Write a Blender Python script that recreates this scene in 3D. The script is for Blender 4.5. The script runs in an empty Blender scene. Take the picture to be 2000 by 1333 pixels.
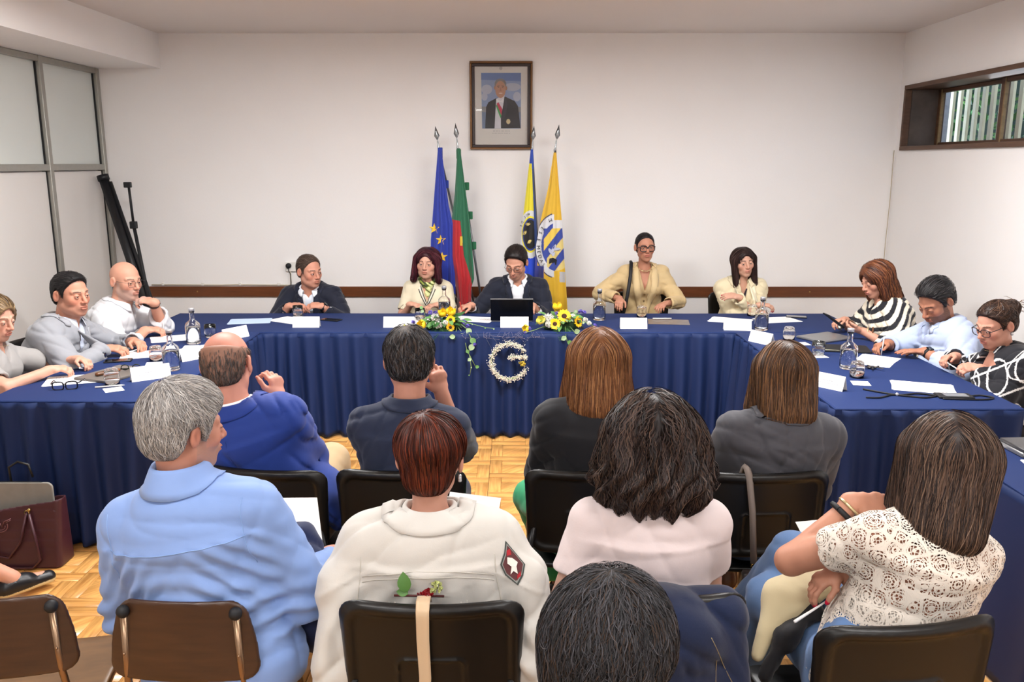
import bpy, bmesh, math, random
import numpy as np
from mathutils import Vector, Matrix
random.seed(7); RNG = np.random.default_rng(7)
PI = math.pi
C = bpy.context.scene.collection

# ------------------------------------------------------------------ camera, world, lights, exposure
FPX, PITCH, CAMZ = 1650.0, math.radians(11.88), 1.89
cam = bpy.data.cameras.new('camera'); cam.sensor_width = 36; cam.lens = 36*FPX/2000
camo = bpy.data.objects.new('camera', cam); C.objects.link(camo)
camo.location = (0, 0, CAMZ); camo.rotation_euler = (PI/2-PITCH, 0, 0.00303)
cam.clip_start = .05
bpy.context.scene.camera = camo
vs = bpy.context.scene.view_settings
vs.view_transform = 'Standard'; vs.look = 'None'; vs.gamma = 1; vs.use_curve_mapping = False
vs.exposure = 1.07
w = bpy.data.worlds.new('world'); bpy.context.scene.world = w; w.use_nodes = True
bg = w.node_tree.nodes['Background']; sky = w.node_tree.nodes.new('ShaderNodeTexSky')
sky.sky_type = 'HOSEK_WILKIE'; sky.turbidity = 4; sky.sun_direction = (.6, -.3, .75)
w.node_tree.links.new(sky.outputs[0], bg.inputs[0]); bg.inputs[1].default_value = 12

def area(name, loc, size, power, col=(1, 1, 1), rot=(0, 0, 0)):
    l = bpy.data.lights.new(name, 'AREA'); l.shape = 'RECTANGLE'; l.size, l.size_y = size
    l.energy = power; l.color = col
    o = bpy.data.objects.new(name, l); C.objects.link(o); o.location = loc; o.rotation_euler = rot
    return o
for i, (x, y, p) in enumerate([(-1.35, 4.35, 56), (1.25, 4.35, 56), (-1.35, 1.3, 17), (1.25, 1.3, 17), (-1.35, -1.4, 34), (1.25, -1.4, 34)]):
    area('fluorescent_tube_light', (x, y, 2.86), (1.5, .3), p, (1, .985, .975))
# daylight coming in at the high window
area('window_daylight', (3.42, 6.1, 2.27), (2.2, .5), 4, (.86, .92, 1), (0, -PI/2, 0)).rotation_euler = (0, PI/2, 0)

# ------------------------------------------------------------------ helpers
def lin(c):
    if isinstance(c, str):
        c = [int(c[i:i+2], 16)/255 for i in (0, 2, 4)]
    return tuple(x/12.92 if x <= .04045 else ((x+.055)/1.055)**2.4 for x in c[:3])
_M = {}
def mat(name, col='808080', rough=.6, metal=0, nz=None, bump=None, attr=False, trans=0, ior=1.45, spec=.5, coat=0, sheen=0, coords='Object', stretch=None, sss=0, emit=None, alpha=None):
    if name in _M: return _M[name]
    m = bpy.data.materials.new(name); m.use_nodes = True; _M[name] = m
    nt = m.node_tree; N, L = nt.nodes, nt.links; b = N['Principled BSDF']
    c = lin(col); b.inputs['Base Color'].default_value = (*c, 1)
    b.inputs['Roughness'].default_value = rough; b.inputs['Metallic'].default_value = metal
    b.inputs['Transmission Weight'].default_value = trans; b.inputs['IOR'].default_value = ior
    b.inputs['Specular IOR Level'].default_value = spec; b.inputs['Coat Weight'].default_value = coat
    b.inputs['Sheen Weight'].default_value = sheen
    if sss:
        b.inputs['Subsurface Weight'].default_value = sss; b.inputs['Subsurface Radius'].default_value = (.012, .005, .003); b.inputs['Subsurface Scale'].default_value = 1.0
    if emit:
        b.inputs['Emission Color'].default_value = (*lin(emit[0]), 1); b.inputs['Emission Strength'].default_value = emit[1]
    tc = N.new('ShaderNodeTexCoord'); mp = N.new('ShaderNodeMapping'); L.new(tc.outputs[coords], mp.inputs[0])
    if stretch: mp.inputs['Scale'].default_value = stretch
    src = None
    if attr:
        a = N.new('ShaderNodeVertexColor'); a.layer_name = 'Col'; src = a.outputs[0]
    if nz:
        n = N.new('ShaderNodeTexNoise'); n.inputs['Scale'].default_value = nz[0]; n.inputs['Detail'].default_value = 12
        L.new(mp.outputs[0], n.inputs['Vector'])
        r = N.new('ShaderNodeMapRange'); r.inputs['From Min'].default_value = .25; r.inputs['From Max'].default_value = .75
        r.inputs['To Min'].default_value = 1-nz[1]; r.inputs['To Max'].default_value = 1+nz[1]*.6
        L.new(n.outputs[0], r.inputs[0])
        x = N.new('ShaderNodeVectorMath'); x.operation = 'MULTIPLY'
        if src: L.new(src, x.inputs[0])
        else: x.inputs[0].default_value = c
        L.new(r.outputs[0], x.inputs[1]); src = x.outputs[0]
    if src: L.new(src, b.inputs['Base Color'])
    if bump:
        n = N.new('ShaderNodeTexNoise'); n.inputs['Scale'].default_value = bump[0]; n.inputs['Detail'].default_value = 3
        L.new(mp.outputs[0], n.inputs['Vector'])
        u = N.new('ShaderNodeBump'); u.inputs['Strength'].default_value = bump[1]; u.inputs['Distance'].default_value = bump[2] if len(bump) > 2 else .002
        L.new(n.outputs[0], u.inputs['Height']); L.new(u.outputs[0], b.inputs['Normal'])
    return m

def tag(o, label=None, cat=None, group=None, kind=None):
    if label: o['label'] = label
    if cat: o['category'] = cat
    if group: o['group'] = group
    if kind: o['kind'] = kind
    return o
def thing(name, label, cat, loc=(0, 0, 0), rz=0, group=None):
    o = bpy.data.objects.new(name, None); C.objects.link(o); o.empty_display_size = .1
    o.location = loc; o.rotation_euler = (0, 0, rz)
    return tag(o, label, cat, group)
def link(name, me, m=None, parent=None, smooth=False, loc=None, rz=None):
    o = bpy.data.objects.new(name, me); C.objects.link(o)
    if m is not None:
        for q in (m if isinstance(m, (list, tuple)) else [m]): me.materials.append(q)
    if smooth: me.shade_smooth()
    if parent is not None: o.parent = parent
    if loc is not None: o.location = loc
    if rz is not None: o.rotation_euler = (0, 0, rz)
    return o
def npmesh(name, V, F, col=None, smooth=True, uv=None):
    me = bpy.data.meshes.new(name); V = np.asarray(V, np.float32)
    me.vertices.add(len(V)); me.vertices.foreach_set('co', V.ravel())
    F = np.asarray(F, np.int32); k = F.shape[1]; n = len(F)
    me.loops.add(n*k); me.loops.foreach_set('vertex_index', F.ravel())
    me.polygons.add(n); me.polygons.foreach_set('loop_start', np.arange(n, dtype=np.int32)*k)
    me.polygons.foreach_set('loop_total', np.full(n, k, np.int32))
    me.update(calc_edges=True)
    if col is not None:
        a = me.color_attributes.new('Col', 'FLOAT_COLOR', 'POINT')
        cc = np.ones((len(V), 4), np.float32); cc[:, :3] = col; a.data.foreach_set('color', cc.ravel())
    if smooth: me.shade_smooth()
    return me
def copy_tree(o, parent=None):
    c = o.copy(); C.objects.link(c); c.parent = parent
    for ch in o.children: copy_tree(ch, c)
    return c

class MB:
    """collects simple solids and links them as one mesh object"""
    def __init__(s): s.bm = bmesh.new(); s.mi = 0
    def _f(s, vs, sm=False):
        try:
            f = s.bm.faces.new(vs); f.material_index = s.mi; f.smooth = sm; return f
        except ValueError: pass
    def box(s, x0, x1, y0, y1, z0, z1, bev=0, M=None, seg=2):
        r = bmesh.ops.create_cube(s.bm, size=1)
        vs_ = r['verts']
        for v in vs_:
            v.co = Vector(((x0+x1)/2+v.co.x*(x1-x0), (y0+y1)/2+v.co.y*(y1-y0), (z0+z1)/2+v.co.z*(z1-z0)))
        fs = list({f for v in vs_ for f in v.link_faces})
        for f in fs: f.material_index = s.mi
        if bev:
            es = list({e for v in vs_ for e in v.link_edges})
            r = bmesh.ops.bevel(s.bm, geom=es, offset=bev, segments=seg, affect='EDGES', profile=.5)
            vs_ = list({v for f in r['faces'] for v in f.verts} | {v for v in vs_ if v.is_valid})
            for f in r['faces']: f.smooth = True; f.material_index = s.mi
        if M is not None:
            for v in vs_: v.co = M @ v.co
        return s
    def tube(s, pts, r, seg=8, cap=True, flat=1.0):
        pts = [Vector(p) for p in pts]; n = len(pts); rs = r if isinstance(r, (list, tuple)) else [r]*n
        rings = []; up = None
        for i in range(n):
            t = (pts[min(i+1, n-1)]-pts[max(i-1, 0)]).normalized()
            if up is None:
                up = Vector((0, 0, 1)) if abs(t.z) < .9 else Vector((0, 1, 0))
            a = t.cross(up).normalized(); b_ = a.cross(t).normalized(); up = b_
            rings.append([s.bm.verts.new(pts[i]+(a*math.cos(2*PI*k/seg)*flat+b_*math.sin(2*PI*k/seg))*rs[i]) for k in range(seg)])
        for i in range(n-1):
            for k in range(seg): s._f([rings[i][k], rings[i+1][k], rings[i+1][(k+1) % seg], rings[i][(k+1) % seg]], True)
        if cap: s._f(rings[0]); s._f(rings[-1][::-1])
        return s
    def lathe(s, prof, c=(0, 0, 0), seg=24, sx=1, sy=1, close=False, M=None):
        rings = []
        for (r, z) in prof:
            if r < 1e-6:
                rings.append([s.bm.verts.new((c[0], c[1], c[2]+z))])
            else:
                rings.append([s.bm.verts.new((c[0]+r*sx*math.cos(2*PI*k/seg), c[1]+r*sy*math.sin(2*PI*k/seg), c[2]+z)) for k in range(seg)])
        if M is not None:
            for R in rings:
                for v in R: v.co = M @ v.co
        for A, B in zip(rings, rings[1:]):
            for k in range(seg):
                a, a2, b_, b2 = A[k % len(A)], A[(k+1) % len(A)], B[k % len(B)], B[(k+1) % len(B)]
                if len(A) == 1 and len(B) == 1: continue
                if len(A) == 1: s._f([a, b2, b_], True)
                elif len(B) == 1: s._f([a, a2, b_], True)
                else: s._f([a, a2, b2, b_], True)
        return s
    def poly(s, pts, th=None):
        """flat polygon, optionally with thickness vector th"""
        a = [s.bm.verts.new(p) for p in pts]; s._f(a)
        if th is not None:
            t = Vector(th); b_ = [s.bm.verts.new(Vector(p)+t) for p in pts]; s._f(b_[::-1])
            for i in range(len(a)): s._f([a[i], b_[i], b_[(i+1) % len(a)], a[(i+1) % len(a)]])
        return s
    def grid(s, fn, nu, nv, wrap=False):
        V = [[s.bm.verts.new(fn(i/nu, j/nv)) for j in range(nv+1)] for i in range(nu+(0 if wrap else 1))]
        for i in range(nu):
            for j in range(nv):
                i2 = (i+1) % len(V); s._f([V[i][j], V[i2][j], V[i2][j+1], V[i][j+1]], True)
        return s
    def ball(s, c, r, seg=10, rings=6, sc=(1, 1, 1)):
        prof = [(r*math.sin(PI*i/rings), -r*math.cos(PI*i/rings)) for i in range(rings+1)]
        prof[0] = (0, -r); prof[-1] = (0, r)
        M = Matrix.Translation(Vector(c)) @ Matrix.Diagonal((sc[0], sc[1], sc[2], 1))
        return s.lathe(prof, (0, 0, 0), seg, M=M)
    def me(s, name='m'):
        bmesh.ops.recalc_face_normals(s.bm, faces=s.bm.faces)
        me = bpy.data.meshes.new(name); s.bm.to_mesh(me); s.bm.free(); return me
    def build(s, name, m, parent=None, loc=None, rz=None, **kw):
        o = link(name, s.me(name), m, parent, loc=loc, rz=rz)
        if kw: tag(o, **kw)
        return o
def solidify(o, t, off=-1):
    md = o.modifiers.new('s', 'SOLIDIFY'); md.thickness = t; md.offset = off; return o

def at(px, py, Y):
    """world point on the plane at depth Y seen at that place of the photograph"""
    x = (px-1005)/FPX; y = -(py-666.5)/FPX
    dy = math.cos(PITCH)+y*math.sin(PITCH); dz = -math.sin(PITCH)+y*math.cos(PITCH); k = Y/dy
    return Vector((x*k, Y, CAMZ+dz*k))

# ------------------------------------------------------------------ the room
WY, WXL, WXR, CZ, BY = 7.40, -3.53, 3.25, 2.95, -3.2
M_WALL = mat('white_plaster', 'efedec', .75, nz=(1.3, .025), bump=(60, .12, .004))
M_CEIL = mat('ceiling_paint', 'dcd7d4', .8, nz=(1.0, .02), bump=(50, .08, .004))
MB().box(WXL-.3, WXR+.3, WY, WY+.2, 0, CZ+.2).build('wall_back', M_WALL, kind='structure')
MB().box(WXL-.3, WXR+.3, BY-.2, BY, 0, CZ+.2).build('wall_rear', M_WALL, kind='structure')
MB().box(WXL-.3, WXR+.3, BY, WY, CZ, CZ+.2).build('ceiling', M_CEIL, kind='structure')
W0, W1, WZ0, WZ1 = 4.55, 7.28, 1.995, 2.52     # the high window in the right wall
m = MB()
m.box(WXR, WXR+.3, BY, WY, 0, WZ0); m.box(WXR, WXR+.3, BY, WY, WZ1, CZ)
m.box(WXR, WXR+.3, BY, W0, WZ0, WZ1); m.box(WXR, WXR+.3, W1, WY, WZ0, WZ1)
m.build('wall_right', M_WALL, kind='structure')
m = MB(); m.tube([(3.235, 7.392, 2.0), (3.238, 7.392, 1.6), (3.232, 7.392, 1.2), (3.236, 7.392, .9)], .0025, 5)
m.build('trim_3', mat('crack_filler', 'b8a888', .8), kind='structure')
# bulkhead over the partition on the left
MB().box(WXL-.3, -2.97, BY, WY, 2.67, CZ).build('ceiling_bulkhead', M_WALL, kind='structure')
# partition: aluminium frame, frosted upper panes, white lower panels
M_ALU = mat('dull_aluminium', 'aaa9a2', .42, .75, nz=(30, .06))
M_FROST = mat('frosted_glass', 'd3d8d4', .28, nz=(2, .03), spec=.6)
M_PANEL = mat('white_laminate', 'dedad6', .38, nz=(2, .02))
M_BLACK = mat('black_rubber', '15161a', .6)
part = bpy.data.objects.new('wall_left', None); C.objects.link(part); tag(part, kind='structure')
ys = [7.37, 6.50, 5.62, 4.74, 3.86, 2.98, 2.10, 1.22, .34, -.54, -1.42, -2.30, -3.18]
for y in ys:
    MB().box(-3.56, -3.49, y-.025, y+.025, 0, 2.67, .004).build('frame_post', M_ALU, part)
for z0, z1 in ((2.625, 2.668), (1.835, 1.885), (0, .06)):
    MB().box(-3.558, -3.494, BY, 7.345, z0, z1, .004).build('frame_rail', M_ALU, part)
for a, b_ in zip(ys, ys[1:]):
    MB().box(-3.545, -3.53, b_+.025, a-.025, 1.885, 2.625).build('glass_pane', M_FROST, part)
    MB().box(-3.545, -3.525, b_+.03, a-.033, .06, 1.828).build('wall_panel', M_PANEL, part)
    MB().box(-3.53, -3.518, a-.034, a-.025, 1.885, 2.625).build('pane_gasket', M_BLACK, part)
    MB().box(-3.53, -3.518, a-.034, a-.026, .06, 1.83).build('panel_gasket', M_BLACK, part)
MB().box(-3.75, -3.56, BY, WY, 0, 2.67).build('wall_panel_backing', M_WALL, part)
# wooden chair rail, cable and its clips
M_RAIL = mat('varnished_brown_wood', '6b3d22', .35, nz=(6, .25), stretch=(1, 6, 14), bump=(40, .1))
MB().box(WXL, WXR, 7.378, 7.40, .735, .826, .004).build('trim_1', M_RAIL, kind='structure')

m = MB()
for x in (-2.8, -1.55, -.2, 1.3, 2.6): m.lathe([(0, 0), (.006, .0015), (.007, 0)], M=Matrix.Translation((x, 7.378, .782)) @ Matrix.Rotation(PI/2, 4, 'X'), seg=8)
m.build('trim_1_screws', mat('brass_screw', 'a98b55', .4, .8), kind='structure')
cable = thing('wall_cable', 'thin beige cable clipped along the wall just above the wooden rail', 'cable', (0, 7.39, .84))
m = MB(); m.tube([(-3.2, -.004, .002), (-2.6, -.004, .0), (-2.45, -.004, .003), (-1.98, -.004, -.002), (-1.97, -.004, .02), (-1.97, -.004, .12)], .005, 6)
m.build('cable', mat('beige_plastic', 'c9c0a8', .5), cable)
for x in (-3.1, -2.75, -2.42, -2.08):
    MB().box(x-.011, x+.011, -.012, .008, -.004, .022, .003).build('clip', mat('white_plastic', 'e6e4df', .4), cable)
soc = thing('wall_socket', 'white double wall socket with a black plug in its left half', 'socket', (-1.965, 7.385, 1.0))
M_WPL = mat('white_plastic', 'e6e4df', .4)
MB().box(-.045, .075, -.006, .015, -.04, .045, .004).build('plate', M_WPL, soc)
m = MB(); m.lathe([(0, .03), (.02, .03), (.024, .02), (.024, 0)], M=Matrix.Translation((-.015, -.004, .012)) @ Matrix.Rotation(PI/2, 4, 'X'), seg=16)
m.build('plug', M_BLACK, soc)
m = MB(); m.tube([(-.015, -.03, .0), (-.012, -.03, -.03), (.0, -.02, -.06), (-.002, -.012, -.1), (-.0, -.02, -.16)], .0035, 6); m.build('plug_cord', M_BLACK, soc)

# window: deep wooden box, sashes, slats and hedge outside
M_WWOOD = mat('dark_weathered_wood', '5c4130', .5, nz=(5, .35), stretch=(3, 1, 8), bump=(30, .2))
M_WWOOD2 = mat('pale_sash_wood', '8a7350', .5, nz=(6, .25), stretch=(3, 1, 8))
M_GRIME = mat('grimy_wood_reveal', '5a504b', .8, nz=(7, .4), bump=(20, .3, .004))
win = bpy.data.objects.new('window_1', None); C.objects.link(win); tag(win, kind='structure')
def wb(n, x0, x1, y0, y1, z0, z1, M_, bev=.004): return MB().box(x0, x1, y0, y1, z0, z1, bev).build(n, M_, win)
wb('frame_board', 3.225, 3.56, W0, W1, WZ1-.035, WZ1, M_WWOOD); wb('frame_board', 3.225, 3.56, W0, W1, WZ0, WZ0+.035, M_WWOOD)
wb('frame_board', 3.225, 3.28, W1-.032, W1, WZ0+.035, WZ1-.035, M_WWOOD); wb('frame_reveal', 3.28, 3.56, W1-.026, W1, WZ0+.035, WZ1-.035, M_GRIME)
wb('frame_board', 3.225, 3.56, W0, W0+.03, WZ0+.035, WZ1-.035, M_WWOOD)
M_PANE = mat('window_glass', 'f4f8ff', .02, trans=1, ior=1.1, spec=.3)
yy = [7.254, 6.28, 5.42, 4.58]
for i, (a, b_) in enumerate(zip(yy, yy[1:])):
    z0, z1 = WZ0+.035, WZ1-.035; x = 3.50 - (.03 if i % 2 else 0)
    wb('sash_stile', x, x+.04, a-.05, a, z0, z1, M_WWOOD); wb('sash_stile', x, x+.04, b_, b_+.05, z0, z1, M_WWOOD)
    wb('sash_bead', x-.004, x+.02, a-.066, a-.05, z0, z1, M_WWOOD2, .001)
    wb('sash_rail', x, x+.04, b_+.05, a-.05, z0, z0+.03, M_WWOOD); wb('sash_rail', x, x+.04, b_+.05, a-.05, z1-.03, z1, M_WWOOD)
    wb('glass_pane', x+.018, x+.022, b_+.05, a-.066, z0+.03, z1-.03, M_PANE, 0)
M_SLAT = mat('cream_painted_slat', 'd8c8a2', .6, nz=(8, .1))
fence = thing('slatted_window_grille', 'cream vertical slats of the grille outside the high window', 'grille', (3.85, 6, 1.7))
for i in range(34):
    y = -1.7+i*.13
    MB().box(-.012, .012, y, y+.05, -.05, 1.1, .002).build('slat', M_SLAT, fence)
MB().box(.012, .04, -1.75, 2.8, -.08, -.03).build('rail', M_SLAT, fence); MB().box(.012, .04, -1.75, 2.8, 1.0, 1.06).build('rail', M_SLAT, fence)
MB().box(3.565, 3.66, 7.36, 7.5, 1.2, 3.4, .01).build('wall_exterior_pillar', mat('rough_mosaic_render', 'b5afae', .9, nz=(30, .15), bump=(80, .5, .005)), kind='structure')
MB().box(3.6, 6, 3.5, 16, 1.1, 1.2).build('ground_exterior', mat('exterior_paving', '9a968c', .9, nz=(6, .2)), kind='structure')
hedge = thing('hedge', 'leafy green hedge outside the high window behind the slats', 'hedge', (4.6, 8, 1.2))
V = []; F = []; col = []
for i in range(6500):
    c = np.array([random.uniform(-.25, .5), random.uniform(-3.0, 6.5), random.uniform(0, 2.4)])
    d = RNG.normal(size=3); d[0] -= .5; d /= np.linalg.norm(d); e = np.cross(d, RNG.normal(size=3)); e /= np.linalg.norm(e); g = np.cross(d, e)
    s = random.uniform(.025, .06); b0 = len(V)
    V += [c-e*s, c-g*s*.55+d*s*.15, c+e*s*1.2, c+g*s*.55+d*s*.15]; F.append((b0, b0+1, b0+2, b0+3))
    t = random.random(); cc = np.array(lin('2b4a22'))*(1-t)+np.array(lin('6f9a4a'))*t
    col += [cc]*4
o = link('leaf_mass', npmesh('leaf_mass', V, F, np.array(col), False), mat('hedge_leaf', rough=.45, attr=True), hedge); tag(o, kind='stuff')
MB().box(.3, .7, -3.0, 6.5, 0, 2.4, .05).build('branch_core', mat('hedge_core', '1c2a16', .9, nz=(12, .4)), hedge)

# floor: printed ceramic tiles in a basket pattern
TS = .31
M_FLOORB = mat('tile_grout', '8b6c48', .7, nz=(20, .2))
floor = MB().box(WXL-.3, WXR+.3, BY-.2, WY+.2, -.2, -.006).build('floor', M_FLOORB, kind='structure')
def tile_mesh(seed):
    r = random.Random(seed); V = []; F = []; UV = []; col = []
    h = TS/2-.0012; a = TS*.245; g = .0006
    regs = [(-h, h-a, -h, -h+a, 0), (h-a, h, -h, h-a, 1), (-h+a, h, h-a, h, 0), (-h, -h+a, -h+a, h, 1), (-h+a, h-a, -h+a, h-a, 2)]
    for (x0, x1, y0, y1, d) in regs:
        x0 += g; x1 -= g; y0 += g; y1 -= g
        b0 = len(V); t = r.uniform(.9, 1.08); base = np.array(lin('d5a05c'))*t
        for z, ins in ((-.006, 0), (-.0008, 0), (0, .0008)):
            V += [(x0+ins, y0+ins, z), (x1-ins, y0+ins, z), (x1-ins, y1-ins, z), (x0+ins, y1-ins, z)]
            col += [base]*4
        F.append((b0+8, b0+9, b0+10, b0+11))
        for l in (0, 4):
            for k in range(4): F.append((b0+l+k, b0+l+(k+1) % 4, b0+l+4+(k+1) % 4, b0+l+4+k))
        ox, oy = r.uniform(0, 50), r.uniform(0, 50)
        for _ in range(9):
            f = F[len(UV)//4]
            for vi in f:
                x, y, z = V[vi]
                if d == 0: u, v = x, y
                elif d == 1: u, v = y, x
                else: u, v = (x+y)*.7, (x-y)*.7
                UV.append((u+ox, v+oy))
    me = npmesh('tile', V, F, np.array(col), False)
    uvl = me.uv_layers.new(name='UVMap'); uvl.data.foreach_set('uv', np.array(UV, np.float32).ravel())
    return me
mt = bpy.data.materials.new('wood_print_tile'); mt.use_nodes = True; nt = mt.node_tree; N, L = nt.nodes, nt.links; b = N['Principled BSDF']
uvn = N.new('ShaderNodeUVMap'); uvn.uv_map = 'UVMap'; mp = N.new('ShaderNodeMapping'); mp.inputs['Scale'].default_value = (5, 75, 1)
oi = N.new('ShaderNodeObjectInfo'); L.new(uvn.outputs[0], mp.inputs[0]); 
nn = N.new('ShaderNodeTexNoise'); nn.noise_dimensions = '4D'; nn.inputs['Scale'].default_value = 1; nn.inputs['Detail'].default_value = 4; nn.inputs['Distortion'].default_value = .6
mm = N.new('ShaderNodeMath'); mm.operation = 'MULTIPLY'; mm.inputs[1].default_value = 40; L.new(oi.outputs['Random'], mm.inputs[0]); L.new(mm.outputs[0], nn.inputs['W'])
L.new(mp.outputs[0], nn.inputs['Vector'])
cr = N.new('ShaderNodeValToRGB'); cr.color_ramp.elements[0].position = .3; cr.color_ramp.elements[0].color = (.62, .52, .42, 1); cr.color_ramp.elements[1].position = .62; cr.color_ramp.elements[1].color = (1.06, 1.06, 1.06, 1)
L.new(nn.outputs[0], cr.inputs[0]); vc = N.new('ShaderNodeVertexColor'); vc.layer_name = 'Col'
mx = N.new('ShaderNodeVectorMath'); mx.operation = 'MULTIPLY'; L.new(vc.outputs[0], mx.inputs[0]); L.new(cr.outputs[0], mx.inputs[1]); L.new(mx.outputs[0], b.inputs['Base Color'])
b.inputs['Roughness'].default_value = .3; b.inputs['Coat Weight'].default_value = .1
tms = [tile_mesh(s) for s in range(4)]
for q in tms: q.materials.append(mt)
rest = []; k = 0
x0i = -.156-TS*20+TS/2
tiles = []
for i in range(45):
    for j in range(35):
        x, y = x0i+i*TS+(TS if False else 0), -3.0+j*TS
        if WXL < x < WXR and y < WY-.1 and y > 0.2: tiles.append((x, y))
def seen(x, y):
    if not (1.75 < y < 5.95): return 99
    d = y*.9786+1.89*.2059; px = 1005+1650*x/d
    if px < -40 or px > 2000: return 99
    if x < -2.7 or (x < -1.8 and y > 4.0) or (x > 1.5 and y > 3.9) or x > 1.85: return 99
    return abs(x)*.2+abs(y-4)*.1
tiles.sort(key=lambda t: seen(*t))
for (x, y) in tiles:
    if seen(x, y) < 99 and k < 290:
        o = bpy.data.objects.new('tile', tms[random.randrange(4)]); C.objects.link(o); o.parent = floor; o.location = (x, y, 0); k += 1
        o.rotation_euler = (0, 0, 0)
    else: rest.append((x, y))
src = tms[0]; nv = len(src.vertices); vv = np.zeros(nv*3); src.vertices.foreach_get('co', vv); vv = vv.reshape(-1, 3)
ff = np.array([list(p.vertices) for p in src.polygons]); cc = np.zeros(nv*4); src.color_attributes['Col'].data.foreach_get('color', cc); cc = cc.reshape(-1, 4)[:, :3]
uu = np.zeros(len(ff)*8); src.uv_layers[0].data.foreach_get('uv', uu); uu = uu.reshape(-1, 2)
V = np.concatenate([vv+[x, y, 0] for x, y in rest]); F = np.concatenate([ff+i*nv for i in range(len(rest))])
me = npmesh('tiles', V, F, np.tile(cc, (len(rest), 1)), False); ul = me.uv_layers.new(name='UVMap')
ul.data.foreach_set('uv', np.concatenate([uu+[i*.37, i*.61] for i in range(len(rest))]).astype(np.float32).ravel())
o = link('tiles', me, mt, floor); tag(o, kind='stuff')
# ------------------------------------------------------------------ tables, cloths, skirts
M_CLOTH = mat('navy_table_cloth', '20315f', .7, nz=(3, .06), bump=(220, .12, .001), spec=.2)
M_SKIRT = mat('navy_skirt_fabric', '1a2b55', .6, nz=(3, .07), bump=(200, .1, .001), spec=.25)
M_TLEG = mat('grey_steel_tube', '777777', .4, .8)
M_PLY = mat('table_plywood', '8a6a45', .6, nz=(5, .2))
def skirt(name, path, parent, lam=.115, A=.032, z1=.742, z0=.012, flat_top=.03, seed=0):
    r = random.Random(seed); pts = [Vector((p[0], p[1], 0)) for p in path]
    S = []; tot = 0
    for a, b_ in zip(pts, pts[1:]):
        n = max(2, int((b_-a).length/.0075)); d = (b_-a).normalized(); nrm = Vector((d.y, -d.x, 0))
        for i in range(n): S.append((a.lerp(b_, i/n), nrm, tot+(b_-a).length*i/n))
        tot += (b_-a).length
    S.append((pts[-1], nrm, tot))
    nz = 22; V = []; F = []; ph = [r.uniform(-1, 1) for _ in range(200)]
    for i, (p, n, s) in enumerate(S):
        # smooth the normal near corners
        k = s/.35; i0 = int(k); t = k-i0; t = t*t*(3-2*t); jit = ph[i0]*(1-t)+ph[i0+1]*t
        for j in range(nz+1):
            v = j/nz; z = z1+(z0-z1)*v
            amp = A*(.28+.95*v**.7)
            th = 2*PI*s/lam+jit*2.2+.5*math.sin(v*2.4+jit*3)
            w_ = math.sin(th); off = amp*(w_*.8+.45*math.sin(th*.5+1+jit))+.02*v+.006
            off += .008*v*math.sin(2*PI*s/.4+jit)
            q = p+n*off; zz = z+(.012*math.sin(th*.5)*max(0, v-.9)*10*.5 if v > .9 else 0)
            V.append((q.x, q.y, max(zz, .004)))
    for i in range(len(S)-1):
        for j in range(nz):
            a = i*(nz+1)+j; F.append((a, a+nz+1, a+nz+2, a+1))
    me = npmesh(name, V, F); o = link(name, me, M_SKIRT, parent); return solidify(o, .0015)
def table(label_t, label_c, x0, x1, y0, y1, spath, seed, cat_c='tablecloth'):
    cx, cy = (x0+x1)/2, (y0+y1)/2
    t = thing('folding_table', label_t, 'table', (cx, cy, 0), group=None)
    MB().box(x0-cx+.012, x1-cx-.012, y0-cy+.012, y1-cy-.012, .70, .738, .003).build('tabletop', M_PLY, t)
    for sx in (x0-cx+.12, x1-cx-.12):
        for sy in (y0-cy+.1, y1-cy-.1):
            MB().tube([(sx, sy, .0), (sx, sy, .70)], .014, 8).build('leg', M_TLEG, t)
    c = thing('tablecloth', label_c, cat_c, (cx, cy, 0))
    m = MB(); m.box(x0-cx-.004, x1-cx+.004, y0-cy-.004, y1-cy+.004, .741, .75, .006)
    # a low hem hanging over the table edge
    e = .006
    for (a, b_, cc, d) in ((x0-cx-e, x1-cx+e, y0-cy-e, y0-cy-.001), (x0-cx-e, x1-cx+e, y1-cy+.001, y1-cy+e), (x0-cx-e, x0-cx-.001, y0-cy, y1-cy), (x1-cx+.001, x1-cx+e, y0-cy, y1-cy)):
        m.box(a, b_, cc, d, .715, .747, .002)
    m.build('cloth_top', M_CLOTH, c)
    if spath: skirt('skirt', [(x-cx, y-cy) for x, y in spath], c, seed=seed)
XL, XR = -1.76, 1.53
table('long head table at the back of the room, seating five speakers', 'navy cloth with pleated skirt on the long head table at the back', -2.6, 2.42, 5.72, 6.46, [(XL-.02, 5.712), (XR+.02, 5.712)], 1)
table('wing table along the left side under a navy cloth', 'navy cloth with pleated skirt on the left wing table', -2.6, XL, 3.99, 5.708, [(-2.6, 5.6), (-2.61, 3.985), (XL+.005, 3.985), (XL+.005, 5.70)], 2)
table('wing table along the right side under a navy cloth', 'navy cloth with pleated skirt on the right wing table', XR, 2.42, 3.87, 5.708, [(XR-.005, 5.70), (XR-.005, 3.865), (2.425, 3.865), (2.425, 5.6)], 3)
table('near side table at the right edge, end closest to the photographer', 'plain navy cloth on the near side table with laptop and papers', 1.80, 2.6, 2.0, 3.38, None, 4)
c = [o for o in C.objects if o.name.startswith('tablecloth')][-1]
skirt('skirt', [(1.795-2.2, 3.375-2.69), (1.795-2.2, 2.0-2.69), (2.6-2.2, 2.0-2.69)], c, lam=.3, A=.012, seed=9)

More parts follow.
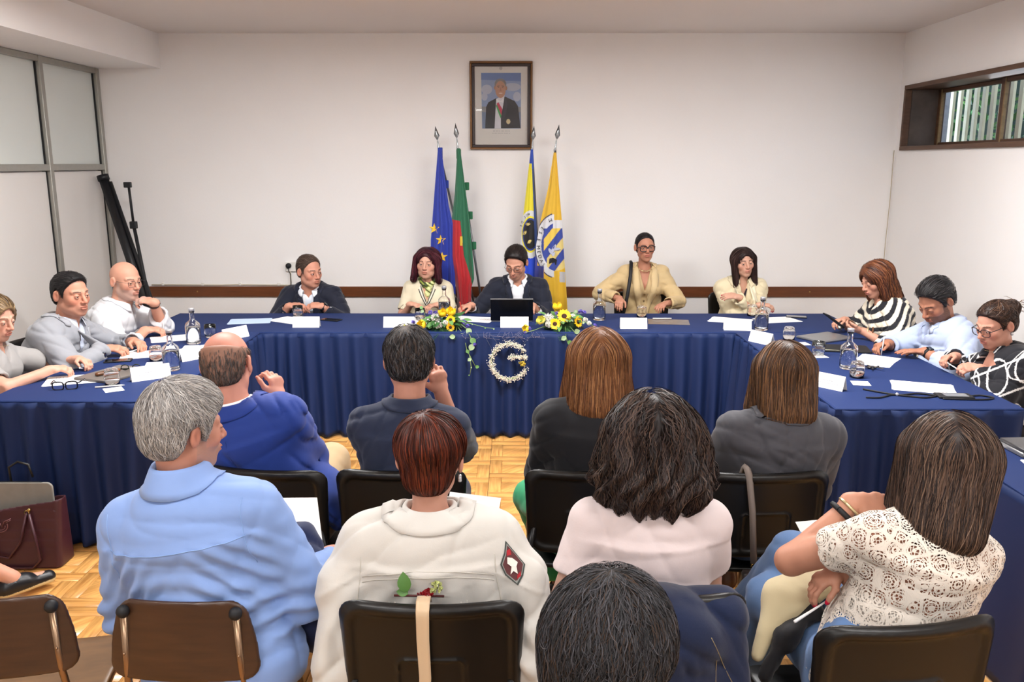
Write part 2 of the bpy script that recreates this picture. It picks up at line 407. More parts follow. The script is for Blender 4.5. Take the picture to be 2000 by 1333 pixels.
# ------------------------------------------------------------------ table-top things
M_GLASS = mat('clear_glass', 'ffffff', .0, trans=1, ior=1.45)
M_WATER = mat('water', 'f4faff', .0, trans=1, ior=1.33)
M_SILV = mat('silver_cap', 'c8c9cc', .3, .6)
M_PAPER = mat('white_paper', 'f1f0ef', .7)
M_PAPERB = mat('pale_blue_paper', 'bcd2ee', .7)
M_CARD = mat('white_card', 'f0eeeb', .55)
M_INK = mat('printed_ink', '55565c', .7)
TZ = .7505
def bottle(x, y, label, s=1.0, full=.11):
    b_ = thing('water_bottle', label, 'bottle', (x, y, TZ), group=None)
    m = MB(); m.lathe([(0, 0), (.040, 0), (.045, .004), (.046, .02), (.0475, .115), (.044, .132), (.03, .146), (.0165, .156), (.0145, .17), (.0145, .205), (.0175, .206), (.0175, .212), (.0125, .212), (.0118, .17), (.014, .155), (.028, .142), (.041, .128), (.0445, .112), (.0432, .02), (.04, .012), (0, .012)], seg=28)
    m.build('glass_body', M_GLASS, b_)
    m = MB(); m.lathe([(0, .0125), (.039, .0125), (.0428, .02), (.0436, full), (0, full)], seg=28); m.build('water', M_WATER, b_)
    m = MB(); m.lathe([(0, .198), (.011, .198), (.0115, .213), (.018, .2135), (.0185, .23), (.017, .233), (0, .233)], seg=20); m.build('stopper', M_SILV, b_)
    b_.scale = (s, s, s); return b_
bottle(-2.071, 5.331, 'full water bottle on the left wing, next to the man in the white shirt')
bottle(-1.93, 4.62, 'full water bottle on the left wing, nearer the photographer')
bottle(-.534, 6.338, 'water bottle half hidden behind the left flower arrangement')
bottle(.629, 6.18, 'water bottle at the right end of the right flower arrangement')
bottle(1.724, 5.80, 'full water bottle in front of the woman in the cream jacket')
bottle(1.89, 4.663, 'full water bottle on the right wing beside an upturned glass')
def glass(x, y, label, inv=False, water=0, coaster=True):
    g = thing('water_glass', label, 'glass', (x, y, TZ+(.003 if coaster and inv else 0)))
    prof = [(0, 0), (.026, 0), (.032, .004), (.038, .03), (.0395, .055), (.037, .088), (.0355, .088), (.0377, .055), (.036, .03), (.030, .012), (0, .010)]
    if inv: prof = [(r, .088-z) for r, z in prof]
    m = MB(); m.lathe(prof, seg=24); m.build('glass_body', M_GLASS, g)
    if water: m = MB(); m.lathe([(0, .0105), (.0297, .0125), (.0357, .03), (.0369, water), (0, water)], seg=24); m.build('water', M_WATER, g)
def coaster(x, y, label, r=0, s=.045):
    o = MB().box(-s, s, -s, s, 0, .0022, .0006).build('paper_coaster', M_PAPER, None, (x, y, TZ), r); tag(o, label, 'coaster')
glass(-2.032, 5.527, 'upright empty glass on the left wing behind the far bottle', coaster=False)
glass(-2.109, 4.84, 'upturned glass on the left wing between the two bottles', True)
glass(-2.109, 4.285, 'upturned glass in front of the notebook on the left wing', True)
glass(-1.639, 6.294, 'glass half full of water in front of the man in navy suit', False, .045, coaster=False)
glass(-.70, 6.17, 'glass in front of the woman with the green scarf', False, .03, coaster=False)
glass(.10, 6.20, 'dark-looking glass of water in front of the laptop', False, .04, coaster=False)
glass(.961, 6.294, 'upturned glass in front of the woman in the beige blazer', True)
glass(1.811, 6.473-.12, 'upturned glass in front of the woman in the cream jacket', True)
glass(1.803, 5.444, 'upturned glass on a coaster at the far end of the right wing', True)
glass(1.836, 4.99, 'glass half full of water on the right wing', False, .04, coaster=True)
glass(1.86, 4.46, 'upturned glass beside the bottle on the right wing', True)
coaster(-2.06, 4.19, 'white square coaster on the left wing in front of the upturned glass', .6)
coaster(-2.09, 4.76, 'white square coaster beside the near bottle on the left wing', .3)
coaster(-2.05, 5.22, 'white square coaster in front of the far bottle on the left wing', .2)
coaster(1.85, 5.33, 'white square coaster below the upturned glass at the far end of the right wing', .1)
coaster(1.836, 4.97, 'white coaster under the half full glass on the right wing', .1, .043)
coaster(1.83, 4.33, 'white square coaster lying alone near the right name card', -.2)
def card(x, y, rz, label, w=.20, h=.075):
    c_ = thing('name_card', label, 'name card', (x, y, TZ), rz)
    m = MB(); d = .05
    m.poly([(-w/2, -d/2, 0), (w/2, -d/2, 0), (w/2, 0, h), (-w/2, 0, h)], (0, .0012, .0))
    m.poly([(-w/2, d/2, 0), (w/2, d/2, 0), (w/2, 0.0012, h), (-w/2, 0.0012, h)], (0, -.0012, 0))
    m.build('folded_card', M_CARD, c_)
    m = MB(); r = random.Random(int(x*100))
    nv = Vector((0, -h, d/2)).normalized()*.0006   # print lies on the sloping face
    for (v, wd, th) in ((.55, .3, .004), (.38, .62, .003)):
        x0 = -w*wd/2
        while x0 < w*wd/2:
            l = r.uniform(.004, .012)
            pts = [Vector((x0, -d/2+d/2*q, h*q)) + nv for q in (v, v)]
            a, b_ = v-th/h/2, v+th/h/2
            m.poly([(x0, -d/2+d/2*a-.0008, h*a), (x0+l, -d/2+d/2*a-.0008, h*a), (x0+l, -d/2+d/2*b_-.0008, h*b_), (x0, -d/2+d/2*b_-.0008, h*b_)])
            x0 += l+.0035
    m.build('printed_lines', mat('faint_print', 'b4b4b8', .7), c_)
card(-1.479, 5.90, .02, 'white name card in front of the man in the navy suit', .19)
card(-.82, 5.90, 0, 'white name card left of the left flower arrangement', .22)
card(.0, 5.90, 0, 'white name card between the two flower arrangements', .2)
card(.839, 5.86, -.02, 'white name card in front of the woman in the beige blazer', .19)
card(1.556, 5.80, -.12, 'white name card in front of the woman in the cream jacket', .19)
card(-1.965, 4.42, .62, 'white name card nearest the photographer on the left wing', .2)
card(-1.90, 4.90, .9, 'white name card beside the near bottle on the left wing', .2)
card(-1.86, 5.50, 1.0, 'white name card at the far end of the left wing', .2)
card(1.60, 5.36, -1.0, 'white name card at the far end of the right wing', .18)
card(1.625, 4.25, -.85, 'white name card nearest the photographer on the right wing', .19)
def sheet(x, y, rz, label, w=.21, l=.297, M_=None, n=1, name='paper_sheet', lines=True):
    t = thing(name, label, 'paper', (x, y, TZ), rz)
    r = random.Random(int(x*77+y*31))
    for k in range(n):
        a = r.uniform(-.12, .12) if k else 0; z = .0006*k
        MB().box(-w/2, w/2, -l/2, l/2, z, z+.0004, M=Matrix.Rotation(a, 4, 'Z')).build('sheet', M_ or M_PAPER, t)
    if lines:
        m = MB(); z = .0006*n+.0002
        for i in range(14):
            yy = l/2-.03-i*.017
            m.poly([(-w/2+.02, yy, z), (-w/2+.02+r.uniform(.4, .8)*w, yy, z), (-w/2+.02+r.uniform(.4, .8)*w, yy+.0022, z), (-w/2+.02, yy+.0022, z)])
        m.build('printed_lines', mat('faint_print', 'b4b4b8', .7), t)
sheet(-2.36, 4.40, -1.2, 'white sheets under the hands of the woman in grey', n=2)
sheet(-2.24, 5.02, -1.2, 'white sheet in front of the man in the grey suit', n=2)
sheet(-2.26, 5.50, -1.1, 'white sheet in front of the man in the white shirt', n=2)
sheet(-1.95, 6.12, -1.35, 'pale blue sheets at the left end of the head table', M_=M_PAPERB, n=2, lines=False)
sheet(-1.66, 6.16, 1.0, 'white sheet in front of the man in the navy suit')
sheet(-.72, 6.12, .3, 'white sheet in front of the woman with the green scarf', n=2)
sheet(-.30, 6.20, 1.3, 'white sheets beside the laptop under the writing hand', n=3)
sheet(1.13, 6.10, 1.45, 'dark folder lying in front of the woman in the beige blazer', M_=mat('dark_photo_cover', '6e625e', .3, nz=(20, .5)), n=2, name='brochure', lines=False)
sheet(1.60, 6.16, 1.2, 'left white sheets in front of the woman in the cream jacket', n=3)
sheet(1.95, 6.18, 1.8, 'right white sheets in front of the woman in the cream jacket', n=3)
sheet(2.13, 4.86, -.6, 'white sheet being written on by the bearded man', n=2)
sheet(2.12, 4.25, 1.25, 'white sheets in front of the woman in the black patterned top', n=3)
M_DPH = mat('dark_phone_glass', '101114', .08); M_GREY = mat('grey_laptop_metal', '8b8b8d', .35, .6)
def phone(x, y, rz, label, z=TZ, on=False):
    t = thing('phone', label, 'phone', (x, y, z), rz)
    MB().box(-.037, .037, -.075, .075, 0, .008, .0035).build('body', M_BLACK, t)
    MB().box(-.034, .034, -.071, .071, .0078, .0085, .0003).build('screen', M_DPH if not on else mat('grey_phone_screen', '6d7075', .15), t)
phone(2.131, 6.294, 1.3, 'phone lying at the right end of the head table', on=True)
phone(-2.33, 4.83, -1.3, 'phone beside the sleeve of the man in the grey suit')
phone(-1.36, 6.16, 1.2, 'dark phone next to the name card of the man in navy')
t = thing('closed_laptop', 'thin grey laptop under the phone of the woman in stripes', 'laptop', (2.06, 5.5, TZ), .5)
MB().box(-.15, .15, -.11, .11, 0, .016, .006).build('body', M_GREY, t)
t = thing('black_folder', 'black notebook lying between the striped woman and the bearded man', 'notebook', (2.06, 5.17, TZ), -.2)
MB().box(-.15, .15, -.1, .1, 0, .01, .003).build('cover', M_BLACK, t)
o = MB().tube([(0, 0, 0), (.14, .0, 0)], .005, 8).build('pen', mat('cream_pen', 'd8d6b0', .4), None, (1.87, 5.13, TZ+.006), -.25); tag(o, 'cream pen lying across the right wing by the notebook', 'pen')
o = MB().tube([(0, 0, 0), (.125, 0, 0), (.14, 0, 0)], [.0045, .0045, .001], 8).build('pen', M_WPL, None, (-2.17, 4.22, TZ+.005), .35); tag(o, 'white pen lying beside the upturned glass on the left wing', 'pen')
o = MB().tube([(0, 0, 0), (.04, 0, 0)], .007, 8).build('short_pen', M_WPL, None, (.83, 6.17, TZ+.007), -.9); tag(o, 'short white pen lying left of the upturned glass on the head table', 'pen')
o = MB().tube([(0, 0, 0), (.14, 0, 0)], .005, 8).build('pen', M_WPL, None, (1.03, 6.20, TZ+.008), .0); tag(o, 'white pen lying on the dark brochure', 'pen')
# notebook with spectacles case on the left wing
t = thing('notebook', 'grey notebook with a tortoise pen case on the left wing', 'notebook', (-2.20, 4.50, TZ), -.35)
MB().box(-.12, .12, -.16, .16, 0, .014, .003).build('cover', mat('taupe_leather', '6b6560', .35, nz=(8, .2)), t)
MB().box(-.117, .117, -.157, .157, .002, .011).build('pages', M_PAPER, t)
o = thing('pen_case', 'long brown tortoise case lying on the notebook', 'case', (-2.22, 4.47, TZ+.0145), 1.0)
MB().box(-.07, .07, -.016, .016, 0, .02, .009).build('body', mat('tortoise_shell', '6e4426', .3, nz=(25, .6)), o)
o = thing('folded_glasses', 'small dark folded glasses lying on the notebook', 'glasses', (-2.13, 4.55, TZ+.0145), .2)
m = MB(); m.tube([(-.06, 0, .01), (.06, 0, .01)], .004, 6); m.tube([(.05, .012, .006), (-.04, .02, .006)], .003, 6)
for s in (-1, 1): m.tube([(s*.03+.02*math.cos(a), 0.002, .018+.014*math.sin(a)) for a in np.linspace(0, 2*PI, 13)], .0028, 6)
m.build('frame', mat('green_black_acetate', '1c2621', .25), o)
M_ACE = mat('black_acetate', '0e1016', .25)
def specs(parent, M_, s=1.0, rr=(.025, .020), th=.0028, armlen=.13, lens=True, name='frame', Mx=None, roundness=1.0):
    m = MB()
    for sd in (-1, 1):
        pts = []
        for a in np.linspace(0, 2*PI, 25):
            ca, sa = math.cos(a), math.sin(a); p = .62
            x = rr[0]*math.copysign(abs(ca)**p, ca); z = rr[1]*math.copysign(abs(sa)**p, sa)
            pts.append((sd*.032+x, -abs(sd*.032+x)**2*2, z))
        m.tube(pts, th, 6, cap=False)
        m.tube([(sd*.058, -.006, rr[1]*.55), (sd*.066, -.012, rr[1]*.55), (sd*.071, -.05, rr[1]*.5), (sd*.073, -.10, rr[1]*.4), (sd*.072, -armlen, -.012)], th*.9, 6)
    m.tube([(-.009, 0, rr[1]*.35), (0, .002, rr[1]*.5), (.009, 0, rr[1]*.35)], th, 6)
    o = m.build(name, M_, parent)
    if Mx is not None: o.matrix_local = Mx
    o.scale = (s, s, s) if Mx is None else o.scale
    return o
t = thing('reading_glasses', 'black thick-rimmed glasses standing open at the near edge of the left wing', 'glasses', (-2.31, 4.19, TZ+.021), PI+.25)
specs(t, M_ACE, th=.0035, rr=(.027, .021))
# keys
t = thing('key_bunch', 'small bunch of keys by the bottle on the right wing', 'keys', (2.03, 4.66, TZ+.003), .4)
M_KEY = mat('key_steel', '77746c', .35, .9)
for k in range(6):
    a = k*.9+.3
    m = MB(); m.lathe([(0, 0), (.012, 0), (.012, .003), (0, .003)], seg=10, c=(.02*math.cos(a), .02*math.sin(a), .002*k)); m.box(.03, .07, -.004, .004, 0, .003, M=Matrix.Translation((0, 0, .002*k)) @ Matrix.Rotation(a, 4, 'Z'))
    m.build('key', M_KEY if k % 2 else M_BLACK, t)
# lanyard and its phone
t = thing('lanyard_phone', 'black phone with a long black neck cord spread over the right wing', 'phone', (2.19, 4.07, TZ), 0)
MB().box(-.085, .085, -.042, .042, 0, .011, .004, M=Matrix.Rotation(-.08, 4, 'Z')).build('body', M_BLACK, t)
MB().box(-.05, .062, -.03, .03, .0106, .0116, M=Matrix.Rotation(-.08, 4, 'Z')).build('screen', mat('grey_phone_screen', '6d7075', .15), t)
m = MB()
def cord(pts, r=.0042):
    P = [Vector((p[0], p[1], .005)) for p in pts]; out = []
    for i in range(len(P)-1):
        a, b_, c_, d = P[max(i-1, 0)], P[i], P[i+1], P[min(i+2, len(P)-1)]
        for k in range(6):
            u = k/6; out.append(.5*((2*b_)+(-a+c_)*u+(2*a-5*b_+4*c_-d)*u*u+(-a+3*b_-3*c_+d)*u**3))
    out.append(P[-1]); m.tube(out, r, 6)
cord([(-.085, 0), (-.16, -.03), (-.24, .0), (-.3, .02), (-.38, -.03), (-.45, -.03)]); cord([(-.085, .01), (-.16, .045), (-.24, .02), (-.29, .03), (-.36, .09), (-.40, .13)])
cord([(.08, 0), (.14, .01), (.18, -.03), (.12, -.065), (.0, -.06), (-.08, -.05)])
m.build('neck_cord', M_BLACK, t)
m = MB(); m.ball((-.275, .02, .007), .009); m.build('cord_lock', M_SILV, t)

# laptop at the head table, its dark back towards the room
t = thing('open_laptop', 'open black laptop with its lid towards the audience, centre of the head table', 'laptop', (-.02, 6.10, TZ), 0)
MB().box(-.15, .15, .0, .21, 0, .014, .003).build('keyboard_base', M_GREY, t)
MB().box(-.155, .155, -.006, .003, 0, .165, .003, M=Matrix.Translation((0, 0, .012)) @ Matrix.Rotation(.2, 4, 'X')).build('lid', mat('black_lid', '08090c', .25), t)
MB().box(-.155, .155, -.0065, .0035, .163, .169, .001, M=Matrix.Translation((0, 0, .012)) @ Matrix.Rotation(.2, 4, 'X')).build('lid_edge', M_GREY, t)
# near right table: laptop, papers
t = thing('closed_laptop', 'closed silver laptop at the far end of the near side table', 'laptop', (2.16, 3.24, TZ), .05)
MB().box(-.16, .16, -.06, .12, 0, .02, .005).build('body', M_GREY, t); MB().box(-.155, .155, -.055, .1, .0201, .034, .004).build('top_case', mat('dark_laptop_lid', '39383a', .3), t)
sheet(2.04, 3.34, 1.5, 'white sheet behind the silver laptop at the right edge', w=.08, lines=False)
sheet(2.11, 3.02, 1.4, 'white sheets in front of the silver laptop at the right edge', n=4)
sheet(2.02, 2.72, 1.0, 'white sheets nearest the photographer on the near side table', n=5)
o = MB().box(-.12, .12, -.006, .006, 0, .008).build('ruler', M_BLACK, None, (2.1, 2.86, TZ), .05); tag(o, 'thin black binder spine lying between the papers at the right edge', 'binder')

# ------------------------------------------------------------------ flowers
M_PETY = mat('yellow_petal', rough=.5, attr=True); M_LEAF = mat('leaf', rough=.45, attr=True, bump=(90, .2))
def frame_from(n, up=Vector((0, 0, 1))):
    n = n.normalized(); a = up.cross(n)
    if a.length < .01: a = Vector((1, 0, 0))
    a.normalize(); b_ = n.cross(a); return Matrix((a, b_, n)).transposed().to_4x4()
def petal_disc(n, r, w, c0, c1, lift=.2, rings=2, r0=.3, seed=0):
    R = random.Random(seed); V = []; F = []; col = []
    for k in range(n*rings):
        a = 2*PI*k/n+(k//n)*PI/n+R.uniform(-.08, .08); rr = r*(1-.12*(k//n))*R.uniform(.9, 1.05); lf = lift*(1+(k//n)*.8)+R.uniform(-.1, .1)
        ca, sa = math.cos(a), math.sin(a); b0 = len(V)
        for (t, ww) in ((r0, .5), (.55, 1), (.8, .85), (1.0, .08)):
            for s in (-1, 0, 1):
                x, y = rr*t, s*w*ww; z = lf*rr*(t-r0)*(1 if t < .9 else .8)-(0 if s else -.0)*.2*w+(abs(s)*w*.25)
                V.append((x*ca-y*sa, x*sa+y*ca, z)); tt = t*R.uniform(.85, 1.1); col.append([c0[i]*(1-t)+c1[i]*t for i in range(3)])
        for i in range(3):
            for j in range(2): q = b0+i*3+j; F.append((q, q+1, q+4, q+3))
    return V, F, col
def sunflower(parent, p, n, r, seed=0):
    V, F, col = petal_disc(15, r, r*.17, lin('f0a010'), lin('ffd21c'), .15, 2, .3, seed)
    o = link('sunflower', npmesh('sunflower', V, F, np.array(col)), M_PETY, parent); o.matrix_local = Matrix.Translation(p) @ frame_from(Vector(n))
    m = MB(); m.lathe([(0, r*.16), (r*.2, r*.14), (r*.36, r*.06), (r*.4, -.002), (0, -.004)], seg=14); m.build('seed_disc', mat('brown_seed_disc', '3b2314', .8, nz=(120, .6), bump=(200, .8, .004)), o)
def bloom(parent, p, n, r, c0, c1, name='tulip', np_=4, seed=0, cup=1.0):
    V = []; F = []; col = []; R = random.Random(seed)
    for ring in range(3):
        for k in range(np_+ring):
            a = 2*PI*k/(np_+ring)+ring*.6+R.uniform(-.1, .1); ca, sa = math.cos(a), math.sin(a); b0 = len(V); q = r*(1-.27*ring)
            for i in range(5):
                t = i/4; rad = q*(.25+.75*math.sin(min(t*1.25, 1)*PI/2))*(1-.25*max(0, t-.6)*cup); h = q*1.5*t*cup
                for s in (-1, 0, 1):
                    w_ = q*.75*math.sin((.15+.75*t)*PI)*s; x = rad-abs(s)*.25*q; y = w_
                    V.append((x*ca-y*sa, x*sa+y*ca, h)); col.append([c0[j]*(1-t)+c1[j]*t for j in range(3)])
            for i in range(4):
                for j in range(2): z = b0+i*3+j; F.append((z, z+1, z+4, z+3))
    o = link(name, npmesh(name, V, F, np.array(col)), M_PETY, parent); o.matrix_local = Matrix.Translation(p) @ frame_from(Vector(n)); return o
def cluster(parent, p, r, nb, rb, c, name, sc=(1, 1, .8), seed=0):
    R = random.Random(seed); V = []; F = []; col = []
    for k in range(nb):
        d = Vector((R.gauss(0, 1), R.gauss(0, 1), R.gauss(0, 1))).normalized()*r*R.uniform(.6, 1); q = Vector(p)+Vector((d.x*sc[0], d.y*sc[1], d.z*sc[2]))
        for _ in range(3):
            e = Vector((R.gauss(0, 1), R.gauss(0, 1), R.gauss(0, 1))).normalized(); f = e.orthogonal().normalized(); g = e.cross(f); b0 = len(V); s = rb*R.uniform(.7, 1.2)
            V += [tuple(q+f*s), tuple(q+g*s+e*s*.4), tuple(q-f*s), tuple(q-g*s+e*s*.4)]; F.append((b0, b0+1, b0+2, b0+3)); t = R.uniform(.75, 1.05); col += [[x*t for x in c]]*4
    return link(name, npmesh(name, V, F, np.array(col)), M_PETY, parent)
def leaf(parent, p, d, l, w_, c, bend=.3, name='leaf', nrm=(0, -.5, 1)):
    d = Vector(d).normalized(); n = Vector(nrm); s = d.cross(n).normalized(); n = s.cross(d); V = []; F = []
    for i in range(6):
        t = i/5; ww = w_*math.sin((.06+.94*t)*PI)**.8 if t < 1 else 0.0003
        for k in (-1, 0, 1): V.append(tuple(Vector(p)+d*l*t-n*bend*l*t*t+s*k*ww/2+n*abs(k)*ww*.15))
    for i in range(5):
        for j in range(2): q = i*3+j; F.append((q, q+1, q+4, q+3))
    return link(name, npmesh(name, V, F, np.tile(np.array(c), (len(V), 1))), M_LEAF, parent)
def fern(parent, p, d, l, w_, c, nrm=(0, -.6, 1), bend=.5):
    d = Vector(d).normalized(); n = Vector(nrm); s = d.cross(n).normalized(); n = s.cross(d); V = []; F = []
    for i in range(16):
        t = i/16; q = Vector(p)+d*l*t-n*bend*l*t*t; ww = w_*(1-t)**.7*.5+.004
        for k in (-1, 1):
            b0 = len(V); e = (s*k+d*.5).normalized(); h = d*l*.024
            V += [tuple(q-h*.5), tuple(q+e*ww*.6-h-n*ww*.1), tuple(q+e*ww-n*ww*.3), tuple(q+e*ww*.6+h-n*ww*.1), ]; F.append((b0, b0+1, b0+2, b0+3))
    return link('fern_leaf', npmesh('fern', V, F, np.tile(np.array(c), (len(V), 1))), M_LEAF, parent)
def arrangement(name_label, cx, items, seed):
    R = random.Random(seed); T = thing('flower_arrangement', name_label, 'flowers', (cx, 5.84, TZ))
    g1, g2, g3, g4 = lin('2f5a2e'), lin('5d8a4c'), lin('8fa77f'), lin('a9b89a')
    m = MB(); m.box(-.12, .12, -.06, .06, 0, .05, .02); m.build('floral_foam', mat('floral_foam', '2f4a2c', .9, nz=(60, .5)), T)
    for k in range(60):
        a = R.uniform(0, 2*PI); rr = R.uniform(.02, .12); p = (rr*1.15*math.cos(a), rr*.6*math.sin(a), R.uniform(.03, .09))
        d = (math.cos(a)*1.1, math.sin(a)-.4, R.uniform(-.5, .8)); leaf(T, p, d, R.uniform(.04, .085), R.uniform(.022, .04), R.choice([g1, g1, g2, g2, g3]), R.uniform(.1, .6))
    for k in range(5):
        fern(T, (R.uniform(-.08, .08), -.05, .03), (R.uniform(-.8, .8), -1, -.15), R.uniform(.11, .15), .06, g2 if k % 2 else g1)
    for it in items:
        k, x, y, z = it[:4]; p = (x, y, z)
        if k == 'sun': sunflower(T, p, it[4], it[5], seed+len(T.children))
        if k == 'tulip': bloom(T, p, it[4], it[5], lin('f2c21a'), lin('ffe93c'), seed=seed+len(T.children))
        if k == 'rose': bloom(T, p, it[4], it[5], lin('dfe06a'), lin('f4ec7a'), 'rose', 5, seed, .7)
        if k == 'white': cluster(T, p, it[4], 150, .006, lin('f2f2ea'), 'white_blossoms', seed=seed+len(T.children))
        if k == 'purple': cluster(T, p, it[4], 34, .006, lin('7d6fce'), 'purple_blossoms', seed=seed+len(T.children))
        if k == 'stem':
            pts = it[4]; m = MB(); m.tube(pts, .0022, 5); m.build('stem', mat('green_stem', '7f9a5a', .6), T)
            for j, q in enumerate(pts[1:]):
                if it[5] > 0: leaf(T, q, (R.uniform(-1, 1), -.3, R.uniform(-1, .3)), it[5], it[5]*.85, g2 if j % 2 else g3, .1, nrm=(0, -1, .3))
    return T
UP = (0, -.6, 1)
arrangement('left arrangement of yellow flowers, purple sprays and trailing green stems', -.50, [
    ('tulip', -.125, -.06, .035, (-.6, -.7, .3), .036), ('tulip', .0, -.02, .09, (0, -.5, 1), .036), ('tulip', .05, -.03, .10, (.2, -.5, 1), .038), ('tulip', -.235, -.07, .01, (-1, -.5, .2), .03),
    ('sun', .055, -.07, .075, (0, -1, .3), .036), ('sun', .055, -.085, .025, (.1, -1, .1), .032), ('white', -.05, -.03, .085, .035), ('white', -.03, -.07, .04, .03), ('white', .115, -.02, .07, .025), ('white', .02, -.075, .055, .02),
    ('purple', -.09, 0, .115, .018), ('purple', -.055, -.01, .115, .018), ('purple', .145, -.04, .055, .018), ('purple', .17, -.06, .03, .014), ('purple', -.21, -.02, .05, .014), ('purple', .225, -.155, -.08, .01),
    ('stem', 0, 0, 0, [(-.12, .02, .06), (-.145, .03, .13), (-.15, .03, .155)], .028), ('stem', 0, 0, 0, [(.1, -.05, .06), (.17, -.11, .02), (.2, -.14, -.04), (.215, -.15, -.08)], .05),
    ('stem', 0, 0, 0, [(.1, -.06, .03), (.15, -.125, -.02), (.17, -.145, -.12), (.2, -.15, -.18), (.23, -.15, -.24)], .03), ('stem', 0, 0, 0, [(.08, -.02, .06), (.2, -.03, .04), (.3, -.04, .015), (.36, -.05, .01)], .012),
    ('stem', 0, 0, 0, [(.19, -.15, -.16), (.2, -.15, -.24), (.19, -.15, -.3)], .012), ('stem', 0, 0, 0, [(.1, -.06, .03), (.09, -.14, -.03)], .04)], 3)
arrangement('right arrangement of sunflowers, white blossoms and grey-green leaves', .325, [
    ('sun', .02, -.06, .10, (0, -1, .6), .052), ('sun', -.045, -.085, .05, (-.1, -1, .3), .043), ('sun', .115, -.06, .06, (.8, -.8, .3), .042), ('tulip', -.02, .0, .13, (-.2, -.2, 1), .036), ('rose', -.135, -.06, .06, (-.4, -.8, .8), .036),
    ('tulip', -.225, -.08, .015, (-.9, -.7, .2), .03), ('white', -.09, -.04, .085, .04), ('white', -.085, -.07, .045, .028), ('white', .08, -.02, .09, .022), ('white', .17, -.03, .07, .016), ('white', .195, -.05, .05, .015),
    ('purple', -.03, -.03, .115, .015), ('purple', -.015, -.05, .095, .012), ('purple', .14, .02, .12, .017), ('purple', .165, .02, .115, .014), ('purple', .235, -.03, .03, .014), ('purple', .25, -.04, .0, .01), ('purple', -.225, -.1, .02, .014), ('purple', -.25, -.13, .0, .008),
    ('stem', 0, 0, 0, [(.08, -.03, .05), (.16, -.05, .06), (.23, -.06, .03)], .02), ('stem', 0, 0, 0, [(-.12, -.07, .03), (-.19, -.11, .01), (-.25, -.14, 0)], .0), ('stem', 0, 0, 0, [(.06, -.07, .03), (.09, -.13, .0), (.11, -.15, -.06)], .045),
    ('stem', 0, 0, 0, [(.03, -.07, .03), (.03, -.14, -.03), (.04, -.15, -.07)], .04), ('stem', 0, 0, 0, [(.08, .0, .08), (.1, .02, .13)], .025)], 8)
# fine wire twigs along the table edge carrying the letter
T = thing('floral_letter', 'letter G made of small white blossoms hanging on the table skirt', 'floral letter', (-.035, 5.662, .554))
V = []; F = []; col = []; R = random.Random(5)
path = []
for k in range(60):
    a = math.radians(38+k*(318-0)/59*.93); path.append((.120*math.cos(a)*1.04, .125*math.sin(a)))
path += [(.12-.12*t, .028+.006*math.sin(t*3)) for t in np.linspace(0, 1, 14)]
ico = [(0, 0, 1), (1, 0, 0), (0, 1, 0), (-1, 0, 0), (0, -1, 0), (0, 0, -1)]; icf = [(0, 1, 2), (0, 2, 3), (0, 3, 4), (0, 4, 1), (5, 2, 1), (5, 3, 2), (5, 4, 3), (5, 1, 4)]
F3 = []
for k in range(1500):
    i = R.randrange(len(path)); x, z = path[i]; x += R.gauss(0, .0105); z += R.gauss(0, .0105); y = -abs(R.gauss(0, .011)); s = R.uniform(.0022, .0042); b0 = len(V)
    V += [(x+s*a, y+s*b_, z+s*c_) for a, b_, c_ in ico]; F3 += [(b0+a, b0+b_, b0+c_) for a, b_, c_ in icf]; t = R.uniform(.85, 1); cc = lin('f3efe2'); col += [[q*t for q in cc]]*6
o = link('small_blossoms', npmesh('blossoms', V, F3, np.array(col)), M_PETY, T); tag(o, kind='stuff')
m = MB(); m.tube([(x, .006, z) for x, z in path[:60]], .007, 6); m.tube([(x, .006, z) for x, z in path[60:]], .006, 6); m.build('wire_frame', mat('green_stem', '7f9a5a', .6), T)
cluster(T, (.088, -.02, -.01), .022, 40, .006, lin('d8c04a'), 'yellow_blossom', seed=2)
m = MB()
for (a, b_) in (((-.06, 0, .10), (-.13, .012, .19)), ((.07, 0, .10), (.16, .012, .19)), ((-.1, 0, .05), (-.17, .012, .18)), ((.0, 0, .12), (.1, .012, .19))): m.tube([a, b_], .0011, 4)
m.build('hanging_wire', mat('dark_wire', '4a4f5c', .6), T)
T2 = thing('dried_twig_garland', 'fine dried twigs lying along the table edge above the letter', 'twigs', (-.05, 5.70, .753))
m = MB()
for k in range(22):
    x = R.uniform(-.3, .3); p = [(x, -.0-R.uniform(0, .03), .006), (x+R.uniform(-.05, .05), -.02-R.uniform(0, .02), -.005-R.uniform(0, .03)), (x+R.uniform(-.08, .08), -.035, -.02-R.uniform(0, .04))]
    m.tube(p, .0006, 4); m.ball(p[2], .0028, 5, 4); m.ball(p[1], .0022, 5, 4)
o = m.build('twigs', mat('dusty_twig', '8a8290', .8), T2); tag(o, kind='stuff')

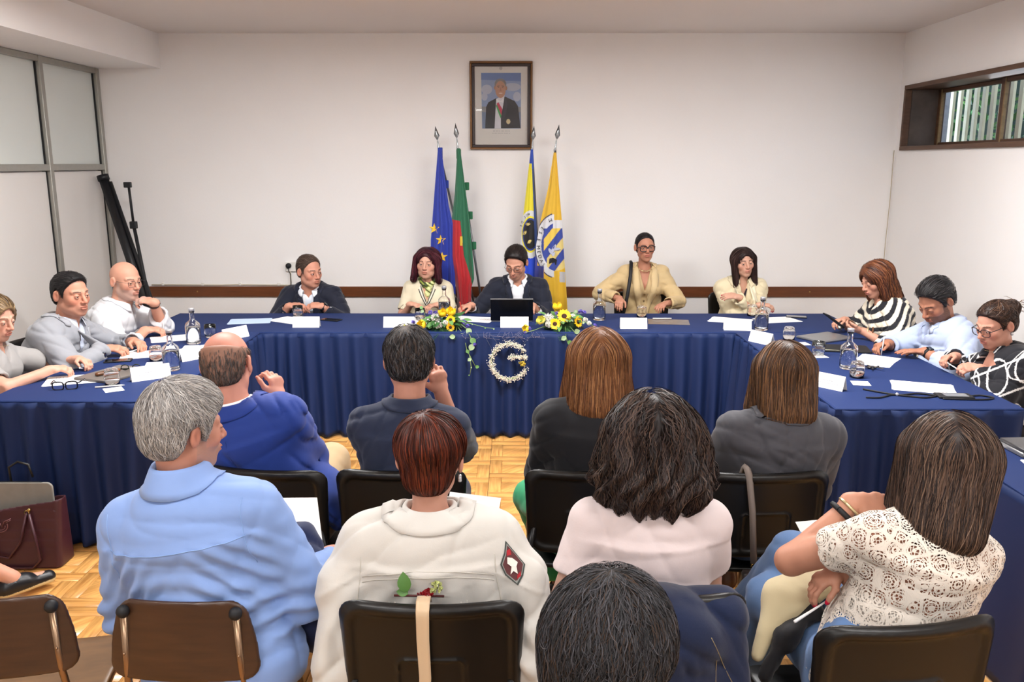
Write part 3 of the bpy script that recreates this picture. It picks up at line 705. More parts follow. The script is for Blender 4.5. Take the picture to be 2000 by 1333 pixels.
# ------------------------------------------------------------------ framed portrait
P_ = thing('framed_portrait', 'brown framed portrait of a man in a dark suit with a red and green sash', 'picture frame', (-.114, 7.397, 2.366))
hw, hh = .264, .360; m = MB()
M_FR = mat('gilded_brown_frame', '6d4a26', .35, .3, nz=(30, .2)); M_FRI = mat('dark_inner_frame', '2c1a18', .4)
for (x0, x1, z0, z1) in ((-hw, hw, hh-.018, hh), (-hw, hw, -hh, -hh+.018), (-hw, -hw+.018, -hh+.018, hh-.018), (hw-.018, hw, -hh+.018, hh-.018)): m.box(x0, x1, -.034, 0, z0, z1, .004)
m.build('outer_frame', M_FR, P_); m = MB()
for (x0, x1, z0, z1) in ((-hw+.018, hw-.018, hh-.042, hh-.018), (-hw+.018, hw-.018, -hh+.018, -hh+.04), (-hw+.018, -hw+.042, -hh+.04, hh-.042), (hw-.042, hw-.018, -hh+.04, hh-.042)): m.box(x0, x1, -.028, 0, z0, z1, .003)
m.build('inner_frame', M_FRI, P_)
MB().box(-hw+.042, hw-.042, -.012, -.002, -hh+.04, hh-.042).build('mat_board', mat('mount_board', 'e4e1dc', .7), P_)
def flat(name, pts, c, dy, par, o=None):
    # px in the close-up picture of the portrait (centre 515,705; 2720 px per metre of picture)
    q = [((x-515)/1540, -.0125-dy, -(y-705)/1540) for x, y in pts]
    m = MB(); m.poly(q); return m.build(name, mat('print_'+c, c, .5), par)
pic = flat('photograph', [(258, 295), (772, 295), (772, 992), (266, 992)], '8fa0c4', 0.0, P_)
def ell2(cx, cy, rx, ry, n=20, a0=0, a1=2*PI): return [(cx+rx*math.cos(a0+(a1-a0)*k/n), cy+ry*math.sin(a0+(a1-a0)*k/n)) for k in range(n)]
flat('print_sky', [(258, 295), (772, 295), (772, 400), (258, 380)], '6f86b8', .0002, pic)
for cx, cy, rx, ry in ((330, 500, 110, 60), (660, 470, 120, 50), (720, 590, 60, 60), (300, 590, 60, 50)): flat('print_cloud', ell2(cx, cy, min(rx, 770-cx if cx > 515 else cx-260), ry), 'b9bfce', .0003, pic)
flat('print_city', [(262, 715), (770, 720), (770, 790), (262, 790)], '8d8f92', .0004, pic); flat('print_water', [(264, 785), (772, 785), (772, 992), (266, 992)], '74839f', .0005, pic)
flat('print_suit', [(305, 990), (320, 720), (350, 660), (450, 610), (565, 590), (690, 645), (735, 710), (765, 985)], '2b2c33', .0007, pic)
flat('print_shirt', [(428, 990), (445, 700), (452, 615), (560, 575), (545, 680), (510, 860), (512, 990)], 'dfe0e8', .0009, pic)
flat('print_lapel', [(572, 600), (600, 700), (560, 860), (520, 880), (550, 680)], '3c3d46', .001, pic)
flat('print_sash_green', [(447, 705), (460, 690), (520, 830), (505, 862)], '3f9a58', .0011, pic); flat('print_sash_red', [(455, 680), (480, 660), (530, 745), (520, 828)], 'c23a58', .0012, pic)
flat('print_bow_tie', [(452, 618), (505, 645), (550, 610), (545, 670), (505, 655), (455, 660)], 'f0f0f4', .0012, pic)
flat('print_ear', ell2(580, 485, 14, 26), 'a87a62', .001, pic); flat('print_ear', ell2(434, 480, 10, 24), 'b08066', .001, pic)
flat('print_hair', ell2(506, 435, 76, 70), '8e8b88', .0011, pic); flat('print_face', ell2(507, 500, 68, 108), 'b98c74', .0013, pic)
flat('print_brow', [(465, 458), (495, 452), (495, 460), (465, 466)], '5f4a40', .0015, pic); flat('print_brow', [(522, 452), (552, 458), (552, 466), (522, 460)], '5f4a40', .0015, pic)
flat('print_eye', ell2(482, 474, 11, 4, 8), '3a2a26', .0015, pic); flat('print_eye', ell2(535, 474, 11, 4, 8), '3a2a26', .0015, pic)
flat('print_nose', [(507, 470), (520, 520), (496, 520)], 'a27460', .0015, pic); flat('print_mouth', ell2(510, 548, 26, 6, 10), 'e8d8d0', .0015, pic)
flat('print_medal', ell2(608, 903, 28, 34, 8), 'd8c89a', .0012, pic)
m = MB()
for (y, x0, x1, s) in ((1028, 408, 640, 9), (1054, 400, 620, 6)):
    x = x0
    while x < x1:
        l = random.uniform(6, 16); m.poly([((x-515)/1540, -.0127, -(y-705)/1540), ((x+l-515)/1540, -.0127, -(y-705)/1540), ((x+l-515)/1540, -.0127, -(y-s-705)/1540), ((x-515)/1540, -.0127, -(y-s-705)/1540)]); x += l+random.choice((5, 6, 14))
m.build('caption_print', mat('faint_print', 'b4b4b8', .7), P_)
m = MB(); m.poly([((x-515)/1540, -.0127, -(y-705)/1540) for x, y in ell2(512, 238, 22, 22, 12)]); m.build('embossed_seal', mat('embossed_seal', 'bdbab8', .6), P_)
MB().box(-hw+.042, hw-.042, -.0175, -.0155, -hh+.04, hh-.042).build('glass', mat('picture_glass', 'ffffff', .02, trans=1, ior=1.3), P_)

# ------------------------------------------------------------------ flags
M_FLAG = mat('flag_cloth', rough=.5, attr=True, sheen=.3, bump=(300, .08, .001))
M_POLE = mat('flag_pole_steel', '6d6f73', .35, .8); M_SPEAR = mat('spear_chrome', '9fa3a6', .25, .9)
FY = 7.10
def flag(label, LE, RE, y0, y1, colf, folds, pole, spear, gfold=0, extra=None, FY=FY, flapfold=None):
    T = thing('flag', label, 'flag', (at(spear[0], 600, FY).x, FY, 0))
    O = Vector(T.location); ly = np.array([p[1] for p in LE]); lx = np.array([p[0] for p in LE]); ry = np.array([p[1] for p in RE]); rx = np.array([p[0] for p in RE])
    nv, nu = int((y1-y0)/.7), 80; V = []; col = []
    def surf(px, py):
        a, b_ = np.interp(py, ly, lx), np.interp(py, ry, rx); u = min(max((px-a)/max(b_-a, 1e-3), 0), 1); t = (py-y0)/(y1-y0)
        A = .004+.035*t; d = sum(k[1]*math.sin(2*PI*k[0]*u+k[2]+k[3]*t) for k in folds)*A
        d += .03*t*(2*u-1)**2       # edges turn back
        p = at(px, py, FY); p.y = FY+d-.01; return p-O
    for j in range(nv+1):
        py = y0+(y1-y0)*j/nv; a, b_ = np.interp(py, ly, lx), np.interp(py, ry, rx)
        for i in range(nu+1):
            px = a+(b_-a)*i/nu; V.append(tuple(surf(px, py))); col.append(lin(colf(px, py, i/nu)))
    F = [(j*(nu+1)+i, j*(nu+1)+i+1, (j+1)*(nu+1)+i+1, (j+1)*(nu+1)+i) for j in range(nv) for i in range(nu)]
    me = npmesh('cloth', V, F, np.array(col)); o = link('cloth', me, M_FLAG, T); solidify(o, .002, 0)
    # pole, collar, spearhead
    p0, p1 = at(*pole[0], FY+.06)-O, at(*pole[1], FY+.06)-O; d = (p0-p1)/(p0.z-p1.z); pb = p1-d*(p1.z)
    m = MB(); m.tube([pb, p0], .0095, 10); m.build('pole', M_POLE, T)
    s0, s1 = at(*spear[:2], FY+.05)-O, p0; dd = (s0-s1); L_ = dd.length; Mx = Matrix.Translation(s1) @ frame_from(dd, Vector((0, 1, 0)))
    m = MB(); m.lathe([(.009, -.02), (.011, .0), (.007, .02), (.006, L_*.3), (.004, L_*.4), (.004, L_*.44)], seg=10, M=Mx)
    m.lathe([(.004, L_*.4), (.022, L_*.58), (.013, L_*.75), (0, L_)], seg=4, sy=.35, M=Mx); m.build('spearhead', M_SPEAR, T)
    if extra: extra(T, surf)
    return T
def star(par, surf, cx, cy, r, c='f4c93e'):
    m = MB(); pts = [(cx+(r if k % 2 == 0 else r*.4)*math.sin(PI*k/5), cy-(r if k % 2 == 0 else r*.4)*math.cos(PI*k/5)) for k in range(10)]
    ctr = m.bm.verts.new(surf(cx, cy)+Vector((0, -.004, 0))); vs_ = [m.bm.verts.new(surf(*p)+Vector((0, -.004, 0))) for p in pts]
    for k in range(10): m._f([ctr, vs_[k], vs_[(k+1) % 10]])
    o = m.build('star', mat('star_yellow', c, .6), par)
def glyph(par, surf, ch, cx, cy, ang, size, M_, name='letter', off=.005):
    cu = bpy.data.curves.new('g', 'FONT'); cu.body = ch; cu.size = 1; cu.resolution_u = 2; cu.align_x = 'CENTER'
    ob = bpy.data.objects.new('g', cu); C.objects.link(ob); dg = bpy.context.evaluated_depsgraph_get(); me = bpy.data.meshes.new_from_object(ob.evaluated_get(dg))
    bpy.data.objects.remove(ob); ca, sa = math.cos(ang), math.sin(ang)
    for v in me.vertices:
        x, y = v.co.x*size, (v.co.y-.35)*size; v.co = surf(cx+x*ca+y*sa, cy+x*sa-y*ca)+Vector((0, -off, 0))
    me.materials.clear(); link(name, me, M_, par)
def loops(c, ys, dx=8):   # ties of cloth round the pole
    def f(T, surf):
        for (px, py, h) in ys:
            p = at(px, py, FY+.06)-Vector(T.location); MB().box(p.x-.02, p.x+.018, p.y-.016, p.y+.016, p.z-h, p.z+h, .005).build('pole_tie', mat('tie_'+c, c, .6), T)
    return f
def ex_eu(T, surf):
    for cx, cy, r in ((848, 447, 11), (861, 469, 10.5), (864, 502, 10.5)): star(T, surf, cx, cy, r)
    loops('1f3a9c', [(860, 299, .045), (872, 360, .032)])(T, surf)
flag('blue flag with yellow stars hanging from the leftmost pole', [(855, 296), (848, 380), (841, 470), (840, 560), (842, 640)], [(862, 290), (876, 400), (885, 440), (888, 520), (892, 640)], 292, 640,
     lambda x, y, u: '22389f' if y < 999 else '22389f', [(1.6, .5, 0, 1), (3.1, .35, 1, 0), (5, .12, 2, 2)], ((857, 292), (884, 410)), (850, 246, 0), extra=ex_eu)
def c_pt(x, y, u):
    xb = np.interp(y, [428, 432, 500, 545, 600, 640], [884, 899, 906, 920, 930, 935])
    if 462 < y < 480 and abs(x-901) < 2.4: return 'd8b93a'
    return 'b5232b' if y > 429+ (x-884)*.15 and x < xb else '24694a'
flag('green and red flag on the second pole from the left', [(893, 296), (888, 380), (882, 430), (880, 500), (890, 560), (897, 610), (900, 640)], [(899, 290), (908, 360), (918, 440), (925, 520), (926, 545), (921, 560), (919, 640)], 290, 640, c_pt,
     [(1.3, .55, 2, 1), (2.7, .35, 1, .5), (4.4, .12, 2, 2)], ((894, 290), (936, 560)), (889, 240, 0), extra=loops('1d6a45', [(896, 301, .04), (912, 364, .032), (919, 421, .032), (926, 480, .032)]))
def c_by(x, y, u):
    dx, dy = (x-1036)/22, (y-458)/46; r = math.hypot(dx, dy); xb = np.interp(y, [290, 380, 440, 520, 640], [1037, 1041, 1043, 1046, 1050])
    if x > xb: return '25407a' if y > 330 else '2448a8'
    if y < 320 and x > 1034: return '2244a8'
    if r < .62: return '17181c'
    if r < .7: return '2a3f8f'
    if r < .78: return 'e8dc2c'
    if r < 1.02: return 'd9dbdd'
    return 'e2d62c' if y < 500-(x-1020)*.0 else '2a50d8'
def ex_by(T, surf):
    for (cx, cy) in ((1031, 441), (1027, 457), (1032, 470)):
        for k in range(5):
            a = -.9+k*.45+(0 if cy < 445 else 2.4 if cy > 465 else -.8); m = MB(); q = [(cx, cy), (cx+3.5*math.sin(a-.35), cy-4*math.cos(a-.35)), (cx+7*math.sin(a), cy-7*math.cos(a)), (cx+3.5*math.sin(a+.35), cy-4*math.cos(a+.35))]
            m.poly([surf(*p)+Vector((0, -.005, 0)) for p in q]); m.build('laurel_leaf', mat('laurel_gold', 'd9c77a', .6), T)
    for ch, a in zip('ADE DE', (-8, -20, -33, -44, -54, -66)):
        if ch == ' ': continue
        ar = math.radians(a); cx, cy = 1036+20*math.sin(ar), 458-40*math.cos(ar); glyph(T, surf, ch, cx, cy, ar+PI, 6.5, M_INKB)
M_INKB = mat('black_print', '1c1c22', .6)
flag('yellow and blue flag with a black round crest behind the man with glasses', [(1036, 296), (1028, 370), (1021, 430), (1016, 480), (1018, 560), (1022, 640)], [(1041, 290), (1043, 370), (1048, 440), (1052, 520), (1056, 640)], 292, 640, c_by,
     [(1.1, .4, 3, .6), (2.3, .25, 1, .5)], ((1039, 292), (1050, 480)), (1043, 246, 0), extra=ex_by, FY=7.16)
def c_ye(x, y, u):
    dx, dy = x-1087, y-480; r = math.hypot(dx/41, dy/62)
    Y0, BL, WH = 'dcb02e', '33469a', 'd5d6da'
    if y > 520 and x < 1066-(600-y)*.05: return '3a3f8a' if y < 560 and x < 1062 else Y0
    if 1062 < x < 1104 and 446 < y < 536 and r < .8 and (x > 1068 or y < 500):
        s = (dx*.8+dy*.62)/14; k = math.floor(s+10) % 2
        return BL if k else ('dcc77a' if s > -1 else 'e3c352')
    if 1080 < x < 1098 and 430 < y < 447: return WH
    if 1093 < x < 1104 and 532 < y < 552: return 'b9babf'
    if r < .72: return BL
    if r < 1.0 and x < 1082: return WH
    if r < 1.04 and x < 1078: return '3a3a55'
    if x < 1050 and y > 455: return '4a4a94'
    return Y0
def ex_ye(T, surf):
    for ch, a in (('M', -20), ('E', -51), ('S', -62), ('E', -78), ('M', -94), ('E', -104), ('D', -114), ('A', -124), ('S', -134)):
        ar = math.radians(a); cx, cy = 1087+35.5*math.sin(ar), 480-53*math.cos(ar); glyph(T, surf, ch, cx, cy, ar+PI, 9.5, M_INKB)
    # a pale lily in the crest
    for k, (dx, dy, w_, h_, an) in enumerate(((0, -2, 3.2, 11, .5), (-6, 3, 3, 8, -.5), (7, -1, 3, 8, 1.6), (0, 8, 2.5, 5, .5))):
        q = [(1081+dx+w_*math.cos(t)*math.cos(an)-h_*math.sin(t)*math.sin(an)*.9, 488+dy+w_*math.cos(t)*math.sin(an)+h_*math.sin(t)*math.cos(an)*.9) for t in np.linspace(0, 2*PI, 13)[:-1]]
        m = MB(); m.poly([surf(*p)+Vector((0, -.006, 0)) for p in q]); m.build('lily_petal', mat('lily_grey', 'b9bcd0', .6), T)
    q = [(1073, 505), (1080, 503), (1088, 508), (1086, 518), (1078, 513), (1072, 515)]; m = MB(); m.poly([surf(*p)+Vector((0, -.006, 0)) for p in q]); m.build('crest_bird', M_INKB, T)
flag('golden yellow flag with a blue striped shield on the rightmost pole', [(1081, 300), (1070, 370), (1056, 430), (1047, 480), (1044, 540), (1048, 600), (1050, 640)], [(1086, 296), (1091, 360), (1097, 430), (1103, 520), (1108, 600), (1110, 640)], 298, 640, c_ye,
     [(1.4, .55, 1, .5), (2.6, .3, 0, .3), (5, .08, 2, 2)], ((1084, 292), (1100, 600)), (1092, 243, 0), extra=ex_ye, FY=7.06)
for k in range(1):
    T = thing('flag_stand', 'round steel base holding the four flag poles behind the head table', 'flag stand', (-.15, 7.14, 0))
    MB().box(-.62, .6, -.1, .1, 0, .05, .01).build('base', M_POLE, T)
# projector screen tube and light stand in the far left corner
T = thing('rolled_screen', 'black rolled-up projector screen leaning into the far left corner', 'projector screen', (-3.2, 7.2, 0))
p0, p1 = at(200, 346, 7.2)-Vector(T.location), Vector((.25, -.15, .03)); m = MB(); m.tube([p0, p1], .042, 8); m.build('tube', mat('matt_black_metal', '17181c', .45), T)
d = (p1-p0).normalized(); m = MB(); m.tube([p0+Vector((.055, 0, -.04)), p1+Vector((.07, 0, 0))], .018, 8); m.build('side_bar', mat('matt_black_metal', '17181c', .45), T)
m = MB(); m.tube([p0-d*.015, p0+d*.03], .048, 10); m.build('end_cap', mat('matt_black_metal', '17181c', .45), T)
T = thing('light_stand', 'thin black telescopic stand beside the rolled screen', 'stand', (-3.02, 7.0, 0)); O = Vector(T.location)
q0, q1, q2 = at(250, 362, 7.0)-O, at(260, 440, 7.0)-O, Vector((0, 0, .35))
m = MB(); m.tube([q0, q1], .011, 8); m.build('upper_tube', M_BLACK, T); m = MB(); m.tube([q1, q2], .015, 8); m.build('lower_tube', M_BLACK, T)
MB().box(q1.x-.025, q1.x+.025, -.025, .025, q1.z-.03, q1.z+.03, .006).build('clamp', M_BLACK, T); MB().box(q0.x-.035, q0.x+.02, -.02, .02, q0.z-.02, q0.z+.025, .005).build('head_bracket', M_BLACK, T)
for a in (0, 2.1, 4.2):
    m = MB(); m.tube([(0, 0, .5), (.35*math.cos(a), .12*math.sin(a), .02)], .009, 6); m.build('leg', M_BLACK, T)
# ------------------------------------------------------------------ smooth implicit shapes -> one continuous mesh each
A3 = lambda *v: np.array(v, float)
def nrm(v): v = np.asarray(v, float); return v/max(np.linalg.norm(v), 1e-9)
def smin(a, b, k):
    h = np.maximum(k-np.abs(a-b), 0)/k; return np.minimum(a, b)-h*h*k*.25
def smax(a, b, k): return -smin(-a, -b, k)
def d_ell(P, c, r):
    q = (P-c); r = np.asarray(r, float); k0 = np.sqrt(((q/r)**2).sum(1)); k1 = np.sqrt(((q/(r*r))**2).sum(1))+1e-9
    return k0*(k0-1)/k1
def d_rc(P, a, b, ra, rb, ax=None, s=1.0):
    a = np.asarray(a, float); b = np.asarray(b, float); pa = P-a; ba = b-a
    if ax is not None:
        g = 1/s-1; pa = pa+np.outer(pa@ax*g, ax); ba = ba+ax*(ba@ax*g)
    t = np.clip(pa@ba/max(ba@ba, 1e-9), 0, 1)
    return np.sqrt(((pa-t[:, None]*ba)**2).sum(1))-(ra+(rb-ra)*t)
class Sdf:
    def __init__(s): s.ops = []; s.post = []
    def rc(s, a, b, ra, rb=None, k=.03, ax=None, sc=1.0, op='u'):
        rb = ra if rb is None else rb; a = np.asarray(a, float); b = np.asarray(b, float); m = max(ra, rb)*max(sc, 1)+max(k, .03)
        s.ops.append((op, lambda P: d_rc(P, a, b, ra, rb, ax, sc), np.minimum(a, b)-m, np.maximum(a, b)+m, k)); return s
    def ell(s, c, r, k=.03, R=None, op='u'):
        c = np.asarray(c, float); m = max(r)+max(k, .03)
        s.ops.append((op, (lambda P: d_ell(P, c, r)) if R is None else (lambda P: d_ell((P-c)@R, A3(0, 0, 0), r)), c-m, c+m, k)); return s
    def fn(s, f, lo, hi, k=.01, op='u'): s.ops.append((op, f, np.asarray(lo, float), np.asarray(hi, float), k)); return s
    def cut(s, p, d, r=.2, L=.3, k=.004):   # carve everything within a cylinder-ish region beyond a plane
        p = np.asarray(p, float); d = nrm(d)
        def f(P):
            q = P-p; t = q@d; rr = np.sqrt(np.maximum((q*q).sum(1)-t*t, 0)); return np.maximum(np.maximum(-t, t-L), rr-r)
        m = max(r, L)+.03; s.ops.append(('s', f, p-m, p+m, k)); return s
    def __call__(s, P):
        d = np.full(len(P), .5)
        for op, f, lo, hi, k in s.ops:
            m = ((P > lo) & (P < hi)).all(1)
            if not m.any(): continue
            v = f(P[m]); o = d[m]
            d[m] = smin(o, v, k) if op == 'u' else smax(o, -v, k) if op == 's' else smax(o, v, k)
        for g in s.post: d = g(P, d)
        return d
    def bounds(s):
        U = [o for o in s.ops if o[0] == 'u']
        return np.min([o[2] for o in U], 0), np.max([o[3] for o in U], 0)
def grad(sd, P, e=.002):
    g = np.zeros_like(P)
    for k in (A3(1, -1, -1), A3(-1, -1, 1), A3(-1, 1, -1), A3(1, 1, 1)): g += k*sd(P+k*e)[:, None]
    return g/(np.linalg.norm(g, axis=1)[:, None]+1e-9)
def nets(sd, lo, hi, h):
    lo = np.asarray(lo, float); n = np.maximum(((np.asarray(hi)-lo)/h).astype(int)+2, 3); m = 4; nc = (n+m-1)//m+1
    gx = [lo[i]+np.arange(nc[i])*h*m for i in range(3)]
    G = np.stack(np.meshgrid(*gx, indexing='ij'), -1).reshape(-1, 3); dc = sd(G).reshape(nc)
    D = np.repeat(np.repeat(np.repeat(dc, m, 0), m, 1), m, 2).astype(np.float32)
    near = np.abs(dc) < h*m*1.9; near2 = near.copy()
    for ax in range(3):
        near2 |= np.roll(near, 1, ax) | np.roll(near, -1, ax)
    near = near2 & (np.abs(dc) < h*m*3.2)
    M = np.repeat(np.repeat(np.repeat(near, m, 0), m, 1), m, 2)
    idx = np.argwhere(M)
    if len(idx) == 0: return np.zeros((0, 3)), np.zeros((0, 4), int)
    D[M] = sd(lo+idx*h); S = D < 0
    X, Y, Z = [k-1 for k in D.shape]
    cs = [(i, j, k) for i in (0, 1) for j in (0, 1) for k in (0, 1)]
    cnt = sum(S[i:i+X, j:j+Y, k:k+Z].astype(np.int8) for i, j, k in cs)
    cell = np.argwhere((cnt > 0) & (cnt < 8))
    if len(cell) == 0: return np.zeros((0, 3)), np.zeros((0, 4), int)
    cv = np.stack([D[cell[:, 0]+i, cell[:, 1]+j, cell[:, 2]+k] for i, j, k in cs], 1)
    acc = np.zeros((len(cell), 3)); num = np.zeros(len(cell)); ca = np.array(cs, float)
    for a in range(8):
        for b in range(a+1, 8):
            if abs(ca[a]-ca[b]).sum() == 1:
                va, vb = cv[:, a], cv[:, b]; c = (va < 0) != (vb < 0)
                t = np.where(c, va/np.where(np.abs(va-vb) < 1e-9, 1, va-vb), 0); t = np.clip(t, 0, 1)
                acc += np.where(c[:, None], ca[a]+(ca[b]-ca[a])*t[:, None], 0); num += c
    V = lo+(cell+acc/num[:, None])*h
    I = np.full((X, Y, Z), -1, np.int32); I[cell[:, 0], cell[:, 1], cell[:, 2]] = np.arange(len(cell))
    F = []
    for ax in range(3):
        o1, o2 = [(1, 2), (2, 0), (0, 1)][ax]
        sl0 = [slice(0, None)]*3; sl1 = [slice(0, None)]*3; sl0[ax] = slice(0, -1); sl1[ax] = slice(1, None)
        e = np.argwhere(S[tuple(sl0)] != S[tuple(sl1)])
        e = e[(e[:, o1] > 0) & (e[:, o2] > 0) & (e[:, o1] < D.shape[o1]-1) & (e[:, o2] < D.shape[o2]-1)]
        if len(e) == 0: continue
        ins = S[e[:, 0], e[:, 1], e[:, 2]]; q = []
        for d1, d2 in ((1, 1), (0, 1), (0, 0), (1, 0)):
            c = e.copy(); c[:, o1] -= d1; c[:, o2] -= d2; q.append(I[c[:, 0], c[:, 1], c[:, 2]])
        q = np.stack(q, 1); ok = (q >= 0).all(1); q = q[ok]; ins = ins[ok]
        q = np.where(ins[:, None], q, q[:, ::-1]); F.append(q)
    F = np.concatenate(F) if F else np.zeros((0, 4), int)
    return V, F
def nets_multi(sd, coarse, fine, lo=None, hi=None):
    """coarse mesh of the whole with finer patches inside the given boxes: same surface, finer sampling"""
    if lo is None: lo, hi = sd.bounds()
    V, F = nets(sd, lo, hi, coarse)
    if fine:
        c = V[F].mean(1); keep = np.ones(len(F), bool)
        for a, b, h in fine: keep &= ~((c > np.asarray(a)+coarse*.9) & (c < np.asarray(b)-coarse*.9)).all(1)
        F = F[keep]
        for a, b, h in fine:
            v, f = nets(sd, a, b, h); F = np.concatenate([F, f+len(V)]); V = np.concatenate([V, v])
        used = np.unique(F); rm = np.full(len(V), -1); rm[used] = np.arange(len(used)); V = V[used]; F = rm[F]
    return V, F

# ------------------------------------------------------------------ heads
def head_sd(q, H):
    w = H.get('wid', 1); x = np.abs(q[:, 0]); y, z = q[:, 1], q[:, 2]; p = np.stack([x, y, z], 1); fem = H.get('fem', 0); jw = H.get('jaw', 1)*(.88 if fem else 1)
    d = d_ell(p, A3(0, -.012, .03), (.076*w, .094, .086))
    d = smin(d, d_ell(p, A3(0, .03, -.03), (.057*w, .060, .080)), .03)
    d = smin(d, d_rc(p, A3(.044*w*jw, .0, -.058), A3(.012*jw, .064, -.092), .023, .018), .026)
    d = smin(d, d_ell(p, A3(0, .068, -.095), (.021*jw, .018, .017)), .015)
    if H.get('chub'): d = smin(d, d_ell(p, A3(.024, .03, -.072), (.037, .042, .032)), .02)
    d = smin(d, d_ell(p, A3(.042*w, .056, -.022), (.022, .022, .025)), .02)
    d = smin(d, d_rc(p, A3(.010, .086, .022), A3(.046, .066, .024), .010-.002*fem, .008), .012)
    d = smax(d, -d_ell(p, A3(.031, .100, .001), (.019, .017, .013)), .010)
    ns = H.get('nose', 1)
    d = smin(d, d_rc(p, A3(0, .089, .010), A3(0, .092+.018*ns, -.027), .0072, .0112*ns), .011)
    d = smin(d, d_ell(p, A3(.0115*ns, .099, -.031), (.0075, .010, .0075)), .006)
    d = smin(d, d_ell(p, A3(0, .077, -.058), (.028, .022, .025)), .015)
    d = smin(d, d_ell(p, A3(0, .0975, -.0555), (.021, .0075, .005)), .004)
    d = smin(d, d_ell(p, A3(0, .0965, -.066), (.018, .008, .0058)), .004)
    op = H.get('open', 0)
    d = smax(d, -d_ell(p, A3(0, .106, -.0605), (.020, .010, .0013+.004*op)), .003)
    d = smin(d, d_ell(p, A3(.031, .0785, .001), (.0140, .0140, .0140)), .003)
    if not H.get('closed'): d = smax(d, -d_ell(p, A3(.031, .0935, -.0012), (.0125, .008, .0037)), .002)
    if H.get('ears', 1):
        c, s = math.cos(.35), math.sin(.35); e = p-A3(.079*w, -.014, -.003); e = np.stack([e[:, 0]*c-(-e[:, 1])*s*1, e[:, 0]*s*-1+e[:, 1]*c, e[:, 2]-.12*e[:, 1]], 1)
        d = smin(d, d_ell(e, A3(.003, 0, .002), (.0085, .0185, .031)), .006)
        d = smax(d, -d_ell(e, A3(.014, .002, .003), (.0075, .0105, .018)), .005)
    return d
def head_col(q, H, skin, rough=None):
    n = len(q); c = np.tile(np.array(skin), (n, 1)); x = np.abs(q[:, 0]); y, z = q[:, 1], q[:, 2]
    def mixc(m, col): m = np.clip(m, 0, 1)[:, None]; return c*(1-m)+np.array(col)*m
    red = np.array(skin)*A3(1.08, .78, .74)
    g = lambda cx, cy, cz, r: np.exp(-((x-cx)**2+(y-cy)**2+(z-cz)**2)/r**2)
    c = mixc(.55*g(.045, .07, -.03, .024)+.6*g(0, .11, -.03, .016)+.5*g(.085, -.015, 0, .022), red)
    c = mixc(.5*g(.031, .09, -.012, .012), np.array(skin)*.72)
    lip = ((z > -.0735) & (z < -.0495) & (y > .082) & (x < .023-np.abs(z+.061)*.5)).astype(float)
    c = mixc(lip*H.get('lipk', .6), lin(H.get('lip', 'a8604f')))
    b = H.get('beard')
    if b:
        m = ((z < -.042+.35*np.maximum(.045-x, -.01)*0-.0*y) & (y > .0) | ((z < .0) & (y < .03) & (y > .0) & (x > .05))).astype(float)
        m = np.where((z > -.048) & (x < .02), 0, m)*(z > -.125)
        if H.get('mou', 1): m = np.maximum(m, ((z > -.049) & (z < -.038) & (x < .028) & (y > .08)).astype(float))
        m *= np.where((x < .021) & (z > -.075) & (z < -.049), 0, 1); m *= (.75+.25*np.sin(q[:, 0]*900)*np.sin(z*700))
        c = mixc(m*b[1], lin(b[0]))
    br = H.get('brow')
    if br:
        zz = z-(.0265-8*(x-.03)**2); m = ((np.abs(zz) < .0035) & (x > .013) & (x < .048) & (y > .055)).astype(float); c = mixc(m*.85, lin(br))
    lash = ((np.abs(z-.0042+6*(x-.031)**2) < .0016) & (np.abs(x-.031) < .014) & (y > .08)).astype(float); c = mixc(lash*.8, lin('2a1a16'))
    s = H.get('scalp')
    if s: m = (zline(y, H.get('hl', .07)) < z).astype(float)*(y < .09); c = mixc(m*s[1], lin(s[0]))
    if H.get('flush'): c = mixc(.7*np.exp(-((q[:, 0])**2+(y+.0)**2+(z-.115)**2)/.07**2), lin('c96a5a'))
    return c
def zline(y, hl=.07):
    return np.interp(y, [-.10, -.055, -.042, -.033, -.01, .004, .013, .022, .032, .045, .062, .085], [-.072, -.062, -.035, .02, .034, .024, -.012, -.014, .03, .052, hl, hl+.02])
def hair_short(H, t=.010, hl=.07, top=0, back=0):
    w = H.get('wid', 1)
    def f(q):
        x = np.abs(q[:, 0]); p = np.stack([x, q[:, 1], q[:, 2]], 1)
        d = d_ell(p, A3(0, -.014, .034+top*.5), (.077*w+t, .097+t*1.1, .084+t+top*.5))
        d = smin(d, d_ell(p, A3(0, -.045, -.02), (.064*w+t*.5, .058+t*.5+back, .058)), .025)
        if top: d = smin(d, d_ell(p, A3(0, .03, .075), (.055, .05, .035+top)), .03)
        return smax(d, zline(q[:, 1], hl)-q[:, 2], .016)
    return f
def hair_ring(H, t=.008, ztop=.05):
    g = hair_short(H, t, .2)
    def f(q): return smax(g(q), q[:, 2]-(ztop-.25*np.maximum(q[:, 1]+.09, 0)-.0), .012)
    return f
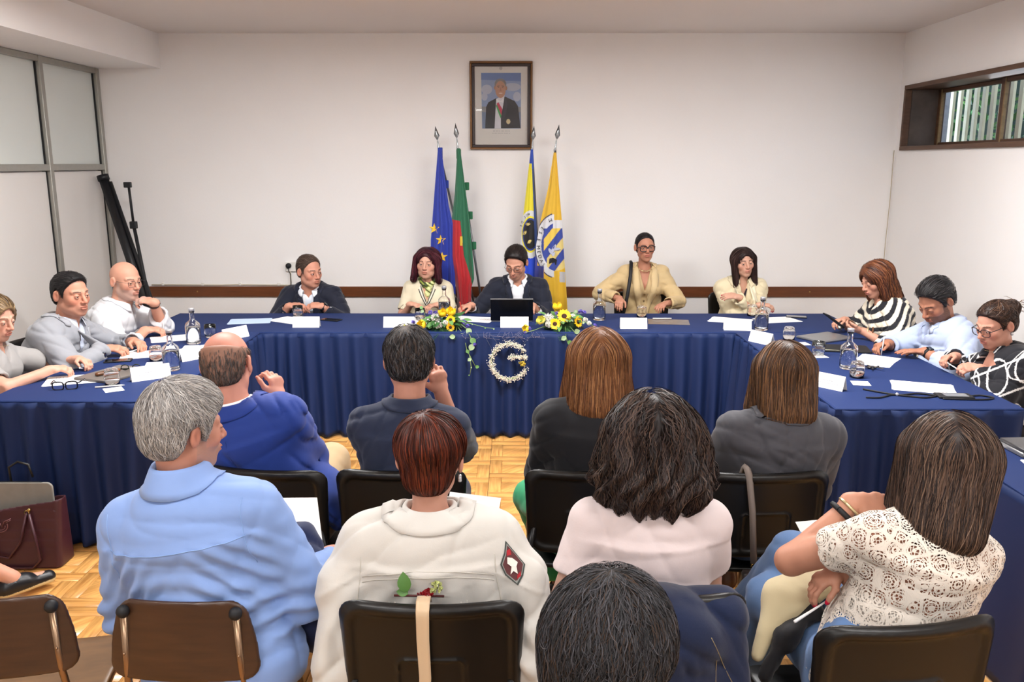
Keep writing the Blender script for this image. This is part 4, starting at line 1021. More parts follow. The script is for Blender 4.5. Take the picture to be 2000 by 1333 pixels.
def hair_long(L=.25, W=1.25, r0=.082, r1=.075, yo=-.01, wave=0, side=.02, sf=.2, open_=(.064, .090, .108), bot=True, back=.0, vol=.0, oy=.105):
    ax = A3(1, 0, 0)
    def f(q, cut=bot, face=True):
        x = np.abs(q[:, 0]); p = np.stack([x, q[:, 1], q[:, 2]], 1)
        d = d_ell(p, A3(0, -.014, .036+vol*.4), (.088+vol, .106+vol, .088+vol*.8))
        d = smin(d, d_rc(p, A3(0, -.034-back, .015), A3(0, -.045+yo-back, -L), r0, r1, ax, W), .035)
        d = smin(d, d_rc(p, A3(.080+vol, .012, .03), A3(.080*W*.85+side, .03, -min(L, sf)), .026, .022), .025)
        if wave:
            a = np.arctan2(q[:, 0], -q[:, 1]-.02); d = d+wave*(np.sin(a*9+q[:, 2]*22)*.5+np.sin(a*15-q[:, 2]*60+2*np.sin(q[:, 2]*31))*.5)*np.clip((.07-q[:, 2])/.1, 0, 1)
        if face: d = smax(d, -d_ell(p, A3(0, oy, -.032), open_), .014)
        if cut: d = smax(d, -L+.004*np.sin(q[:, 0]*130)-q[:, 2], .03)
        return d
    return f
def flow_short(crown=(0, -.05, .13), down=.3, fwd=0):
    c = A3(*crown)
    def f(P): d = P-c; d /= np.linalg.norm(d, axis=1)[:, None]; d[:, 2] -= down; d[:, 1] += fwd*(P[:, 2] > .05)*(P[:, 1] > -.03); return d
    return f
def flow_long(part=0, lat=1.0, backw=.35):
    def f(P):
        t = np.clip((P[:, 2]-.02)/.09, 0, 1); d = np.zeros_like(P); d[:, 0] = np.sign(P[:, 0]-part)*lat*t; d[:, 1] = -backw*t; d[:, 2] = -1.0+.35*t; return d
    return f
def flow_to(pt):
    c = A3(*pt)
    def f(P): return c-P
    return f
def strands(sd, V, n, Ls, seg, flow, w, pal, lift=.004, jit=.12, curl=0, rng=None, off0=.0008, taper=.3, minz=None, root=None):
    rng = rng or RNG; idx = rng.integers(0, len(V), n); P = V[idx].copy()+rng.normal(size=(n, 3))*.0015
    if root is not None: m = root(P); P = P[m]; n = len(P)
    L = rng.uniform(Ls[0], Ls[1], n); step = (L/seg)[:, None]; off = off0+rng.random(n)*lift; jv = rng.normal(size=(n, 3))*jit; ph = rng.random(n)*6.28; fr = rng.uniform(.6, 1.4, n)
    pts = []; nor = []; d0 = None
    for s in range(seg+1):
        g = grad(sd, P); dd = sd(P); P = P-g*(dd-off)[:, None]*(.9)
        pts.append(P.copy()); nor.append(g)
        d = flow(P)+jv*(.5+s/seg); d -= g*(d*g).sum(1)[:, None]; d /= np.linalg.norm(d, axis=1)[:, None]+1e-9
        if curl: sdv = np.cross(d, g); d = d+sdv*(np.sin(ph+s*fr*1.5)*curl)[:, None]; d /= np.linalg.norm(d, axis=1)[:, None]
        P = P+d*step
    pts = np.stack(pts); nor = np.stack(nor); T = np.gradient(pts, axis=0); T /= np.linalg.norm(T, axis=2)[..., None]+1e-9
    S = np.cross(T, nor); S /= np.linalg.norm(S, axis=2)[..., None]+1e-9
    tw = rng.normal(size=n)*.5; S = S*np.cos(tw)[None, :, None]+nor*np.sin(tw)[None, :, None]
    ww = (w*rng.uniform(.5, 1.3, n))[None, :, None]*np.interp(np.linspace(0, 1, seg+1), [0, .1, .6, 1], [.6, 1, .9, taper])[:, None, None]
    A = pts-S*ww; B = pts+S*ww; VV = np.stack([A, B], 2).transpose(1, 0, 2, 3).reshape(-1, 3)
    F = []; base = (np.arange(n)*(seg+1)*2)[:, None]; q = []
    for s in range(seg): q.append(np.stack([base[:, 0]+2*s, base[:, 0]+2*s+1, base[:, 0]+2*s+3, base[:, 0]+2*s+2], 1))
    F = np.concatenate(q); pal = np.array([lin(c) for c in pal]); c = pal[rng.integers(0, len(pal), n)]*rng.uniform(.8, 1.2, n)[:, None]
    col = np.repeat(c, (seg+1)*2, 0); return VV, F, col

# ------------------------------------------------------------------ hands
def hand(S, wr, d, n, side, s=1.0, curl=(.5, .6, .65, .7), thumb=.35, spread=.12, k=.006):
    """wr wrist, d towards the fingers, n the way the palm faces, side +1 right hand, -1 left"""
    wr = np.asarray(wr, float); d = nrm(d); n = np.asarray(n, float); n = nrm(n-d*(n@d)); t = np.cross(d, n)*side  # towards the thumb
    S.rc(wr-d*.02, wr+d*.02*s, .021*s, .019*s, .015, t, 1.25)
    S.rc(wr+d*.03*s+t*.004, wr+d*.078*s, .0145*s, .0135*s, .015, t, 2.5)
    S.ell(wr+d*.035*s+t*.022*s+n*.008*s, (.018*s,)*3, .012)
    tips = []
    for i, (o, L) in enumerate(((.029, .070), (.0095, .079), (-.0105, .073), (-.029, .057))):
        c = curl[i]; b = wr+d*(.084-.004*abs(i-1))*s+t*o*s; dd = nrm(d+t*(o*spread*30*.3)); r = (.0088, .009, .0086, .0078)[i]*s; a = c*.8
        p = b-dd*.012
        for j, f in enumerate((.46, .30, .26)):
            v = dd*math.cos(a)+n*math.sin(a); q = p+v*(L*f*s+(.012 if j == 0 else 0)); S.rc(p, q, r*(1-.1*j), r*(1-.1*(j+1)), k if j else .008); p = q; a += c*(1.1 if j == 0 else .8)
        tips.append(p)
    b = wr+d*.026*s+t*.024*s; v = nrm(d*.62+t*.75+n*thumb); q = b+v*.042*s; S.rc(b, q, .0125*s, .0105*s, .010)
    v2 = nrm(d*.9+t*(.35-thumb*.5)+n*thumb*1.1); q2 = q+v2*.03*s; S.rc(q, q2, .0102*s, .0092*s, .005); v3 = nrm(v2+n*.3-t*.2); q3 = q2+v3*.022*s; S.rc(q2, q3, .0092*s, .0072*s, .004)
    return tips+[q3]

# ------------------------------------------------------------------ people
M_SKIN = mat('skin', rough=.5, attr=True, nz=(35, .05), sss=.0, spec=.35, bump=(400, .08, .0006))
M_HAIR = mat('hair', rough=.45, attr=True, spec=.32)
M_HAIRS = mat('short_matt_hair', rough=.6, attr=True, spec=.3)
def eye_mesh():
    prof = []; V = [(0, 0, 1)]; col = [lin('0a0808')]; F = []
    rings = [(.12, '0a0808'), (.17, '0a0808'), (.19, '4a2f1e'), (.36, '4a2f1e'), (.42, '2a1a14'), (.46, 'e6dfda'), (.9, 'e6dfda'), (1.6, 'd8cfca')]
    for a, c in rings:
        for k in range(12): V.append((math.sin(a)*math.cos(k*PI/6), math.sin(a)*math.sin(k*PI/6), math.cos(a))); col.append(lin(c))
    T = []
    for k in range(12): T.append((0, 1+k, 1+(k+1) % 12, 1+(k+1) % 12))
    for r in range(len(rings)-1):
        for k in range(12): a = 1+r*12; F.append((a+k, a+12+k, a+12+(k+1) % 12, a+(k+1) % 12))
    cap = [1+k for k in range(12)]; F += [(cap[0], cap[1+3*i], cap[2+3*i], cap[min(3+3*i, 11)]) for i in range(3)]+[(cap[0], cap[3], cap[4], cap[6]), (cap[0], cap[6], cap[7], cap[9]), (cap[0], cap[9], cap[10], cap[11])]
    return npmesh('eye', V, F, np.array(col))
EYE = eye_mesh(); EYE.materials.append(mat('eye_surface', rough=.12, attr=True))
FABN = 0
def wrinkle(seed, A=.0035, sc=1.0, dirs=None):
    """long soft creases in a few directions, each fading in and out over the cloth"""
    r = np.random.default_rng(seed); n = 6; K = r.normal(size=(n, 3))*[.8, .8, 1.3]; K = K/np.linalg.norm(K, axis=1)[:, None]*r.uniform(22, 48, (n, 1))*sc; Mm = r.normal(size=(n, 3))*5.5*sc; Q = r.normal(size=(n, 3))*8*sc; ph = r.random(n*2)*6.28
    def f(P):
        o = np.zeros(len(P))
        for i in range(n):
            s = np.sin(P@K[i]+ph[i]+1.3*np.sin(P@Mm[i]+ph[i+n])); m = np.clip(np.sin(P@Q[i]+ph[(i+2) % n])*1.2, 0, 1); o += (1-np.abs(s))**2.2*m-.18*m
        return A*o*1.5
    return f
class Person:
    def __init__(s, label, base, head, face, look, fem=0, scale=1.0, fat=0.0, skin='c08a70', seat=.45, slouch=.02, twist=0, shw=None, name='person', hs=1.0):
        s.label = label; s.fem = fem; s.s = sc = scale*(.94 if fem else 1.0); s.fat = fat; s.skin = lin(skin); s.hs = hs*(.95 if fem else 1.0)
        a = math.radians(face); s.f = A3(math.cos(a), math.sin(a), 0); s.up = A3(0, 0, 1); s.r = np.cross(s.f, s.up)
        s.pel = A3(base[0], base[1], seat+.10); s.hd = A3(*head); s.root = thing(name, label, 'person', (base[0], base[1], 0))
        yw, pt, rl = [math.radians(v) for v in look]; hf = A3(math.cos(yw)*math.cos(pt), math.sin(yw)*math.cos(pt), math.sin(pt)); hr = nrm(np.cross(hf, s.up)); hu = np.cross(hr, hf)
        hr, hu = hr*math.cos(rl)-hu*math.sin(rl), hu*math.cos(rl)+hr*math.sin(rl); s.HR = np.stack([hr, hf, hu], 1)   # columns: right, forward, up
        sp = nrm(s.hd-s.pel); nd = nrm(.55*hu+.25*s.up+.4*sp); s.nb = s.hd-nd*.150*sc*(1)-hf*.018; s.nd = nd
        s.mid = s.pel+(s.nb-s.pel)*.45-s.f*slouch; w = nrm(s.nb-s.mid); s.w = w
        tw = math.radians(twist); r0 = s.r*math.cos(tw)+s.f*math.sin(tw); u = nrm(r0-w*(r0@w)); s.u = u; s.v = np.cross(w, u)
        if s.v@s.f < 0: s.v = -s.v
        sw = shw or (.150 if fem else .172); s.sw = sw*sc
        s.shR = s.nb-w*.098*sc+u*s.sw; s.shL = s.nb-w*.098*sc-u*s.sw
        s.arms = {}; s.legs = {}; s.H = {'fem': fem}
    def arm(s, side, wrist, hint=None, hd=None, hn=None, curl=(.5, .6, .65, .7), thumb=.35, spread=.12):
        sh = s.shR if side > 0 else s.shL; a, b = .285*s.s, .255*s.s; wr = A3(*wrist); v = wr-sh; L = np.linalg.norm(v)
        if L > (a+b)*.985: wr = sh+v/L*(a+b)*.985; v = wr-sh; L = np.linalg.norm(v)
        h = A3(*hint) if hint is not None else s.u*side*.6-s.up+.1*s.f*-1
        x = (a*a-b*b+L*L)/(2*L); y = math.sqrt(max(a*a-x*x, 1e-6)); d = v/L; h = nrm(h-d*(h@d)); el = sh+d*x+h*y
        s.arms[side] = dict(sh=sh, el=el, wr=wr, hd=nrm(A3(*hd)) if hd is not None else nrm(wr-el), hn=A3(*hn) if hn is not None else A3(0, 0, -1), curl=curl, thumb=thumb, spread=spread); return s
    def leg(s, side, knee=None, ankle=None, foot=None):
        hip = s.pel+s.r*side*.085*s.s; kn = A3(*knee) if knee is not None else hip+s.f*.40*s.s+s.r*side*.05+A3(0, 0, -.03); an = A3(*ankle) if ankle is not None else A3(kn[0]+s.f[0]*.03, kn[1]+s.f[1]*.03, .085)
        ft = A3(*foot) if foot is not None else s.f; s.legs[side] = dict(hip=hip, kn=kn, an=an, ft=nrm(ft)); return s
    def torso(s, S, off=0, pad=0, k=.05, bust=True, low=True, trap=.052):
        c = s.s; F = s.fat; fm = s.fem; ax = s.u
        hw = (.085 if not fm else .09)*c
        if low: S.rc(s.pel-s.r*hw, s.pel+s.r*hw, .105*c+F*.5+off, None, k)
        S.rc(s.pel+s.up*.03, s.mid, .098*c+F+off, (.096 if not fm else .086)*c+F+off, k, s.r, 1.38)
        ch = s.mid+(s.nb-s.mid)*.55
        S.rc(s.mid, ch, (.098 if not fm else .086)*c+F*.8+off, .108*c+F*.6+off, k, ax, 1.42 if not fm else 1.32)
        S.rc(ch, s.nb-s.w*.10*c, .108*c+F*.6+off, .080*c+F*.3+off, k, ax, 1.5 if not fm else 1.38)
        for sg, sh in ((1, s.shR), (-1, s.shL)):
            S.rc(s.nb-s.w*.040-s.v*.008, sh*.95+s.nb*.05+s.w*.010, .045*c+off*.6, .040*c+off*.9+pad*.7, k*.7)
            if fm and bust: S.ell(s.mid+(s.nb-s.mid)*.42+s.u*sg*.07*c+s.v*(.085*c+F*.5), (.066*c+off,)*3, .04)
        if F > .02: S.ell(s.pel*.5+s.mid*.5+s.f*(.04+F*.6), (.13+F*.6+off, .12+F*.7+off, .13), .06)
        return S
    def armops(s, S, side, off=0, end=1.0, r=(.047, .041, .039, .026), k=.02, pad=0):
        A = s.arms[side]; c = s.s*(.9 if s.fem else 1); F = s.fat*.25
        S.rc(A['sh'], A['el'], r[0]*c+off+F+pad, r[1]*c+off+F, .035)
        if end > 1e-3:
            w_ = A['el']+(A['wr']-A['el'])*min(end, 1.0); rr = r[2]+(r[3]-r[2])*end; S.rc(A['el'], w_, r[2]*c+off+F, rr*c+off+F*.4, k)
        return S
    def ux(s, P): q = P-s.nb; return q@s.u, q@s.v, q@s.w
    def local(s, P): return ((P-s.hd)@s.HR)/s.hs
    def world(s, q): return s.hd+(q*s.hs)@s.HR.T
    def body(s, hres=.0034, handres=.0036, res=.011, H=None, legs=True, hide_low=True):
        H = s.H; S = Sdf(); s.torso(S, -.012)
        for sd in s.arms: s.armops(S, sd, 0); A = s.arms[sd]; A['tips'] = hand(S, A['wr'], A['hd'], A['hn'], sd, s.s*(.93 if s.fem else 1.0), A['curl'], A['thumb'], A['spread'])
        nr = (.046 if s.fem else .053)*s.s*(1+s.fat*1.5)*min(s.hs, 1.03); S.rc(s.world(A3(0, -.026, -.04)[None])[0], s.nb-s.w*.03, nr, nr*1.08, .03)
        S.rc(s.world(A3(0, .025, -.085)[None])[0], s.nb+s.v*.03-s.w*.05, nr*.62, nr*.7, .035)
        hm = .15*s.hs
        S.fn(lambda P: head_sd(s.local(P), H)*s.hs, s.hd-hm, s.hd+hm, .018)
        if legs:
            for sd, Lg in s.legs.items():
                S.rc(Lg['hip'], Lg['kn'], .078*s.s+s.fat*.4, .054*s.s, .04); S.rc(Lg['kn'], Lg['an'], .052*s.s, .036*s.s, .02); S.rc(Lg['an']-A3(0, 0, .03), Lg['an']+Lg['ft']*.13-A3(0, 0, .05), .035, .026, .02)
        fine = [(s.hd-hm*.99, s.hd+hm*.99, hres)]
        for sd, A in s.arms.items():
            c = A['wr']+A['hd']*.08; b = .125; fine.append((c-b, c+b, handres))
        V, F = nets_multi(S, res, fine); col = np.tile(np.array(s.skin), (len(V), 1)); q = s.local(V); m = (np.abs(q) < .14).all(1)
        col[m] = head_col(q[m], H, s.skin)
        nail = s.__dict__.get('nails')
        for sd, A in s.arms.items():
            for i, tp in enumerate(A['tips']):
                dd = np.linalg.norm(V-tp, axis=1); mm = dd < .0085
                if mm.any(): col[mm] = lin(nail) if nail else np.array(s.skin)*A3(1.05, .85, .82)
        s.S = S; s.mesh('body', V, F, col, M_SKIN)
        if H.get('eyes', 1) and not H.get('closed'):
            gy = H.get('gaze', (0, 0))
            for sd in (-1, 1):
                o = bpy.data.objects.new('eye', EYE); C.objects.link(o); o.parent = s.root; p = s.world(A3(sd*.031, .0785, .001)[None])[0]-s.o
                g = nrm(s.HR@nrm(A3(gy[0], 1, gy[1]))); M_ = frame_from(Vector(g)); o.matrix_local = Matrix.Translation(Vector(p)) @ M_ @ Matrix.Scale(.0126*s.hs, 4)
        return s
    @property
    def o(s): return np.array(s.root.location)
    def mesh(s, name, V, F, col, m, parent=None, smooth=True):
        par = parent or s.root; O = s.o; me = npmesh(name, V-O, F, col, smooth); o = link(name, me, m, par)
        return o
    def garment(s, name, color, off=.012, pad=0, sleeve=1.0, res=.008, wr=None, mtl=None, neck=None, v=None, hem=.0, k=.05, loose=0, colf=None, posts=(), cuffs=True, arms=True, low=True, extra=None, bust=True, neckr=None, trap=.052, label=None, flare=0):
        S = Sdf(); s.torso(S, off, pad, k, bust, low, trap)
        if arms:
            for sd in s.arms:
                A = s.arms[sd]; s.armops(S, sd, off+loose, sleeve, pad=pad)
        if extra: extra(S)
        if arms and cuffs:
            for sd in s.arms:
                A = s.arms[sd]; c = s.s
                if sleeve > .05: p = A['el']+(A['wr']-A['el'])*sleeve*.97; d = nrm(A['wr']-A['el'])
                else: t = 1+sleeve; p = A['sh']+(A['el']-A['sh'])*t; d = nrm(A['el']-A['sh'])
                S.cut(p, d, .09, .35 if sleeve <= .05 else .12, .004)
                rr = .033 if sleeve > .6 else .05; S.rc(p-d*.03, p+d*.05, rr*c*(.9 if s.fem else 1)+off*.3+(.004 if sleeve > .6 else .0), None, .003, op='s')
        nr = neckr if neckr is not None else (.058 if s.fem else .066)*s.s
        S.rc(s.nb-s.w*.0, s.nb+s.nd*.25, nr, nr*1.15, .008, op='s')
        if v is not None:    # open V down the front: (half width at neck, depth below neck base, [start offset])
            vw, vd = v[:2]
            def vf(P):
                a, b, w_ = s.ux(P); t = (w_+vd)/vd; return np.maximum(np.abs(a)-vw*np.clip(t, 0, 1.15), np.maximum(-(b-.0), -(w_+vd)))
            S.fn(vf, s.nb-.6, s.nb+.3, .004, op='s')
        if hem is not None:
            z = s.pel[2]+hem; S.fn(lambda P: z-P[:, 2], A3(-9, -9, -9), A3(9, 9, 9), .01, op='i')
        if wr is not None: S.post.append(lambda P, d: d+wr(P))
        # creases gathered at elbows
        def cre(P, d):
            for A in s.arms.values():
                q = P-A['el']; r = np.linalg.norm(q, axis=1); ax = nrm(A['wr']-A['el']); ax2 = nrm(A['el']-A['sh']); d = d+.0032*np.exp(-(r/.085)**2)*np.sin((q@nrm(ax-ax2*.3))*115+np.sin(q@s.u*30)*2)
            return d
        if arms and sleeve > .3: S.post.append(cre)
        for p in posts: S.post.append(p)
        lo, hi = S.bounds(); V, F = nets(S, lo, hi, res)
        col = np.tile(np.array(lin(color)), (len(V), 1))
        if colf: col = colf(V, col)
        o = s.mesh(name, V, F, col, mtl or fabric()); 
        if label: o['label'] = label
        s.G = S; return o
    def trousers(s, name, color, off=.014, res=.012, mtl=None, end=.93, wr=None, cut=True):
        S = Sdf(); S.rc(s.pel-s.r*.085, s.pel+s.r*.085, .108*s.s+s.fat*.5+off, None, .05); S.rc(s.pel, s.pel+s.up*.09, .1*s.s+s.fat+off, None, .05, s.r, 1.3)
        for Lg in s.legs.values():
            S.rc(Lg['hip'], Lg['kn'], .082*s.s+s.fat*.4+off, .062*s.s+off, .04); a = Lg['kn']+(Lg['an']-Lg['kn'])*end; S.rc(Lg['kn'], a, .060*s.s+off, .050*s.s+off, .025)
            S.cut(a-nrm(Lg['an']-Lg['kn'])*.0, Lg['an']-Lg['kn'], .1, .2); S.rc(a-nrm(Lg['an']-Lg['kn'])*.03, a+nrm(Lg['an']-Lg['kn'])*.1, .045*s.s, None, .003, op='s')
        if wr is not None: S.post.append(lambda P, d: d+wr(P))
        lo, hi = S.bounds(); V, F = nets(S, lo, hi, res); return s.mesh(name, V, F, np.tile(np.array(lin(color)), (len(V), 1)), mtl or fabric())
    def shoe(s, color, name='shoe', h=.0, boot=0, res=.007, sole=None, open_=False):
        for Lg in s.legs.values():
            S = Sdf(); an = Lg['an']; ft = nrm(A3(Lg['ft'][0], Lg['ft'][1], 0)); sd = np.cross(ft, A3(0, 0, 1)); b = A3(an[0], an[1], an[2]-.085)
            S.rc(b-ft*.03+A3(0, 0, .04), b+ft*.15+A3(0, 0, .028), .038, .030, .02, sd, 1.12); S.rc(b-ft*.01+A3(0, 0, .06), b+ft*.05+A3(0, 0, .05), .04, .034, .03)
            if boot: S.rc(b-ft*.01+A3(0, 0, .06), b-ft*.01+A3(0, 0, boot), .046, .052, .03)
            S.cut(b+A3(0, 0, .004), A3(0, 0, -1), .4, .2); S.rc(b-ft*.01+A3(0, 0, boot-.02 if boot else .07), b-ft*.01+A3(0, 0, .3), .036, .04, .004, op='s')
            lo, hi = S.bounds(); V, F = nets(S, lo, hi, res); col = np.tile(np.array(lin(color)), (len(V), 1))
            if sole: col[V[:, 2] < b[2]+.026] = lin(sole)
            s.mesh(name, V, F, col, mat('shoe_leather', rough=.35, attr=True))
    def hair(s, sd, pal, res=.005, n=1500, Ls=(.03, .05), seg=4, flow=None, w=.0011, lift=.004, base=None, jit=.12, curl=0, flowsd=None, mtl=None, box=((-.16, -.2, -.2), (.16, .16, .17)), root=None, name='hair', taper=.3, bm=.8, off0=.0008, rootV=None):
        V, F = nets(sd, box[0], box[1], res); g0 = np.array(lin(base or pal[0]))*bm; col = np.tile(g0, (len(V), 1))
        VV, FF, cc = strands(flowsd or sd, V, n, Ls, seg, flow or flow_short(), w, pal, lift, jit, curl, off0=off0, root=root, taper=taper)
        Vt = np.concatenate([V, VV]); Ft = np.concatenate([F, FF+len(V)]); ct = np.concatenate([col, cc])
        return s.mesh(name, s.world(Vt), Ft, ct, mtl or M_HAIR)
    def collar(s, M_, r0=.064, hc=.036, drop=.034, flare=.018, gap=28, name='collar', back=0, tilt=0, wid=1.05, spread=.0, z0=-.012, color=None, th=.0022):
        """folded collar: stands round the neck and falls over"""
        r0 *= s.s*(.9 if s.fem else 1); ax = nrm(s.nd*.75+s.w*.25-s.v*.05); u = nrm(s.u-ax*(s.u@ax)); v = np.cross(ax, u); v = v if v@s.v > 0 else -v; V = []; F = []; nA = 40
        prof = [(0, 0, 0), (-.002, hc*.55, 0), (0, hc*.95, 0), (.004, hc, 0), (.009, hc*.85, 0), (.35, .55, 1), (.7, .25, 1), (1, 0, 1)]
        for i in range(nA+1):
            a = math.radians(-180+gap+(360-2*gap)*i/nA); front = (1+math.cos(a-math.pi))/2 if True else 0   # a=0 at the back
            f_ = max(0, (abs(a)-1.9)/(math.pi-1.9)) if abs(a) > 1.9 else 0
            for (dr, dh, fl) in prof:
                if fl: r = r0+.010+(flare+spread*f_)*dr; h = hc*.85-(drop+hc*.85-.02+.016*f_)*dr*.8
                else: r, h = r0+dr, dh
                h -= f_*.022
                V.append(s.nb+ax*(z0+h)-v*math.cos(a)*r*1.08+u*math.sin(a)*r*wid-v*back)
        V = np.array(V); m = len(prof); fold = (np.arange(len(V)) % m) >= m-3
        if getattr(s, 'G', None) is not None:
            Q = V[fold]
            for it in range(4): dd = s.G(Q); g = grad(s.G, Q); Q = Q+g*np.clip(np.where(dd > .4, 0, .004-dd), 0, .02)[:, None]
            V[fold] = Q
        F = [(i*m+j, (i+1)*m+j, (i+1)*m+j+1, i*m+j+1) for i in range(nA) for j in range(m-1)]
        o = s.mesh(name, np.array(V), F, np.tile(np.array(lin(color or 'ffffff')), (len(V), 1)), M_); solidify(o, th, 0); return o
    def glasses(s, M_, rr=(.025, .019), th=.002, z=.0):
        Mx = Matrix(((*s.HR[0], 0), (*s.HR[1], 0), (*s.HR[2], 0), (0, 0, 0, 1))); p = s.world(A3(0, .103, z)[None])[0]-s.o
        specs(s.root, M_, rr=rr, th=th, name='glasses', Mx=Matrix.Translation(Vector(p)) @ Mx @ Matrix.Scale(s.hs, 4))
    def ring(s, p, d, r, th, M_, name, flat=1.0, w_=None):
        d = nrm(d); a = nrm(np.cross(d, A3(.3, .5, .8))); b = np.cross(d, a); m = MB(); q = np.asarray(p)-s.o
        m.tube([tuple(q+(a*math.cos(t)+b*math.sin(t))*r) for t in np.linspace(0, 2*PI, 25)], th, 6, cap=False); o = m.build(name, M_, s.root); return o
    def watch(s, side, M_, t=.9, color=None, face=True):
        A = s.arms[side]; d = nrm(A['wr']-A['el']); p = A['el']+(A['wr']-A['el'])*t-s.o; n = -nrm(A['hn']-d*(A['hn']@d)); b = np.cross(d, n)
        M4 = Matrix(((b[0], d[0], n[0], 0), (b[1], d[1], n[1], 0), (b[2], d[2], n[2], 0), (0, 0, 0, 1))); r = .030*s.s*(.85 if s.fem else 1)
        m = MB(); m.lathe([(r, -.009), (r+.003, -.009), (r+.003, .009), (r, .009), (r, -.009)], seg=20, M=Matrix.Translation(Vector(p)) @ M4 @ Matrix.Rotation(PI/2, 4, 'X')); o = m.build('watch', M_, s.root)
        MB().box(-.016, .016, -.018, .018, r, r+.009, .004, M=Matrix.Translation(Vector(p)) @ M4).build('watch_face', M_DPH if face else M_SILV, o)
def fabric(rough=.75, b=.25, sc=350): return mat('fabric_%g' % (rough), rough=rough, attr=True, nz=(9, .05), bump=(sc, b, .0008), sheen=.15, spec=.3)
def tubething(name, pts, r, M_, label, cat, seg=8):
    O = Vector(pts[0]); m = MB(); m.tube([Vector(p)-O for p in pts], r, seg); o = m.build(name, M_, None, O); tag(o, label, cat); return o

def march(G, P, d, L=.4, n=90):
    """from inside a shape, the outermost surface point along direction d"""
    P = np.atleast_2d(np.asarray(P, float)); d = nrm(d); ts = np.linspace(0, L, n); D = np.stack([G(P+d*t) for t in ts], 1); ok = (D < 0).any(1)
    k = np.array([np.nonzero(r < 0)[0].max() if (r < 0).any() else 0 for r in D]); k2 = np.minimum(k+1, n-1); a = D[np.arange(len(P)), k]; b = D[np.arange(len(P)), k2]
    t = ts[k]+(ts[k2]-ts[k])*np.clip(a/np.where(np.abs(a-b) < 1e-9, 1, a-b), 0, 1); return (P+d*t[:, None])[ok]

def flow_back(lat=.5, down=.7):
    def f(P):
        d = np.zeros_like(P); t = np.clip((P[:, 2]-.03)/.06, 0, 1); d[:, 1] = -1*t-.25; d[:, 0] = P[:, 0]*8*lat*t; d[:, 2] = -down*(1-t)+.25*t*(P[:, 1] > .02); return d
    return f
def lapel(p, vw, vd, mtl, wide=.055, top=.015, notch=.075, color='202020', off=.004):
    """a pair of real lapels folded back along the open front"""
    for sg in (-1, 1):
        V = []; nI, nJ = 22, 5; hs_ = np.linspace(top, vd*.985, nI+1)
        for h in hs_:
            t = (vd-h)/vd; inner = vw*t*.97
            wd = wide*np.interp(h, [top, notch-.006, notch-.001, notch+.006, vd*.35, vd], [.62, .95, .62, 1.0, .95, .02])
            for j in range(nJ+1): V.append((inner+wd*j/nJ, h+.012*j/nJ*(1 if h > notch else -.2), .004*math.sin(PI*min(j/nJ, .9))))
        V = np.array(V); st = p.nb+np.outer(sg*V[:, 0], p.u)-np.outer(V[:, 1], p.w)-p.v*.02
        ts = np.linspace(0, .3, 90); D = np.stack([p.G(st+p.v*t) for t in ts], 1); k = np.array([np.nonzero(r < 0)[0].max() if (r < 0).any() else -1 for r in D])
        dist = np.where(k >= 0, ts[np.clip(k, 0, 89)], np.nan)
        g = dist.reshape(nI+1, nJ+1)
        for i in range(nI+1):   # fill missing samples from neighbours along the row
            r = g[i]; ok = ~np.isnan(r)
            g[i] = np.interp(np.arange(nJ+1), np.nonzero(ok)[0], r[ok]) if ok.any() else (g[i-1] if i else .08)
        for _ in range(3): g[1:-1] = (g[:-2]+2*g[1:-1]+g[2:])/4
        P = st+np.outer(g.ravel()+off+V[:, 2], p.v); F = [(i*(nJ+1)+j, (i+1)*(nJ+1)+j, (i+1)*(nJ+1)+j+1, i*(nJ+1)+j+1) for i in range(nI) for j in range(nJ)]
        o = p.mesh('lapel', P, F, np.tile(np.array(lin(color)), (len(P), 1)), mtl); solidify(o, .003, 0)
